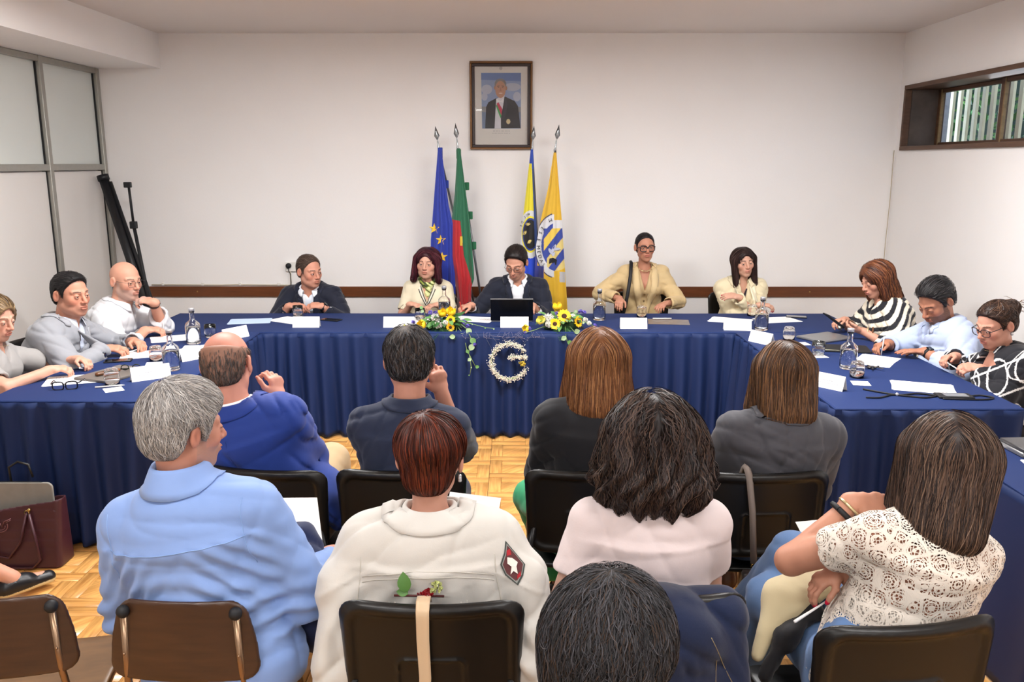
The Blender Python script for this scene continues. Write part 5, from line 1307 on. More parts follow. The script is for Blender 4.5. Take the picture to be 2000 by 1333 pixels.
# ------------------------------------------------------------------ chairs
M_BPL = mat('black_moulded_plastic', '0f0e0d', .38, bump=(500, .15, .0005)); M_BMT = mat('black_tube', '101012', .35, .3)
def sdf_obj(S, name, res, m, parent, color='ffffff', lo=None, hi=None):
    if lo is None: lo, hi = S.bounds()
    V, F = nets(S, lo, hi, res); return link(name, npmesh(name, V, F, np.tile(np.array(lin(color)), (len(V), 1))), m, parent)
def rbox2(x, z, hx, hz, r): qx = np.abs(x)-(hx-r); qz = np.abs(z)-(hz-r); return np.hypot(np.maximum(qx, 0), np.maximum(qz, 0))+np.minimum(np.maximum(qx, qz), 0)-r
def make_black_chair():
    t = thing('stacking_chair', 'x', 'chair')
    def back(P):
        x, y, z = P.T; yy = y-(.75*x*x)-.10*(z-.66)*-1.0; w = .228+.012*(z-.66)/.16; o = rbox2(x/w*.228, z-.665, .228, .165, .055); a = np.abs(yy)-.010
        d = smax(o, a, .018); rim = np.abs(rbox2(x, z-.665, .21, .147, .05))-.012; d = smin(d, smax(rim, np.abs(yy+.004)-.016, .012), .012)
        inner = np.abs(rbox2(x, z-.60, .085, .075, .02))-.003; return smin(d, smax(inner, np.abs(yy+.006)-.010, .003), .006)
    S = Sdf(); S.fn(back, (-.27, -.08, .46), (.27, .10, .86)); sdf_obj(S, 'backrest', .0055, M_BPL, t)
    def seat(P):
        x, y, z = P.T; zz = z-.435-.35*x*x+.10*np.maximum(y-.38, 0)*2; return smax(rbox2(x, y-.25, .225, .215, .07), np.abs(zz)-.012, .018)
    S = Sdf(); S.fn(seat, (-.26, -.0, .38), (.26, .5, .49)); sdf_obj(S, 'seat', .008, M_BPL, t)
    for s in (-1, 1):
        MB().tube([(s*.20, .03, .60), (s*.225, .02, .46), (s*.235, -.02, .22), (s*.24, -.06, .008)], .013, 8).build('leg', M_BMT, t)
        MB().tube([(s*.215, .05, .42), (s*.235, .30, .415), (s*.24, .42, .36), (s*.245, .47, .008)], .013, 8).build('leg', M_BMT, t)
    MB().tube([(-.235, .0, .30), (.235, .0, .30)], .008, 6).build('crossbar', M_BMT, t)
    return t
M_WOODC = mat('brown_veneer', '3f2718', .38, nz=(4, .3), stretch=(2, 1, 14), bump=(60, .06, .0006), coat=.25); M_CHR = mat('worn_chrome', '9a8068', .3, .95)
def make_wood_chair():
    t = thing('plywood_chair', 'x', 'chair')
    def back(P):
        x, y, z = P.T; k = (z-.59)/.21; w = .172-.0*k; yy = y-.65*x*x-.08*(.8-z)*-1; hx = .200-.022*k-.03*np.maximum(k-.5, 0); return smax(rbox2(x/hx*.19, z-.695, .19, .108, .045), np.abs(yy)-.0065, .006)
    S = Sdf(); S.fn(back, (-.24, -.06, .56), (.24, .08, .84)); sdf_obj(S, 'backrest', .005, M_WOODC, t)
    def seat(P):
        x, y, z = P.T; zz = z-.44-.22*x*x*1.0+.9*np.maximum(y-.36, 0)**2*6-.05*(y-.2); return smax(rbox2(x, y-.235, .205, .205, .06), np.abs(zz)-.0065, .006)
    S = Sdf(); S.fn(seat, (-.24, -.0, .36), (.24, .48, .50)); sdf_obj(S, 'seat', .006, mat('worn_brown_seat', '70502f', .42, nz=(5, .25), stretch=(2, 8, 1)), t)
    for s in (-1, 1):
        o = MB().tube([(s*.145, .012-.014, .765), (s*.150, -.0, .60), (s*.165, .02, .44), (s*.18, .22, .405), (s*.17, .37, .40), (s*.18, .43, .2), (s*.19, .46, .008)], .0095, 10).build('frame_tube', M_CHR, t)
        MB().ball((s*.145, -.004, .775), .017, 12, 8).build('end_cap', M_BLACK, t)
        MB().tube([(s*.158, .03, .47), (s*.17, .0, .25), (s*.185, -.06, .008)], .0095, 10).build('leg', M_CHR, t)
        MB().ball((s*.149, -.0115, .66), .004, 6, 4).build('rivet', M_CHR, t)
    return t
_bc = make_black_chair(); _wc = make_wood_chair(); _u = {}
def chair(kind, x, y, deg, label, group=None):
    src = _bc if kind == 'b' else _wc; o = src if not _u.get(kind) else copy_tree(src); _u[kind] = 1
    o.location = (x, y, 0); o.rotation_euler = (0, 0, math.radians(deg)); tag(o, label, 'chair')
    return o
chair('b', -.90, 2.84, -8, 'black chair of the bald man in the blue blazer')
chair('b', -.405, 2.83, 0, 'black chair of the man in the navy polo shirt')
chair('b', .27, 2.83, 0, 'black chair of the woman in the black blazer')
chair('b', .89, 2.81, 3, 'black chair of the woman in the grey blazer, bag strap over its back')
chair('b', -.208, 1.91, 0, 'black chair under the white denim jacket, beige ribbon round its back')
chair('b', .36, 1.95, 0, 'black chair of the woman in the pale pink tee, denim jacket on it')
chair('b', .945, 1.82, 8, 'black chair of the woman in the lace top, right foreground')
chair('b', .14, .86, 0, 'black chair of the dark-haired person closest to the photographer')
chair('w', -.85, 1.955, -2, 'brown plywood chair of the man in the light blue shirt')
chair('w', -1.335, 1.965, 8, 'empty brown plywood chair at the left edge')
for x, y, d, l in ((-1.66, 7.06, 180, 'chair behind the head table under the man in the navy suit'), (-.72, 7.06, 180, 'chair behind the head table under the woman with the green scarf'), (.06, 7.06, 180, 'chair behind the head table under the man with the laptop'),
                (1.07, 7.08, 180, 'chair behind the head table under the woman in the beige blazer'), (1.86, 7.06, 180, 'black chair behind the head table under the woman in the cream jacket'),
                (2.86, 5.07, 90, 'black chair under the bearded man at the right wing'), (2.86, 4.42, 90, 'black chair under the woman in the black patterned top'),
                (-3.12, 4.45, -90, 'black chair under the woman in the grey tee'), (-3.05, 4.98, -90, 'black chair under the man in the grey suit'), (-3.0, 5.62, -90, 'black chair under the man in the white shirt'), (-2.86, 2.7, -20, 'black chair at the left edge under the person with black slip-on shoes')): chair('b', x, y, d, l)
chair('w', 2.86, 5.66, 90, 'brown plywood chair behind the woman in stripes at the right wing')

# ------------------------------------------------------------------ seated people
NAVY, DK = '1a1f31', '16171d'
def lapels(p, vw, vd, wide=.045, relief=.006):
    def f(P, d):
        a, b, w_ = p.ux(P); t = np.clip((w_+vd)/vd, 0, 1.1); e = vw*t; x = np.abs(a); out = e+wide*np.sin(np.clip(t, 0, 1)*PI*.55)
        m = (b > 0)*(w_ < -.0)*(w_ > -vd)*np.clip((out-x)/.006, 0, 1)*(1-.8*np.exp(-((w_+vd*.28)/.006)**2)*(x > e+wide*.45)); return d-relief*m
    return f
def zipline(p, pts, name, m, r=.0018, G=None, d=None):
    P = march(G or p.G, np.array(pts, float), -p.v if d is None else d)
    if len(P) < 2: return
    d_ = -p.v if d is None else nrm(d); b = MB(); b.tube([tuple(q) for q in P+d_*r*.3-p.o], r, 5); return b.build(name, m, p.root)
def penin(p, side, col, label, d=(0, 0, 1), L=.13):
    A = p.arms[side]; t = A['tips'][-1]*.5+A['tips'][0]*.5; d = nrm(A3(*d)); tubething('pen', [tuple(t-d*L*.25), tuple(t+d*L*.7), tuple(t+d*L*.75)], [.002, .0045, .004], mat('pen_'+col, col, .35), label, 'pen')

# --- man in the navy suit (head table)
p = Person('man with receding short hair in a navy suit, looking sideways at the head table', (-1.64, 6.93), (-1.625, 6.66, 1.055), -90, (-42, -8, 4), fat=.015, skin='c98f78', slouch=.03, hs=1.06)
p.H.update(brow='4a352a', scalp=('8a6a58', .5), hl=.085, jaw=1.08, chub=1, lip='b06a58', gaze=(-.1, 0), beard=('a88474', .25))
p.arm(1, (-1.755, 6.50, .80), (-1, .3, -1.1), (1, -.25, .12), (.2, .3, -1), (.6, .7, .7, .7)); p.arm(-1, (-1.50, 6.49, .80), (1, .3, -1.1), (-1, -.2, .15), (-.2, .4, -1), (.7, .8, .8, .8))
p.leg(1); p.leg(-1); p.body()
g = hair_short(p.H, .006, .088); p.hair(g, ['4c3a30', '5f5048', '3a2c26', '7a6a60'], n=1800, Ls=(.018, .03), w=.0009, lift=.003, flow=flow_back(), mtl=M_HAIRS)
p.garment('shirt', 'dfe6f2', .008, v=(.02, .03), res=.0085, sleeve=.98); p.collar(fabric(), color='e6ebf4', hc=.032, flare=.02)
p.garment('suit_jacket', '181c2c', .022, pad=.012, v=(.055, .30), posts=[lapels(p, .055, .30)], wr=wrinkle(1, .004), sleeve=.90, neckr=.074)
lapel(p, .055, .30, fabric(), .05, color='1b2032'); p.collar(fabric(), color='1b2032', r0=.074, hc=.026, flare=.02, drop=.035, gap=60)
p.watch(-1, M_BLACK, .97); p.trousers('trousers', '20222c', res=.018); penin(p, 1, 'f0f0f0', 'white pen held upright by the man in the navy suit', (-.1, -.1, 1)); p.shoe(DK, res=.012)

# --- woman with burgundy bob and green scarf
p = Person('woman with a burgundy bob, green silk scarf and cream short-sleeved top', (-.715, 6.95), (-.700, 6.76, 1.108), -90, (-97, -3, -3), fem=1, fat=.022, skin='cf9c85', hs=1.08)
p.H.update(brow='5a3a30', lip='b5685a', chub=1, gaze=(-.15, 0), wid=1.03)
p.arm(1, (-.82, 6.58, .80), (-.6, .3, -1.3), (.9, -.5, 0), (0, .1, -1)); p.arm(-1, (-.60, 6.56, .80), (.6, .3, -1.3), (-.9, -.5, 0), (0, .1, -1)); p.leg(1); p.leg(-1); p.body()
g = hair_long(L=.135, W=1.28, r0=.080, r1=.062, side=.016, sf=.13, open_=(.060, .09, .098)); gf = lambda q: g(q, cut=False)
p.hair(g, ['3b1620', '4e1c28', '2a1016', '5d2430'], res=.006, n=1500, Ls=(.08, .15), seg=6, flow=flow_long(.0, 1.0), flowsd=gf, w=.0018, lift=.005, box=((-.18, -.2, -.24), (.18, .16, .17)))
p.garment('knit_top', 'ddd3b8', .014, v=(.05, .13), sleeve=-.28, wr=wrinkle(2, .0025), res=.0075, neckr=.062, mtl=fabric(.85, .3, 200))
for k, (dw, c) in enumerate(((.0, '20232c'), (.008, 'f4f2ea'), (.015, '20232c'))):
    pts = [p.nb+p.u*s*(.052+dw)*(t)+p.w*(-.135-dw*1.6+.125*t)+p.v*(-.02) for s, ts in ((-1, np.linspace(1, 0, 8)), (1, np.linspace(.12, 1, 7))) for t in ts]; zipline(p, pts, 'neck_stripe', mat('knit_'+c, c, .8), .0032, d=p.v)
SC = Sdf(); n0 = p.nb+p.nd*.012
for k in range(14):
    a = 2*PI*k/14; b = 2*PI*(k+1)/14; f = lambda a: n0+p.u*.060*math.sin(a)+p.v*(.062*math.cos(a)+.012)+p.w*(-.028*max(0, math.cos(a))); SC.rc(f(a), f(b), .017+.003*math.sin(k*2.1), None, .008, p.w, 1.5)
kn = n0+p.v*.085-p.w*.05; SC.ell(kn-p.u*.012, (.02, .02, .018), .01); SC.rc(kn-p.u*.01, kn-p.u*.05-p.w*.065+p.v*.012, .013, .017, .01, p.u, 1.3); SC.rc(kn, kn-p.u*.005-p.w*.05+p.v*.01, .012, .02, .01, p.u, 1.3)
SC.post.append(lambda P, d: d+.0025*np.sin(P@A3(150, 60, 120))); lo, hi = SC.bounds(); V, F = nets(SC, lo, hi, .004)
s_ = np.sin(V@A3(90, 40, 70)+2*np.sin(V@A3(40, -60, 90))); col = np.where((s_ > .2)[:, None], np.array(lin('d8dda0')), np.where((s_ < -.5)[:, None], np.array(lin('3d4a28')), np.array(lin('9aa648')))); p.mesh('scarf', V, F, col, fabric(.45))
p.trousers('trousers', '3a3a40', res=.02); p.shoe(DK, res=.012)

# --- man with glasses in dark jacket (chair of the meeting)
p = Person('man with glasses in a dark jacket and white shirt reading behind the laptop', (.03, 6.93), (.012, 6.68, 1.118), -90, (-106, -27, -2), fat=.005, skin='cb947c', slouch=.02, hs=1.04)
p.H.update(brow='2c201c', jaw=.98, lip='b06858', gaze=(0, -.4), beard=('a58474', .2))
p.arm(1, (-.34, 6.50, .805), (-.6, .4, -1), (-.75, -.6, 0), (0, 0, -1), (.6, .8, .8, .8)); p.arm(-1, (.14, 6.52, .80), (.6, .3, -1), (-.2, -1, 0), (0, 0, -1)); p.leg(1); p.leg(-1); p.body()
g = hair_short(p.H, .009, .080, top=.012); p.hair(g, ['221c1c', '2e2524', '15110f', '3a2f2b'], n=1500, Ls=(.03, .05), flow=flow_back(), lift=.004, w=.001)
p.garment('shirt', 'edeff4', .008, v=(.022, .04), res=.0085, sleeve=.99, wr=wrinkle(33, .002)); p.collar(fabric(), color='f2f3f6', hc=.034, flare=.02)
p.garment('blazer', '1b1f2e', .022, pad=.012, v=(.062, .34), posts=[lapels(p, .062, .34)], wr=wrinkle(3, .004), sleeve=.90, neckr=.074)
lapel(p, .062, .34, fabric(), .052, color='1e2333'); p.collar(fabric(), color='1e2333', r0=.074, hc=.026, flare=.02, drop=.035, gap=60)
p.glasses(mat('thin_dark_frame', '2c2a2c', .3), (.024, .018), .0014, -.001); p.trousers('trousers', '20222c', res=.018); penin(p, 1, 'c23a30', 'red pen in the hand of the man behind the laptop', (-.3, .1, 1)); p.shoe(DK, res=.012)

# --- woman in beige blazer
p = Person('woman with slicked-back dark hair, bold black glasses and a beige blazer', (1.06, 6.98), (1.060, 6.88, 1.222), -90, (-86, 0, 2), fem=1, fat=.004, skin='b9826a', hs=1.03)
p.H.update(brow='2c1c16', lip='a85a50', gaze=(.05, 0), wid=.97, scalp=('241c1a', .9), hl=.08)
p.arm(1, (.84, 6.68, .83), (-1, .4, -.35), (-.2, -1, -.3), (0, 0, -1)); p.arm(-1, (1.20, 6.62, .80), (1, .3, -.8), (-.6, -.8, 0), (0, 0, -1)); p.leg(1); p.leg(-1); p.body()
g0 = hair_short(p.H, .004, .082); g = lambda q: smin(g0(q), d_ell(q, A3(0, -.10, -.03), (.035, .03, .035)), .02); p.hair(g, ['1d1719', '2a2224', '120e10'], n=900, Ls=(.03, .06), flow=flow_to((0, -.13, -.03)), lift=.0015, w=.001)
p.garment('waistcoat', 'c4ab80', .010, v=(.052, .19), sleeve=-.98, arms=False, res=.0085, neckr=.07, hem=-.05)
p.garment('blazer', 'c9b083', .020, pad=.010, v=(.062, .50), posts=[lapels(p, .062, .5, .055)], wr=wrinkle(4, .0055), sleeve=.86, neckr=.072, loose=.004)
lapel(p, .062, .50, fabric(), .06, color='cfb78b', top=.02); p.collar(fabric(), color='cfb78b', r0=.072, hc=.026, flare=.024, drop=.035, gap=60)
G_ = Sdf(); p.torso(G_, .010, 0, .05)
for k in range(3):
    P0 = march(G_, [p.nb-p.w*(.215+.065*k)], p.v)
    b = MB(); b.ball(tuple(P0[0]-p.o), .0085, 10, 6); b.build('button', mat('brown_button', '6e5838', .3), p.root)
p.glasses(M_ACE, (.028, .0225), .0035, -.002)
m = MB(); n0 = p.nb+p.nd*.005
for k in range(22):
    a = -1.9+3.8*k/21; q = n0+p.u*.066*math.sin(a)+p.v*(.072*math.cos(a)+.018)-p.w*(.035*max(0, math.cos(a)))-p.o; R_ = Matrix.Translation(Vector(q)) @ Matrix.Rotation(a+k*1.57, 4, 'Z') @ Matrix.Rotation(k*1.2, 4, 'X')
    m.lathe([(.006, -.0016), (.0085, 0), (.006, .0016), (.0045, 0), (.006, -.0016)], seg=10, M=R_)
m.build('chain_necklace', mat('pale_gold', 'd9c69a', .3, .7), p.root)
T = thing('shoulder_bag', 'black shoulder bag strap over the right shoulder of the woman in beige', 'bag', (.93, 6.9, 0)); m = MB(); O = A3(.93, 6.9, 0)
q = [A3(.955, 6.93, 1.10), A3(.948, 6.85, 1.10), A3(.935, 6.78, 1.0), A3(.915, 6.745, .88), A3(.895, 6.74, .76), A3(.87, 6.80, .62)]; m.tube([tuple(a-O) for a in q], .011, 8, flat=1.3); m.build('strap', M_BLACK, T)
m = MB(); m.tube([tuple(A3(.87, 6.80, .64)-O), tuple(A3(.83, 6.88, .85)-O), tuple(A3(.86, 6.95, 1.0)-O)], .009, 6); m.build('strap', M_BLACK, T)
MB().box(-.17, .03, -.1, .1, .38, .62, .03).build('bag_body', M_BPL, T)
p.trousers('trousers', 'b89f74', res=.02); p.shoe(DK, res=.012)

# --- woman in cream jacket
p = Person('woman with long straight dark hair in a cream jacket, arms folded on the table', (1.86, 6.94), (1.842, 6.79, 1.112), -90, (-84, -3, 6), fem=1, fat=-.004, skin='cf9f88', slouch=.03, hs=1.03)
p.H.update(brow='33211c', lip='b4695c', gaze=(.15, 0), wid=.97)
p.arm(1, (1.93, 6.56, .80), (-.7, .2, -1), (.9, -.1, 0), (0, .2, -1)); p.arm(-1, (1.76, 6.58, .86), (.8, .2, -1), (-.9, 0, .15), (0, .6, -1), (.3, .4, .4, .4)); p.nails = 'c23b52'; p.leg(1); p.leg(-1); p.body()
g = hair_long(L=.20, W=1.15, r0=.078, r1=.062, side=.0, sf=.19, open_=(.058, .09, .10)); gf = lambda q: g(q, cut=False)
p.hair(g, ['2c1c1a', '3a2724', '1f1413', '4a332c'], res=.006, n=1700, Ls=(.12, .2), seg=7, flow=flow_long(0, 1.0), flowsd=gf, w=.0016, lift=.003, box=((-.18, -.2, -.3), (.18, .16, .17)), jit=.05)
p.garment('jacket', 'dfd2b0', .022, pad=.010, v=(.045, .16), posts=[lapels(p, .045, .19, .06, .007)], wr=wrinkle(5, .0055), sleeve=.93, neckr=.068, loose=.008, res=.0075)
p.collar(fabric(), color='dfd2b0', hc=.03, flare=.035, drop=.05, r0=.070)
lapel(p, .045, .17, fabric(), .065, color='f2e8ca', notch=.06)
p.garment('blouse', '2a2430', .008, v=(.045, .10), arms=False, res=.01, hem=.1)
p.trousers('trousers', '3a3a40', res=.02); p.shoe(DK, res=.012)

# --- woman in striped blouse, right wing
p = Person('woman with long auburn hair in a black and cream striped blouse holding a phone', (2.64, 5.62), (2.410, 5.60, 1.135), 180, (192, -24, 0), fem=1, fat=.012, skin='c48f78', slouch=.03, hs=1.03)
p.H.update(brow='4a3026', lip='b0605a', closed=1, nose=.95)
p.arm(-1, (2.29, 5.46, .81), (.3, -.8, -.8), (-.95, .35, .05), (.1, .5, .9), (.6, .7, .7, .7)); p.arm(1, (2.26, 5.70, .84), (.3, .8, -.8), (-.9, -.35, 0), (0, -.3, -1), (.7, .7, .8, .8)); p.leg(1); p.leg(-1); p.body()
g = hair_long(L=.27, W=1.15, r0=.086, r1=.075, side=.0, sf=.27, wave=.006, open_=(.055, .085, .10), back=.0, vol=.006, oy=.112); gf = lambda q: g(q, cut=False)
p.hair(g, ['6b3d26', '4e2b1e', '8a5634', '38201a', '7c4a30'], res=.006, n=2300, Ls=(.14, .26), seg=9, flow=flow_long(0, .8), flowsd=gf, w=.0018, lift=.005, box=((-.2, -.22, -.36), (.2, .16, .17)), curl=.1)
def stripes(V, col):
    a, b, w_ = p.ux(V); sh = np.minimum(np.linalg.norm(V-p.shL, axis=1), np.linalg.norm(V-p.shR, axis=1)); s = np.sin((w_*1.0-.25*np.abs(a)+.06*np.sin(b*14))*2*PI/.062+1.2)
    return np.where((s > .05)[:, None], np.array(lin('191a22')), np.array(lin('e6ddc8')))
p.garment('striped_blouse', 'e6ddc8', .024, wr=wrinkle(6, .005), sleeve=.55, res=.0045, colf=stripes, loose=.016, neckr=.062, v=(.04, .08))
p.ring(p.arms[-1]['wr']-p.arms[-1]['hd']*.03, p.arms[-1]['hd'], .029, .004, mat('pale_gold', 'd9c69a', .3, .7), 'bracelet'); p.ring(p.arms[-1]['wr']-p.arms[-1]['hd']*.06, p.arms[-1]['hd'], .031, .005, mat('tortoise_shell', '6e4426', .3, nz=(25, .6)), 'bracelet')
t = thing('phone', 'black phone held in both hands by the woman in stripes', 'phone', (2.13, 5.55, .865), 0); t.rotation_euler = (0, .62, .1)
MB().box(-.078, .078, -.037, .037, -.004, .004, .0035).build('body', M_BLACK, t); MB().box(-.074, .074, -.034, .034, .0038, .0046).build('screen', M_DPH, t)
p.trousers('trousers', '2a2a30', res=.02); p.shoe(DK, res=.012)

# --- bearded man, right wing
p = Person('bearded man in a pale blue shirt writing at the right wing', (2.70, 5.05), (2.545, 5.05, 1.075), 180, (203, -34, 0), fat=.035, skin='a9745c', slouch=.04, hs=1.08)
p.H.update(brow='241a18', closed=1, beard=('3a3230', .85), lip='9c5c50', chub=1)
p.arm(1, (2.30, 5.10, .80), (.2, 1, -.5), (-.9, -.35, .0), (0, -.4, -1), (.7, .9, .9, .9)); p.arm(-1, (2.44, 4.90, .795), (.2, -1, -.5), (-.95, .35, 0), (0, 0, -1), (.15, .15, .15, .2), spread=.3); p.leg(1); p.leg(-1); p.body(hres=.0031)
g = hair_short(p.H, .010, .080, top=.012); p.hair(g, ['1f1d1f', '2d2a2b', '413e40', '151314'], n=2800, Ls=(.022, .04), flow=flow_back(), lift=.007, w=.001)
p.garment('shirt', 'aebbd8', .020, v=(.025, .07), wr=wrinkle(7, .0055, 1.1), sleeve=.72, res=.007, loose=.01); p.collar(fabric(), color='b6c2dc', hc=.034, flare=.024)
p.watch(-1, M_BLACK, .93); penin(p, 1, 'f0f0f0', 'white pen writing in the hand of the bearded man', (.05, -.05, 1)); p.trousers('trousers', '2c3040', res=.02); p.shoe(DK, res=.012)

# --- woman in black patterned top, right wing near
p = Person('woman with dark hair tied back, glasses and a black and white patterned top', (2.72, 4.40), (2.575, 4.45, 1.045), 180, (196, -20, 0), fem=1, fat=.022, skin='c58f7a', slouch=.03, hs=1.07)
p.H.update(brow='4a3026', lip='a85a54', open=1, gaze=(0, -.35), scalp=('3a2822', .9), hl=.075, chub=1)
p.arm(1, (2.47, 4.63, .83), (.3, .8, -.6), (-.9, -.3, .0), (.1, -.4, -1), (.7, .8, .8, .8)); p.arm(-1, (2.50, 4.42, .81), (.3, -.9, -.6), (-.95, .2, .05), (0, .5, -1), (.7, .8, .9, .9)); p.leg(1); p.leg(-1); p.body(hres=.0031)
g0 = hair_short(p.H, .010, .072); g = lambda q: smin(g0(q), d_ell(q, A3(0, -.115, .05), (.045, .04, .045)), .02); p.hair(g, ['33231e', '4a3429', '241814', '5d4434'], n=1700, Ls=(.04, .09), seg=5, flow=flow_to((0, -.13, .045)), lift=.003, w=.0013)
m = MB()
for k in range(40):
    c = p.world(A3(random.uniform(-.03, .03), -.135+random.uniform(-.02, .02), .05+random.uniform(-.03, .03))[None])[0]-p.o; d = np.array([random.gauss(0, 1) for _ in range(3)])*.02; m.tube([tuple(c), tuple(c+d*.8), tuple(c+d*1.2+A3(.008, 0, -.012))], [.0012, .001, .0003], 4)
m.build('hair_tuft', mat('brown_hair_strand', '6b5038', .5), p.root)
def patt(V, col):
    a, b, w_ = p.ux(V); q = V*1.0; c = np.zeros(len(V), bool)
    d1 = np.abs(np.mod(w_*1.0+a*.35+.0, .15)-.05); c |= (d1 < .005)
    d2 = np.abs(np.sin((a+b*.7)*16+1.2*np.sin(w_*22)))*.06; c |= (d2 < .0038)
    rr = np.hypot(np.mod(a+b+.3, .19)-.09, np.mod(w_+.4, .21)-.1); c |= (np.abs(rr-.07) < .005); return np.where(c[:, None], np.array(lin('e4e2e0')), np.array(lin('15151c')))
p.garment('patterned_top', '15151c', .022, wr=wrinkle(8, .004), sleeve=.93, res=.0042, colf=patt, loose=.008, v=(.05, .14), neckr=.064)
p.glasses(mat('dark_frame', '241c20', .3), (.026, .020), .0022, -.003); p.ring(p.nb-p.w*.02+p.v*.02, p.w*.8-p.v*.5, .07, .0012, mat('pale_gold', 'd9c69a', .3, .7), 'necklace')
e = p.world(A3(-.083, -.012, -.042)[None])[0]-p.o; m = MB(); m.ball(tuple(e), .009, 8, 6); m.build('earring', M_SILV, p.root)
penin(p, 1, 'f2f2f2', 'white pen held between both hands of the woman in the patterned top', (.5, -.75, -.35), .12); p.trousers('trousers', '2a2a30', res=.02); p.shoe(DK, res=.012)

# --- left wing: woman in grey tee
p = Person('woman with short light brown hair in a grey tee at the left edge', (-2.93, 4.42), (-2.80, 4.47, 1.075), 0, (-12, -15, 0), fem=1, fat=.02, skin='cf9a84', slouch=.02, hs=1.06)
p.H.update(brow='7a5a44', lip='b5685c', gaze=(0, -.3), chub=1)
p.arm(1, (-2.50, 4.42, .80), (-.3, -.9, -.4), (.85, .5, .0), (0, .3, -1), (.6, .7, .8, .8)); p.arm(-1, (-2.47, 4.66, .80), (-.3, .9, -.4), (.85, -.45, .0), (0, -.3, -1), (.6, .7, .8, .8)); p.leg(1); p.leg(-1); p.body(hres=.0031)
g = hair_long(L=.05, W=1.12, r0=.084, r1=.07, side=-.012, sf=.015, open_=(.070, .088, .108), vol=.004, oy=.100); gf = lambda q: g(q, cut=False)
p.hair(g, ['8a7050', '6d573e', 'a58a62', '574532'], res=.006, n=1900, Ls=(.06, .10), seg=6, flow=flow_back(.8, 1.0), flowsd=gf, w=.0012, lift=.007)
p.garment('grey_tee', '9b9896', .018, wr=wrinkle(9, .003), sleeve=-.18, res=.0075, neckr=.08, loose=.006, v=(.05, .07)); p.ring(p.nb-p.w*.03+p.v*.03, p.w*.8-p.v*.5, .072, .001, mat('pale_gold', 'd9c69a', .3, .7), 'necklace')
p.trousers('trousers', '3b4460', res=.02); p.shoe(DK, res=.012); penin(p, -1, 'f0f0f0', 'white pen between the fingers of the woman in the grey tee', (.2, -.9, .3), .07)

# --- man in grey suit
p = Person('man with short dark hair in a light grey suit at the left wing', (-2.86, 4.95), (-2.645, 4.98, 1.125), 0, (-24, -4, 0), fat=.022, skin='c48a72', slouch=.03, hs=1.09)
p.H.update(brow='3a2a24', jaw=1.08, chub=1, lip='b06858', gaze=(.1, 0), beard=('94786c', .3), scalp=('3a302c', .5), hl=.072)
p.arm(1, (-2.46, 4.94, .80), (-.3, -1, -.35), (.95, .25, .0), (0, .3, -1), (.5, .6, .7, .7)); p.arm(-1, (-2.38, 5.16, .80), (-.2, .9, -.5), (.8, -.6, .05), (0, -.3, -1), (.6, .7, .8, .8)); p.leg(1); p.leg(-1); p.body(hres=.0031)
g = hair_short(p.H, .006, .084, top=.002); p.hair(g, ['1c1a1c', '2a2728', '3a3636', '121113'], n=2600, Ls=(.014, .028), lift=.003, w=.0009, flow=flow_back(), mtl=M_HAIRS)
p.garment('shirt', 'd3ddf0', .009, v=(.022, .05), res=.0085, sleeve=.97, wr=wrinkle(44, .002)); p.collar(fabric(), color='dbe4f4', hc=.034, flare=.022)
p.garment('suit_jacket', '92949a', .024, pad=.012, v=(.062, .33), posts=[lapels(p, .062, .33, .05)], wr=wrinkle(10, .0045), sleeve=.95, neckr=.076, res=.007)
lapel(p, .062, .33, fabric(), .055, color='9a9ca2'); p.collar(fabric(), color='9a9ca2', r0=.078, hc=.028, flare=.022, drop=.036, gap=60)
p.trousers('trousers', '8d8f95', res=.018); p.shoe(DK, res=.012); penin(p, -1, 'f0f0f0', 'white pen between the fingers of the man in the grey suit', (-.8, -.5, -.2), .08)

# --- man in white shirt, hand at chin
p = Person('bald man with glasses in a white shirt resting his chin on his hand', (-2.82, 5.58), (-2.59, 5.58, 1.125), 0, (-28, -6, 0), fat=.02, skin='cb957e', slouch=.04, hs=1.07)
p.H.update(brow='6a5548', beard=('a09a96', .5), gaze=(.3, 0), lip='b07468', jaw=1.0, wid=1.02, nose=1.05)
p.arm(1, (-2.46, 5.52, .80), (-.2, -1, -.5), (.9, .4, .02), (0, .2, -1), (.6, .7, .8, .8)); p.arm(-1, (-2.405, 5.55, .985), (.35, .5, -.9), (-.85, -.12, .22), (-.25, .35, -.9), (.9, .9, .9, .9), .5); p.leg(1); p.leg(-1); p.body(hres=.0031)
p.garment('shirt', 'd3d4d8', .020, v=(.028, .10), wr=wrinkle(11, .0055, 1.1), sleeve=.62, res=.0068, loose=.008); p.collar(fabric(), color='d8d9dd', hc=.034, flare=.024)
for k in range(4):
    P0 = march(p.G, [p.nb-p.w*(.10+.09*k)], p.v)
    if len(P0): b = MB(); b.ball(tuple(P0[0]-p.o), .0055, 8, 5); b.build('button', M_BLACK, p.root)
p.watch(-1, mat('dark_brown_leather', '3a1f1a', .45), .90); p.glasses(mat('thin_grey_frame', '4a4c50', .3, .5), (.025, .018), .0011, -.002); p.trousers('trousers', '2c3040', res=.02); p.shoe(DK, res=.012); penin(p, 1, 'e8e8e8', 'pale pen held upright by the man in the white shirt', (.1, .1, 1), .1)

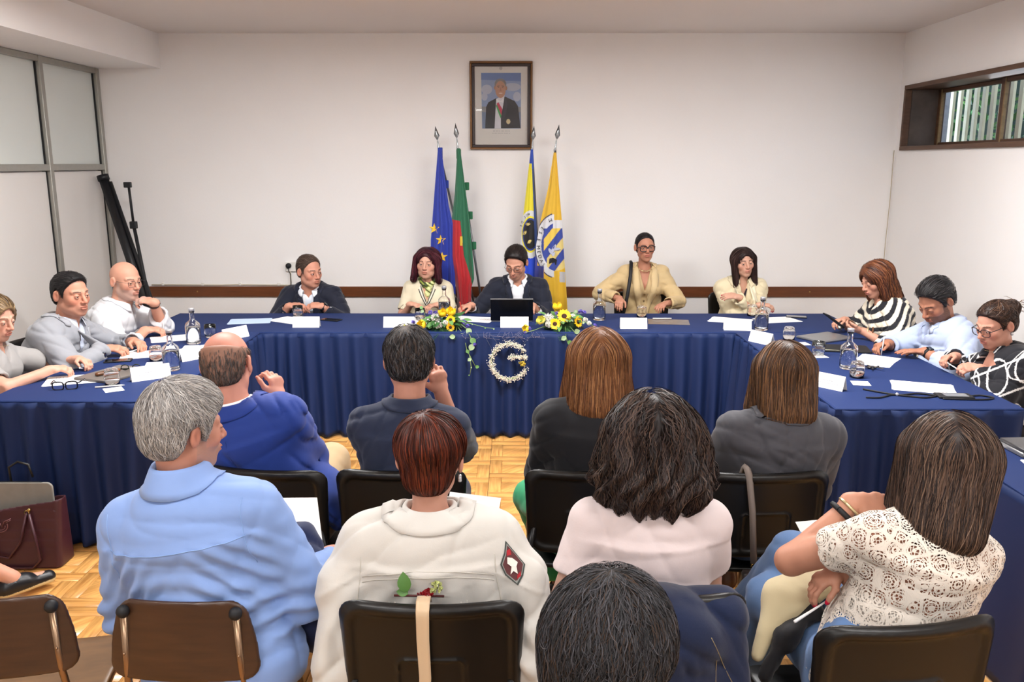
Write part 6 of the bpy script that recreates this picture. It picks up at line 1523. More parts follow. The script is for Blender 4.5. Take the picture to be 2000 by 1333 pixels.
# ================================================================== audience seen from behind
# --- bald man in blue blazer
p = Person('bald man in a royal blue blazer, hand at his chin, first row on the left', (-.90, 3.08), (-1.062, 3.04, 1.160), 84, (88, -8, -4), fat=.018, skin='cc8f7c', slouch=.02, hs=1.06)
p.H.update(eyes=0, flush=1, scalp=('b08878', .2))
p.arm(1, (-.925, 3.20, .985), (.5, -.1, -1), (-.15, .2, .9), (-.6, .3, 0), (.9, .9, .9, .9)); p.arm(-1, (-1.0, 3.40, .72), (-.3, -.3, -1), (.8, .5, 0), (0, 0, -1)); p.leg(-1, (-1.04, 3.52, .50), (-1.05, 3.6, .085)); p.leg(1, (-.80, 3.50, .62), (-.72, 3.42, .30), (.3, .95, 0)); p.body(hres=.004)
g = hair_ring(p.H, .0035, .075); p.hair(g, ['4a423e', '5f5752', '38312e', '6a605a'], n=5200, Ls=(.010, .02), flow=flow_short((0, -.03, .16), .2), lift=.004, w=.0009, mtl=M_HAIRS, res=.004, base='96705f', bm=1, root=lambda P: P[:, 2] < .062-RNG.random(len(P))**1.5*.075+.25*np.maximum(np.abs(P[:, 0])-.04, 0))
p.hair_done = 1
p.garment('shirt', 'f0f1f4', .008, arms=True, sleeve=.995, res=.009); p.collar(fabric(), color='f3f4f6', hc=.036, flare=.014)
def tail(S):
    S.rc(p.pel+p.r*.16+A3(0, 0, .12), A3(-.66, 2.98, .60), .075, .05, .06, A3(0, 1, 0), 1.5); S.rc(A3(-.70, 2.98, .66), A3(-.63, 3.0, .56), .05, .025, .05, A3(0, 1, 0), 2.4)
p.garment('blazer', '203a88', .024, pad=.014, wr=wrinkle(12, .005), sleeve=.84, neckr=.075, res=.0068, extra=tail)
p.collar(fabric(), color='1f3886', r0=.073, hc=.030, flare=.030, drop=.046, gap=30)
zipline(p, [p.nb+p.u*.0-p.w*(.06+.035*k) for k in range(10)], 'back_seam', mat('navy_seam', '1b3478', .8), .0012)
p.trousers('trousers', 'b59b76', wr=wrinkle(40, .004), res=.009); p.shoe('17171a')
# --- man in navy polo
p = Person('man with short dark hair in a navy polo shirt, first row centre', (-.40, 3.0), (-.388, 3.03, 1.178), 90, (97, -10, 0), fat=.008, skin='b98470', slouch=.03, hs=1.03, shw=.156)
p.H.update(eyes=0, scalp=('7a6252', .6)); p.arm(1, (-.285, 3.19, 1.01), (.35, -.1, -1), (-.15, -.05, .9), (-.5, .8, 0), (.7, .9, .9, .9)); p.arm(-1, (-.36, 3.35, .74), (-.35, -.3, -1), (.8, .5, 0), (0, 0, -1)); p.leg(1); p.leg(-1); p.body(hres=.004)
g = hair_short(p.H, .010, .06, top=.0); p.hair(g, ['1b1a1c', '29282a', '3f3e42', '5a5858', '141315'], n=3600, Ls=(.022, .038), flow=flow_short((-.01, -.045, .13), .05), lift=.008, w=.0011, res=.004, base='4a3c34', mtl=M_HAIRS, jit=.35, bm=1)
p.garment('polo_shirt', '222a40', .014, wr=wrinkle(13, .003), sleeve=-.1, res=.0068, loose=.01, mtl=fabric(.85, .3, 260)); p.collar(fabric(.85, .3, 260), color='222a40', hc=.036, flare=.016, drop=.04)
p.trousers('trousers', '2c3348', res=.012); p.shoe('17171a')
# --- woman in black blazer
p = Person('woman with a straight auburn bob in a black blazer, first row right of centre', (.285, 3.0), (.308, 3.03, 1.180), 90, (90, -4, 0), fem=1, fat=.012, skin='b98470', hs=1.07, shw=.168)
p.H.update(eyes=0); p.arm(1, (.42, 3.33, .72), (.3, -.4, -1), (-.7, .7, 0), (0, 0, -1)); p.arm(-1, (.14, 3.33, .72), (-.3, -.4, -1), (.7, .7, 0), (0, 0, -1)); p.leg(-1, (.07, 3.36, .51), (.20, 3.42, .10), (.2, 1, 0)); p.leg(1, (.36, 3.45, .5), (.36, 3.5, .085)); p.body(hres=.005)
g = hair_long(L=.150, W=1.42, r0=.076, r1=.076, side=.016, sf=.14, vol=-.002); gf = lambda q: g(q, cut=False)
p.hair(g, ['7d5030', '91613a', '6a4228', 'a5744a', '583520'], res=.006, n=6500, Ls=(.10, .17), seg=8, flow=flow_long(0, .9, .6), flowsd=gf, w=.0009, lift=.006, box=((-.2, -.22, -.3), (.2, .16, .18)), jit=.07)
p.garment('blazer', '14151a', .022, pad=.012, wr=wrinkle(14, .004), sleeve=.9, res=.0068); zipline(p, [p.nb+p.u*a-p.w*.30 for a in np.linspace(-.15, .15, 12)], 'waist_seam', mat('black_seam', '0b0b0e', .8), .0016); p.trousers('trousers', '2f9a68', res=.010, wr=wrinkle(41, .003)); p.shoe('1c1412', 'sandal')
# --- woman in grey blazer
p = Person('woman with straight brown highlighted hair in a charcoal grey blazer, first row right', (.955, 2.98), (.988, 3.02, 1.135), 96, (93, -6, 0), fem=1, fat=.014, skin='b98470', hs=1.05, shw=.178)
p.H.update(eyes=0); p.arm(1, (1.10, 3.33, .72), (.3, -.4, -1), (-.7, .7, 0), (0, 0, -1)); p.arm(-1, (.80, 3.33, .74), (-.3, -.4, -1), (.7, .7, 0), (0, 0, -1)); p.leg(-1, (.76, 3.32, .66), (.93, 3.46, .13), (-.1, 1, 0)); p.leg(1, (1.05, 3.45, .5), (1.05, 3.5, .085)); p.body(hres=.005)
g = hair_long(L=.135, W=1.38, r0=.076, r1=.072, side=.012, sf=.13, vol=-.002); gf = lambda q: g(q, cut=False)
p.hair(g, ['4a3424', '6b4a30', '8a6240', '382820', '5a4436'], res=.006, n=6500, Ls=(.09, .15), seg=8, flow=flow_long(0, .9, .6), flowsd=gf, w=.0009, lift=.006, box=((-.2, -.22, -.3), (.2, .16, .18)), jit=.07)
p.garment('blazer', '44444a', .024, pad=.014, wr=wrinkle(15, .0042), sleeve=.9, res=.007); p.collar(fabric(), color='44444a', r0=.07, hc=.034, flare=.025, drop=.05)
p.trousers('jeans', '44618c', res=.010, wr=wrinkle(42, .003)); p.shoe('4a2c1c', 'boot', boot=.24)

# --- man in light blue shirt
p = Person('grey-haired man in a light blue shirt seen from behind, left foreground', (-.80, 2.10), (-.873, 2.14, 1.200), 84, (48, -6, 0), fat=.030, skin='bd8672', slouch=-.01, hs=.98, shw=.178)
p.H.update(brow='6a605a', beard=('8f8078', .45), nose=1.05, eyes=1)
p.arm(1, (-.54, 2.40, .70), (.35, -.3, -1), (-.5, .8, 0), (0, 0, -1)); p.arm(-1, (-1.0, 2.42, .70), (-.3, -.3, -1), (.6, .7, 0), (0, 0, -1)); p.leg(1, (-.62, 2.55, .50), (-.62, 2.6, .085)); p.leg(-1, (-.95, 2.55, .50), (-.95, 2.6, .085)); p.body(hres=.0034)
g = hair_short(p.H, .015, .062, top=.012, back=.004); p.hair(g, ['a09d9b', 'b8b5b3', '85817f', 'd0cecc', '726e6c', 'c2bab2'], n=15000, Ls=(.018, .04), seg=4, flow=flow_short((-.01, -.06, .13), .12, .5), lift=.007, w=.0006, res=.004, base='8e8a88', jit=.30, mtl=M_HAIRS)
def pf(P):   # creases running from the armpits and round the waist
    a, b, w_ = p.ux(P); o = .0075*np.exp(-((w_+.36)/.16)**2)*np.sin((w_+.34*np.abs(a-.02)+.02*np.sin(a*17))*105)*(.6+.4*np.sin(a*13+w_*20))
    o += .006*np.exp(-(((np.abs(a)-.15)/.09)**2+((w_+.22)/.12)**2))*np.sin((w_*.8+np.abs(a)*.9)*120)
    return o*(w_ < -.12)
p.garment('shirt', '7f9bd0', .020, hem=-.055, wr=lambda P: pf(P)+wrinkle(16, .0032, .8)(P), sleeve=.93, res=.0052, loose=.008, mtl=fabric(.7, .12, 420), neckr=.068)
p.collar(fabric(.7, .12, 420), color='829ed3', r0=.061, hc=.060, flare=.026, drop=.046, z0=.006, gap=35)
M_SEAM = mat('pale_blue_seam', '86a6d8', .7); zipline(p, [p.nb+p.u*a-p.w*(.125+.05*abs(a)*0)-p.v*.0 for a in np.linspace(-.19, .19, 30)], 'yoke_seam', M_SEAM, .0013)
for sg in (-1, 1): zipline(p, [p.nb+p.u*sg*(.205-.02*math.cos(t))-p.w*(.10+.11*t)-p.v*.0 for t in np.linspace(-.6, 1, 14)], 'armhole_seam', M_SEAM, .0012)
p.trousers('trousers', 'a08a66', res=.009, wr=wrinkle(43, .003), off=.006, mtl=fabric(.8)); p.shoe('3a241a', res=.012)
MB().box(0, .0003, 0, .001, 0, .001)
# sheet held on his lap
t = thing('paper_sheet', 'white sheet held on the lap of the man in the light blue shirt', 'paper', tuple(at(580, 1033, 2.5)), .3); t.rotation_euler = (.55, .15, .4)
MB().box(-.105, .075, -.12, .12, 0, .0008).build('sheet', M_PAPER, t)

# --- woman with cropped red hair, white denim jacket round her shoulders
p = Person('woman with cropped mahogany hair, white denim jacket over her shoulders', (-.215, 2.10), (-.222, 2.14, 1.118), 90, (82, -10, 0), fem=1, fat=.016, skin='c4927e', slouch=.0, hs=1.03, shw=.178)
p.H.update(eyes=0, wid=1.03); p.arm(1, (-.12, 2.42, .70), (.3, -.3, -1), (-.5, .8, 0), (0, 0, -1)); p.arm(-1, (-.31, 2.42, .70), (-.3, -.3, -1), (.5, .8, 0), (0, 0, -1)); p.leg(1); p.leg(-1); p.body(hres=.0036)
def gq(q):
    x = np.abs(q[:, 0]); pp = np.stack([x, q[:, 1], q[:, 2]], 1); d = d_ell(pp, A3(0, -.02, .045), (.096, .112, .090)); d = smin(d, d_ell(pp, A3(0, -.045, -.035), (.066, .062, .060)), .03)
    return smax(d, np.interp(q[:, 1], [-.10, -.055, -.04, -.03, -.01, .01, .03, .05, .085], [-.09, -.082, -.05, -.012, -.002, -.022, .0, .03, .05])-q[:, 2], .01)
p.hair(gq, ['4c1e12', '5c2816', '3e170e', '702f1a', '32110b', '280e0a'], n=7500, Ls=(.05, .10), seg=7, flow=flow_short((-.012, -.062, .125), .45), lift=.003, w=.0012, res=.004, jit=.06, base='4a1c12', bm=.7)
e = p.world(A3(.083, -.012, -.040)[None])[0]-p.o; m = MB(); [m.ball(tuple(e+A3(0, 0, -.006*k)), .0055, 7, 5) for k in range(3)]; m.build('earring', M_SILV, p.root)
p.garment('blouse', 'e8e4dc', .010, res=.009, neckr=.062)
def sleeves(S):
    for sh, a, b, c in ((p.shL, A3(-.455, 2.06, .80), A3(-.475, 1.99, .60), A3(-.49, 1.94, .36)), (p.shR, A3(.020, 2.06, .82), A3(.058, 1.99, .62), A3(.095, 1.93, .38))):
        S.rc(sh, a, .075, .062, .05); S.rc(a, b, .062, .055, .03); S.rc(b, c, .055, .042, .02)
        o = -1 if sh is p.shL else 1; S.rc(sh+A3(-o*.05, 0, -.1), A3(-.22+o*.17, 2.03, .62), .09, .08, .06)
def qf(P):
    a, b, w_ = p.ux(P); return .0065*np.exp(-((w_+.30)/.12)**2)*np.sin((a+.5*w_*np.sign(a))*75+2*np.sin(w_*18))*(w_ < -.15)-.0022*np.exp(-((w_+.094+1.1*a*a)/.006)**2)
p.garment('denim_jacket', 'c9c6c0', .030, pad=.012, wr=lambda P: qf(P)+wrinkle(17, .0045, .8)(P), arms=False, extra=sleeves, res=.0055, neckr=.074, mtl=fabric(.8, .3, 300), hem=-.08)
p.collar(fabric(.8, .3, 300), color='cbc8c2', r0=.070, hc=.036, flare=.038, drop=.040, gap=35, th=.004)
M_SEAMW = mat('cream_stitching', 'bfbbb2', .8)
for dz in (0, .014): zipline(p, [p.nb+p.u*a-p.w*(.100+dz+1.1*a*a)-p.v*.0 for a in np.linspace(-.17, .17, 30)], 'yoke_stitching', M_SEAMW, .0011)
for sg in (-1, 1):
    zipline(p, [p.nb+p.u*sg*(.185-.012*math.cos(t*2))-p.w*(.08+.15*t)-p.v*.0 for t in np.linspace(0, 1.2, 14)], 'armhole_stitching', M_SEAMW, .0013)
    for dx in (.085, .10): zipline(p, [p.nb+p.u*sg*(dx-.012*t)-p.w*(.19+.2*t)-p.v*.0 for t in np.linspace(0, 1, 12)], 'panel_stitching', M_SEAMW, .0009)
# emblem patch sewn on the hanging sleeve
pc = A3(*at(1001, 1091, 2.08)); P0 = march(p.G, [pc], (-pc[0]*.5, -2, .5)); P0 = P0 if len(P0) else pc[None]
gn = grad(p.G, P0)[0]; ax1 = nrm(A3(.25, 0, -1)-gn*(A3(.25, 0, -1)@gn)); ax2 = np.cross(ax1, gn)
def patch(name, pts, c, off):
    Q = np.array([P0[0]+ax1*y+ax2*x for x, y in pts]); 
    for _ in range(4): Q = Q-grad(p.G, Q)*(p.G(Q)-off)[:, None]
    ctr = Q.mean(0); V = np.concatenate([[ctr], Q])-p.o; n = len(Q); m = MB(); vs_ = [m.bm.verts.new(v) for v in V]
    for k in range(n): m._f([vs_[0], vs_[1+k], vs_[1+(k+1) % n]])
    m.build(name, mat('patch_'+c, c, .8), p.root)
dia = lambda s: [(0*s, -.062*s), (.012*s, -.035*s), (.030*s, -.01*s), (.026*s, .02*s), (.004*s, .055*s), (-.018*s, .035*s), (-.032*s, .01*s), (-.022*s, -.02*s)]
patch('sleeve_patch', dia(1), '3f4442', .0025); patch('patch_border', dia(.88), '8d918c', .0035); patch('patch_field', dia(.80), '5a3032', .0045); patch('patch_figure', [(-.004, -.015), (.008, -.022), (.012, -.006), (.004, .004), (.012, .022), (.002, .016), (-.006, .026), (-.008, .008), (-.014, .0)], 'e2dcd4', .0055); patch('patch_red', [(-.004, -.04), (.006, -.038), (.008, -.026), (-.004, -.024)], 'a8242e', .0055); patch('patch_red', [(-.014, .022), (-.004, .028), (.0, .038), (-.012, .034)], 'a8242e', .0055)
p.trousers('trousers', '3b3b44', res=.014); p.shoe('2a2a2e', res=.012)
t = thing('paper_sheet', 'white sheet in front of the woman in the white denim jacket', 'paper', tuple(at(930, 1005, 2.45))); t.rotation_euler = (.9, 0, -.3); MB().box(-.10, .07, -.10, .06, 0, .0008).build('sheet', M_PAPER, t)

# --- woman with wavy dark hair in pale tee
p = Person('woman with wavy shoulder-length dark hair in a pale pink tee, from behind', (.365, 2.13), (.372, 2.19, 1.155), 90, (90, -8, 0), fem=1, fat=.012, skin='c9a08e', slouch=.0, hs=1.02, shw=.168)
p.H.update(eyes=0); p.arm(1, (.50, 2.48, .72), (.3, -.3, -1), (-.4, .9, 0), (0, 0, -1)); p.arm(-1, (.20, 2.30, .56), (-.4, -.4, -.6), (.1, .6, -.6), (1, 0, 0)); p.leg(1); p.leg(-1); p.body(hres=.005)
g = hair_long(L=.105, W=1.50, r0=.083, r1=.090, side=.032, sf=.13, vol=.008, wave=.013, back=.005); gf = lambda q: g(q, cut=False)
p.hair(g, ['221918', '302422', '181211', '40302a', '4c3a30'], res=.0055, n=9500, Ls=(.10, .24), seg=11, flow=flow_long(0, .8, .6), flowsd=gf, w=.0013, lift=.018, box=((-.24, -.26, -.34), (.24, .18, .2)), jit=.12, curl=.55)
def rf(P): a, b, w_ = p.ux(P); return .0035*np.sin((w_+.4*np.abs(a))*70+np.sin(a*20))*np.exp(-((w_+.34)/.09)**2)
p.garment('tee', 'd3c5c5', .016, wr=lambda P: rf(P)+wrinkle(18, .0028, .7)(P), sleeve=-.45, res=.0055, loose=.006, mtl=fabric(.85, .2, 500), hem=-.06)
p.trousers('jeans', '2a3a5c', res=.01); p.shoe('dddddd', res=.012)
# --- woman in lace top
p = Person('woman with straight brown hair in a white lace top, right foreground', (.985, 2.02), (1.128, 2.10, 1.125), 100, (78, -14, 8), fem=1, fat=.022, skin='c08a72', slouch=.0, hs=.99, shw=.180, twist=4)
p.H.update(eyes=0); p.arm(-1, tuple(at(1668, 980, 2.2)), (-1, -.1, -1), (.95, -.1, -.05), (0, .8, -.5), (.4, .5, .6, .6)); p.arm(1, tuple(at(1640, 1112, 2.14)), (1, -.3, -.4), (-.7, -.1, -.35), (0, 0, -1), (.5, .6, .6, .7)); p.nails = 'c4163a'
p.leg(-1, (.80, 2.42, .56), (.74, 2.45, .10), (-.2, 1, 0)); p.leg(1, tuple(at(1548, 1085, 2.50)), tuple(at(1438, 1208, 2.68)), (-.7, .5, .2)); p.body(hres=.005, res=.009)
g = hair_long(L=.175, W=1.32, r0=.094, r1=.080, side=.012, sf=.14, vol=.014, back=.005); gf = lambda q: g(q, cut=False)
p.hair(g, ['2e2320', '42322a', '5c463a', '221a18', '6f5848'], res=.0055, n=9000, Ls=(.12, .22), seg=9, flow=flow_long(-.02, .9, .6), flowsd=gf, w=.0009, lift=.008, box=((-.24, -.26, -.34), (.24, .18, .2)), jit=.10, curl=.12)
lace = bpy.data.materials.new('white_crochet_lace'); lace.use_nodes = True; nt = lace.node_tree; N, L = nt.nodes, nt.links; b = N['Principled BSDF']; b.inputs['Base Color'].default_value = (*lin('dfd6ca'), 1); b.inputs['Roughness'].default_value = .85
tc = N.new('ShaderNodeTexCoord')
def math_(op, a, b_=None, c_=None):
    n = N.new('ShaderNodeMath'); n.operation = op
    for i, v in enumerate((a, b_, c_)):
        if v is None: continue
        if isinstance(v, (int, float)): n.inputs[i].default_value = v
        else: L.new(v, n.inputs[i])
    return n.outputs[0]
def vor(sc, feat, rnd=1.0):
    n = N.new('ShaderNodeTexVoronoi'); n.feature = feat; n.inputs['Scale'].default_value = sc; n.inputs['Randomness'].default_value = rnd; L.new(tc.outputs['Object'], n.inputs['Vector']); return n.outputs['Distance']
net = math_('LESS_THAN', vor(120, 'DISTANCE_TO_EDGE', .5), .10); big = vor(21, 'F1', .55)
r1 = math_('LESS_THAN', math_('ABSOLUTE', math_('SUBTRACT', math_('MODULO', math_('MULTIPLY', big, 7.5), 1.0), .5)), .2)
solid = math_('MULTIPLY', r1, math_('GREATER_THAN', big, .10)); edge = math_('LESS_THAN', vor(21, 'DISTANCE_TO_EDGE', .55), .07); dot = math_('LESS_THAN', big, .07)
al = math_('MAXIMUM', math_('MAXIMUM', net, solid), math_('MAXIMUM', edge, dot)); L.new(al, b.inputs['Alpha'])
bp = N.new('ShaderNodeBump'); bp.inputs['Strength'].default_value = .9; bp.inputs['Distance'].default_value = .004; L.new(math_('ADD', solid, edge), bp.inputs['Height']); L.new(bp.outputs[0], b.inputs['Normal'])
def scoop(S): S.ell(p.nb+p.w*.035-p.v*.05+p.u*.02, (.150, .16, .085), .008, op='s'); S.ell(p.nb+p.w*.03+p.v*.05, (.11, .12, .09), .008, op='s')
ob = p.garment('lace_top', 'f1ece4', .014, sleeve=-.50, res=.0055, loose=.004, mtl=lace, extra=None, hem=-.10, posts=[lambda P, d: smax(d, -d_ell((P-(p.nb+p.w*.045-p.v*.04+p.u*.03))@np.stack([p.u, p.v, p.w], 1), A3(0, 0, 0), (.135, .20, .085)), .006), lambda P, d: d+wrinkle(19, .002)(P)])
p.garment('camisole', 'ddd5cc', .006, arms=False, res=.008, hem=-.10, posts=[lambda P, d: smax(d, ((P-p.nb)@p.w+.235), .006)])
zipline(p, [p.nb+p.u*a-p.w*(.185+.12*(a+.18)*.3)-p.v*.0 for a in np.linspace(-.19, .19, 30)], 'lace_seam', mat('white_cord', 'f0e8de', .85), .0028)
m = MB(); E = p.nb+p.w*.045-p.v*.04+p.u*.03
Q = march(p.G, np.array([E+p.u*.139*math.sin(t)*1.0-p.v*.0-p.w*.089*math.cos(t) for t in np.linspace(-1.25, 1.25, 50)]), -p.v)
for q in Q: m.ball(tuple(q-p.o), .0048, 7, 5)
m.build('scalloped_neckline', mat('white_cord', 'f0e8de', .85), p.root)
Aw = p.arms[-1]; dd = nrm(Aw['wr']-Aw['el']); p.ring(Aw['wr']-dd*.02, dd, .031, .0045, mat('pale_gold', 'd9c69a', .3, .7), 'gold_bracelet'); p.ring(Aw['wr']-dd*.045, dd, .034, .008, M_BLACK, 'black_bracelet')
p.trousers('jeans', '5a78a4', off=.016, res=.008, wr=wrinkle(45, .004), mtl=fabric(.85, .35, 260)); p.shoe('ece8d6', 'sneaker', sole='f4f2ea')
penin(p, 1, 'f4f4f4', 'white pen in the hand with red nails of the woman in lace', (-.7, -.2, -.35), .12)
def drape(name, label, cat, segs, color, seed, res=.009, amp=.006, mtl=None):
    S = Sdf()
    for a, b_, ra, rb, ax, sc in segs: S.rc(A3(*a), A3(*b_), ra, rb, .05, None if ax is None else nrm(A3(*ax)), sc)
    wr = wrinkle(seed, amp, .8); S.post.append(lambda P, d: d+wr(P)); lo, hi = S.bounds(); V, F = nets(S, lo, hi, res); O = A3(*segs[0][0]); O[2] = V[:, 2].min()
    me = npmesh(name, V-O, F, np.tile(np.array(lin(color)), (len(V), 1))); o = link(name, me, mtl or fabric(), None, loc=tuple(O)); tag(o, label, cat); return o, S
drape('folded_jacket', 'cream jacket with dark lining heaped on the lap of the woman in lace', 'jacket', [(tuple(at(1600, 1130, 2.26)), tuple(at(1520, 1165, 2.24)), .042, .038, (0, 1, .3), 1.3), (tuple(at(1520, 1170, 2.22)), tuple(at(1478, 1280, 2.12)), .034, .018, (0, 1, 0), 1.2), (tuple(at(1580, 1160, 2.20)), tuple(at(1530, 1215, 2.18)), .026, .02, (0, 1, 0), 1.2)], 'cbbd98', 60, .006, .012)
drape('jacket_lining', 'dark lining of the cream jacket showing on her lap', 'lining', [(tuple(at(1590, 1195, 2.16)), tuple(at(1535, 1240, 2.14)), .026, .02, (0, 1, 0), 1.2), (tuple(at(1535, 1245, 2.12)), tuple(at(1495, 1320, 2.08)), .024, .02, None, 1)], '1b1a1d', 61)
drape('navy_coat', 'navy coat hanging off the lap beside the man in the light blue shirt', 'coat', [(tuple(at(585, 1050, 2.34)), tuple(at(612, 1120, 2.28)), .045, .045, (0, 1, 0), 1.3), (tuple(at(605, 1110, 2.27)), tuple(at(612, 1245, 2.22)), .045, .042, (0, 1, 0), 1.5), (tuple(at(632, 1170, 2.26)), tuple(at(640, 1235, 2.24)), .03, .025, (0, 1, 0), 2)], '232c4e', 62, amp=.009)
# denim jacket over the chair of the woman in the tee
dj, SJ = drape('denim_jacket', 'dark blue denim jacket hung over a chair back, right of the foreground head', 'jacket', [((.20, 1.985, .775), (.535, 1.985, .775), .05, .05, (0, 1, 0), 1.2), ((.22, 1.93, .72), (.46, 1.93, .72), .06, .06, None, 1), ((.22, 1.92, .55), (.47, 1.92, .55), .065, .065, None, 1), ((.36, 1.91, .74), (.38, 1.90, .42), .12, .11, (1, 0, 0), 1.3), ((.53, 1.95, .745), (.55, 1.90, .55), .055, .052, None, 1), ((.53, 1.90, .55), (.59, 1.88, .36), .052, .048, None, 1)], '17223f', 63, .008, .006, fabric(.9, .4, 220))
M_TST = mat('tan_stitching', '8a7a5c', .8); O = np.array(dj.location); 
for pts in ([(.50+.03*t, 1.75, .70-.06*t) for t in np.linspace(-1, 2.6, 12)], [(.49, 1.75, .72-.3*t) for t in np.linspace(0, 1, 12)], [(.24+.02*i, 1.75, .62) for i in range(14)]):
    Q = np.array(pts)
    Q = march(SJ, Q+A3(0, .15, 0), (0, -1, .3))
    if len(Q) > 1: b = MB(); b.tube([tuple(q-O) for q in Q], .0012, 5); b.build('stitching', M_TST, dj)

# --- foreground head
p = Person('person with short dark grey-flecked hair, head closest to the photographer', (.14, 1.06), (.143, 1.16, 1.145), 90, (66, -12, 0), fat=.02, skin='b07c68', slouch=.0, hs=.99)
p.H.update(eyes=0, wid=1.04); p.arm(1, (.32, 1.40, .72), (.3, -.3, -1), (-.4, .9, 0), (0, 0, -1)); p.arm(-1, (-.02, 1.40, .72), (-.3, -.3, -1), (.4, .9, 0), (0, 0, -1)); p.leg(1); p.leg(-1); p.body(hres=.004)
g = hair_short(p.H, .018, .05, top=.010, back=.006); p.hair(g, ['2a2a2c', '353437', '424145', '202022', '3e2f26', '4c4b50'], n=16000, Ls=(.02, .045), seg=5, flow=flow_short((.0, -.03, .14), .1), lift=.009, w=.0006, res=.004, base='2a2625', jit=.35, curl=.25, mtl=M_HAIRS, bm=1)
p.garment('jumper', '2c2c34', .016, wr=wrinkle(20, .003), res=.009); m = MB(); q = [p.world(A3(*v)[None])[0]-p.o for v in ((.090, -.005, .005), (.092, .03, .012), (.088, .07, .014), (.078, .10, .014))]; m.tube([tuple(v) for v in q], .0028, 8); m.build('glasses_temple', mat('cream_plastic', 'cbb898', .35), p.root)
p.trousers('trousers', '2c3040', res=.018); p.shoe(DK, res=.012)
# --- person at the left edge, only a foot in view
p = Person('person at the left edge of whom one bare ankle and a black slip-on shoe show', (-2.80, 2.98), (-2.80, 3.02, 1.17), 60, (60, 0, 0), fem=1, skin='c9937c')
p.H.update(eyes=0); p.arm(1, (-2.55, 3.25, .72)); p.arm(-1, (-2.80, 3.35, .72)); p.leg(1, (-2.62, 3.24, .44), (-2.215, 3.42, .105), (.6, .75, 0)); p.leg(-1, (-2.72, 3.42, .5), (-2.75, 3.5, .085)); p.body(hres=.007, handres=.006)
g = hair_long(L=.1); p.hair(g, ['3a2a24'], n=300, flow=flow_long(), Ls=(.06, .1), res=.009); p.garment('jumper', '5a4048', .018, res=.012); p.trousers('trousers', '25262c', res=.012, end=.25); p.shoe('17181c', 'slip_on_shoe', sole='d9cfa8', res=.005)

# ------------------------------------------------------------------ bags, ribbon, straps
M_BURG = mat('burgundy_leather', '43222a', .38, bump=(300, .2, .0006)); M_SUED = mat('grey_suede', '8b8881', .8, nz=(18, .12)); M_GOLD = mat('brass_fitting', 'b89a5a', .25, .9)
T = thing('tote_bag', 'burgundy leather tote bag standing on the floor by the left table skirt', 'bag', (-2.36, 3.78, 0), .0)
def tote(P):
    x, y, z = P.T; k = z/.31; hx = .20+.012*k; hy = .075-.035*k; top = .30+.035*(x/.2)-.0*x; d = rbox2(x, y, hx, 1, .03); e = np.abs(y)-hy; d = smax(smax(d, e, .03), np.maximum(z-top, -z), .008); return smax(d, -smax(smax(rbox2(x, y, hx-.006, 1, .03), e+.006, .03), .1-z, .004), .003)
S = Sdf(); S.fn(tote, (-.25, -.12, -.02), (.25, .12, .38)); sdf_obj(S, 'bag_body', .0055, M_BURG, T)
for sx in (-.14, .06):
    m = MB(); m.lathe([(.011, 0), (.015, .003), (.011, .006)], seg=12, M=Matrix.Translation((sx, -.052, .275)) @ Matrix.Rotation(PI/2, 4, 'X')); m.ball((sx+.012, -.055, .29), .008, 8, 6); m.build('ring', M_GOLD, T)
m = MB(); m.tube([(-.14, -.055, .275), (-.135, -.075, .16), (-.09, -.085, .07), (-.03, -.085, .06), (.03, -.08, .14), (.06, -.055, .275)], .009, 8, flat=.7); m.build('handle', M_BURG, T)
m = MB(); m.tube([(.07, -.055, .27), (.10, -.075, .15), (.115, -.085, .05), (.08, -.09, .012), (-.1, -.09, .01), (-.13, -.075, .08)], .009, 8, flat=.7); m.build('handle', M_BURG, T)
m = MB(); c0 = (-.065, -.063, .22)   # twin birds emblem: ring with two wings meeting
m.tube([(c0[0]+.034*math.cos(a), c0[1]-.004+.003*math.sin(a), c0[2]-.005+.030*math.sin(a)) for a in np.linspace(-3.5, .35, 22)], .0022, 5); m.tube([(c0[0]+.022*math.cos(a), c0[1]-.004, c0[2]-.008+.018*math.sin(a)) for a in np.linspace(-3.3, .2, 16)], .0015, 5)
for s in (-1, 1):
    m.tube([(c0[0]+s*.05, c0[1], c0[2]+.03), (c0[0]+s*.035, c0[1]-.003, c0[2]+.022), (c0[0]+s*.02, c0[1]-.003, c0[2]+.018), (c0[0]+s*.006, c0[1]-.004, c0[2]-.012), (c0[0], c0[1]-.004, c0[2]+.008)], .002, 5); m.tube([(c0[0]+s*.048, c0[1], c0[2]+.022), (c0[0]+s*.03, c0[1]-.003, c0[2]+.012)], .0018, 5)
m.build('emblem', mat('tone_emblem', '8a6468', .35, .5), T)
T2 = thing('laptop_sleeve', 'grey suede laptop sleeve sticking out of the burgundy tote', 'laptop case', (-2.37, 3.80, .14), .0)
S = Sdf(); S.fn(lambda P: smax(rbox2(P[:, 0], P[:, 2]-.13, .165, .13, .03), np.abs(P[:, 1])-.012, .012), (-.2, -.03, -.02), (.2, .03, .28)); sdf_obj(S, 'sleeve_body', .006, M_SUED, T2)
m = MB(); m.tube([(-.155, .0, .225), (-.14, 0, .252), (-.10, 0, .262), (.10, 0, .262), (.14, 0, .252), (.155, 0, .225)], .0025, 5); m.build('zip', M_BLACK, T2)
m = MB(); m.tube([(-.05, .03, .25), (-.06, .04, .32), (-.02, .05, .345), (.03, .05, .33), (.05, .04, .27)], .006, 6); m.build('handle', M_BPL, T2)
M_TAUPE = mat('taupe_webbing', '7a6f68', .7, bump=(300, .3, .0005))
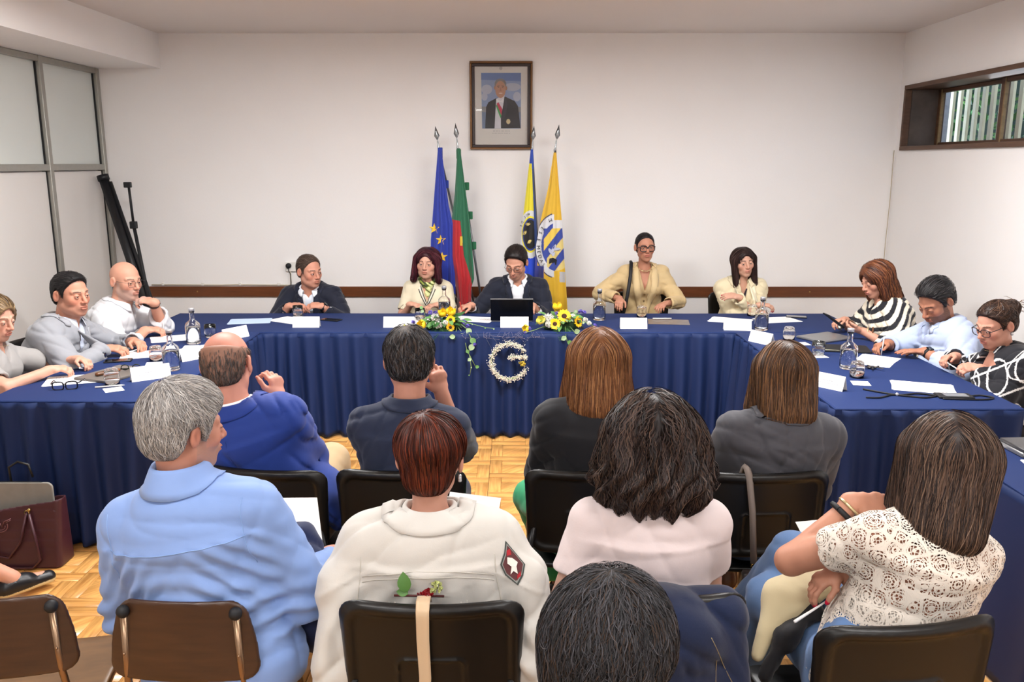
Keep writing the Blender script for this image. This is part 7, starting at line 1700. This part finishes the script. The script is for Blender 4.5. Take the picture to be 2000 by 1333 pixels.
T = thing('crossbody_bag', 'dark grey-brown bag hanging by a taupe strap from a chair back', 'bag', (.815, 2.73, .25)); O = Vector(T.location); bz = at(1490, 1150, 2.73)-O
a0 = at(1462, 926, 2.79)-O; a1 = at(1470, 1000, 2.77)-O; a2 = at(1472, 1100, 2.74)-O
m = MB(); m.tube([a0+Vector((0, .10, -.06)), a0+Vector((0, .05, .008)), a0+Vector((-.0, .02, .012)), a0+Vector((0, -.012, -.005)), a1, a2], .013, 4, flat=1.0); o = m.build('strap', M_TAUPE, T)
for v in o.data.vertices: pass
MB().box(-.085, .085, -.03, .03, -.10, .06, .02, M=Matrix.Translation(bz) @ Matrix.Rotation(.15, 4, 'Y')).build('bag_body', mat('dark_umber_leather', '2f2826', .45), T)
MB().box(-.09, .09, -.036, -.028, -.02, .062, .006, M=Matrix.Translation(bz) @ Matrix.Rotation(.15, 4, 'Y')).build('flap', mat('umber_flap', '3a322e', .5), T)
m = MB(); m.lathe([(.008, -.003), (.012, 0), (.008, .003)], seg=10, M=Matrix.Translation(a2+Vector((0, -.004, -.008))) @ Matrix.Rotation(PI/2, 4, 'X')); m.build('buckle', M_GOLD, T)
T = thing('black_handbag', 'black leather handbag standing on the floor left of the black-blazer woman', 'bag', (.005, 3.08, .0), .15)
def hb(P): x, y, z = P.T; return smax(rbox2(x, z-.17, .085-.04*(z-.17), .17, .03), np.abs(y)-(.10-.15*z*.6), .03)
S = Sdf(); S.fn(hb, (-.15, -.14, -.02), (.15, .14, .36)); sdf_obj(S, 'bag_body', .007, mat('black_leather', '131214', .35), T)
m = MB(); m.tube([(-.05, -.05, .32), (-.06, -.06, .42), (0, -.06, .47), (.06, -.06, .43), (.06, -.05, .32)], .008, 6); m.build('handle', M_BPL, T)
for k in range(4): m = MB(); m.ball((.03+.02*(k % 2), -.085, .13+.055*k), .006, 7, 5); m.build('stud', M_GOLD, T)
T = thing('chain_bag', 'pale leather bag strap beside the bare arm of the woman in the tee', 'bag', tuple(at(1128, 1120, 2.45))); m = MB(); m.tube([(0, 0, .05), (-.005, 0, -.02), (.003, 0, -.10), (0, 0, -.2)], .006, 6); m.build('strap', mat('pale_leather', 'c9a78c', .5), T)
m = MB(); m.lathe([(.012, -.004), (.018, 0), (.012, .004)], seg=12, M=Matrix.Translation((-.002, -.004, .03)) @ Matrix.Rotation(PI/2, 4, 'X')); m.build('ring', mat('pale_gold', 'd9c69a', .3, .7), T); MB().box(-.03, .09, -.02, .04, -.36, -.2, .02).build('bag_body', mat('pale_leather', 'c9a78c', .5), T)
# ribbon with a small corsage on the chair back
T = thing('beige_ribbon', 'beige satin ribbon hanging down the back of the middle foreground chair', 'ribbon', (-.223, 1.885, .60)); m = MB(); z = .60; W_ = .017
pr = [(-.0, .05, .215), (-.0, .03, .242), (0, .0, .243), (0, -.018, .225), (0, -.020, .15), (.004, -.024, .05), (.0, -.028, -.05), (-.004, -.026, -.16)]
def rib(u, v):
    k = v*(len(pr)-1); i = min(int(k), len(pr)-2); t = k-i; a, b_ = pr[i], pr[i+1]; w2 = W_*(1-.35*max(0, v-.3)); return tuple(a[j]*(1-t)+b_[j]*t+((u-.5)*2*w2 if j == 0 else (.002*math.sin(u*PI) if j == 1 else 0)) for j in range(3))
m.grid(rib, 4, 28); o = m.build('ribbon_band', mat('beige_satin', 'd3b896', .35, sheen=.3), T); solidify(o, .0012)
T = thing('corsage', 'small red flower with a green leaf lying along the top of the middle foreground chair', 'flower', (-.225, 1.93, .845))
leaf(T, (-.045, 0, .0), (-.15, 0, 1), .05, .035, lin('4f7a3a'), .2, nrm=(0, -1, .1)); leaf(T, (-.04, 0, -.004), (-1, 0, .15), .03, .02, lin('4f7a3a'), .2, nrm=(0, -1, .4))
bloom(T, (.01, 0, -.012), (0, -.3, 1), .016, lin('7a0d18'), lin('a81a26'), 'red_flower', 4, 3, .6); cluster(T, (.03, -.0, .012), .016, 30, .005, lin('c9d08a'), 'pale_sprig', seed=3); cluster(T, (-.01, -.0, -.012), .012, 14, .005, lin('8a1420'), 'red_petals', seed=4)
m = MB(); m.tube([(-.075, 0, -.01), (.05, 0, -.012)], .003, 5); m.build('stem', mat('dark_red_stem', '4a1a1a', .6), T)

t = thing('paper_sheet', 'white sheet beyond the raised elbow of the woman in the lace top', 'paper', tuple(at(1600, 1045, 2.62))); t.rotation_euler = (.5, 0, .2); MB().box(-.06, .10, -.08, .06, 0, .0008).build('sheet', M_PAPER, t)
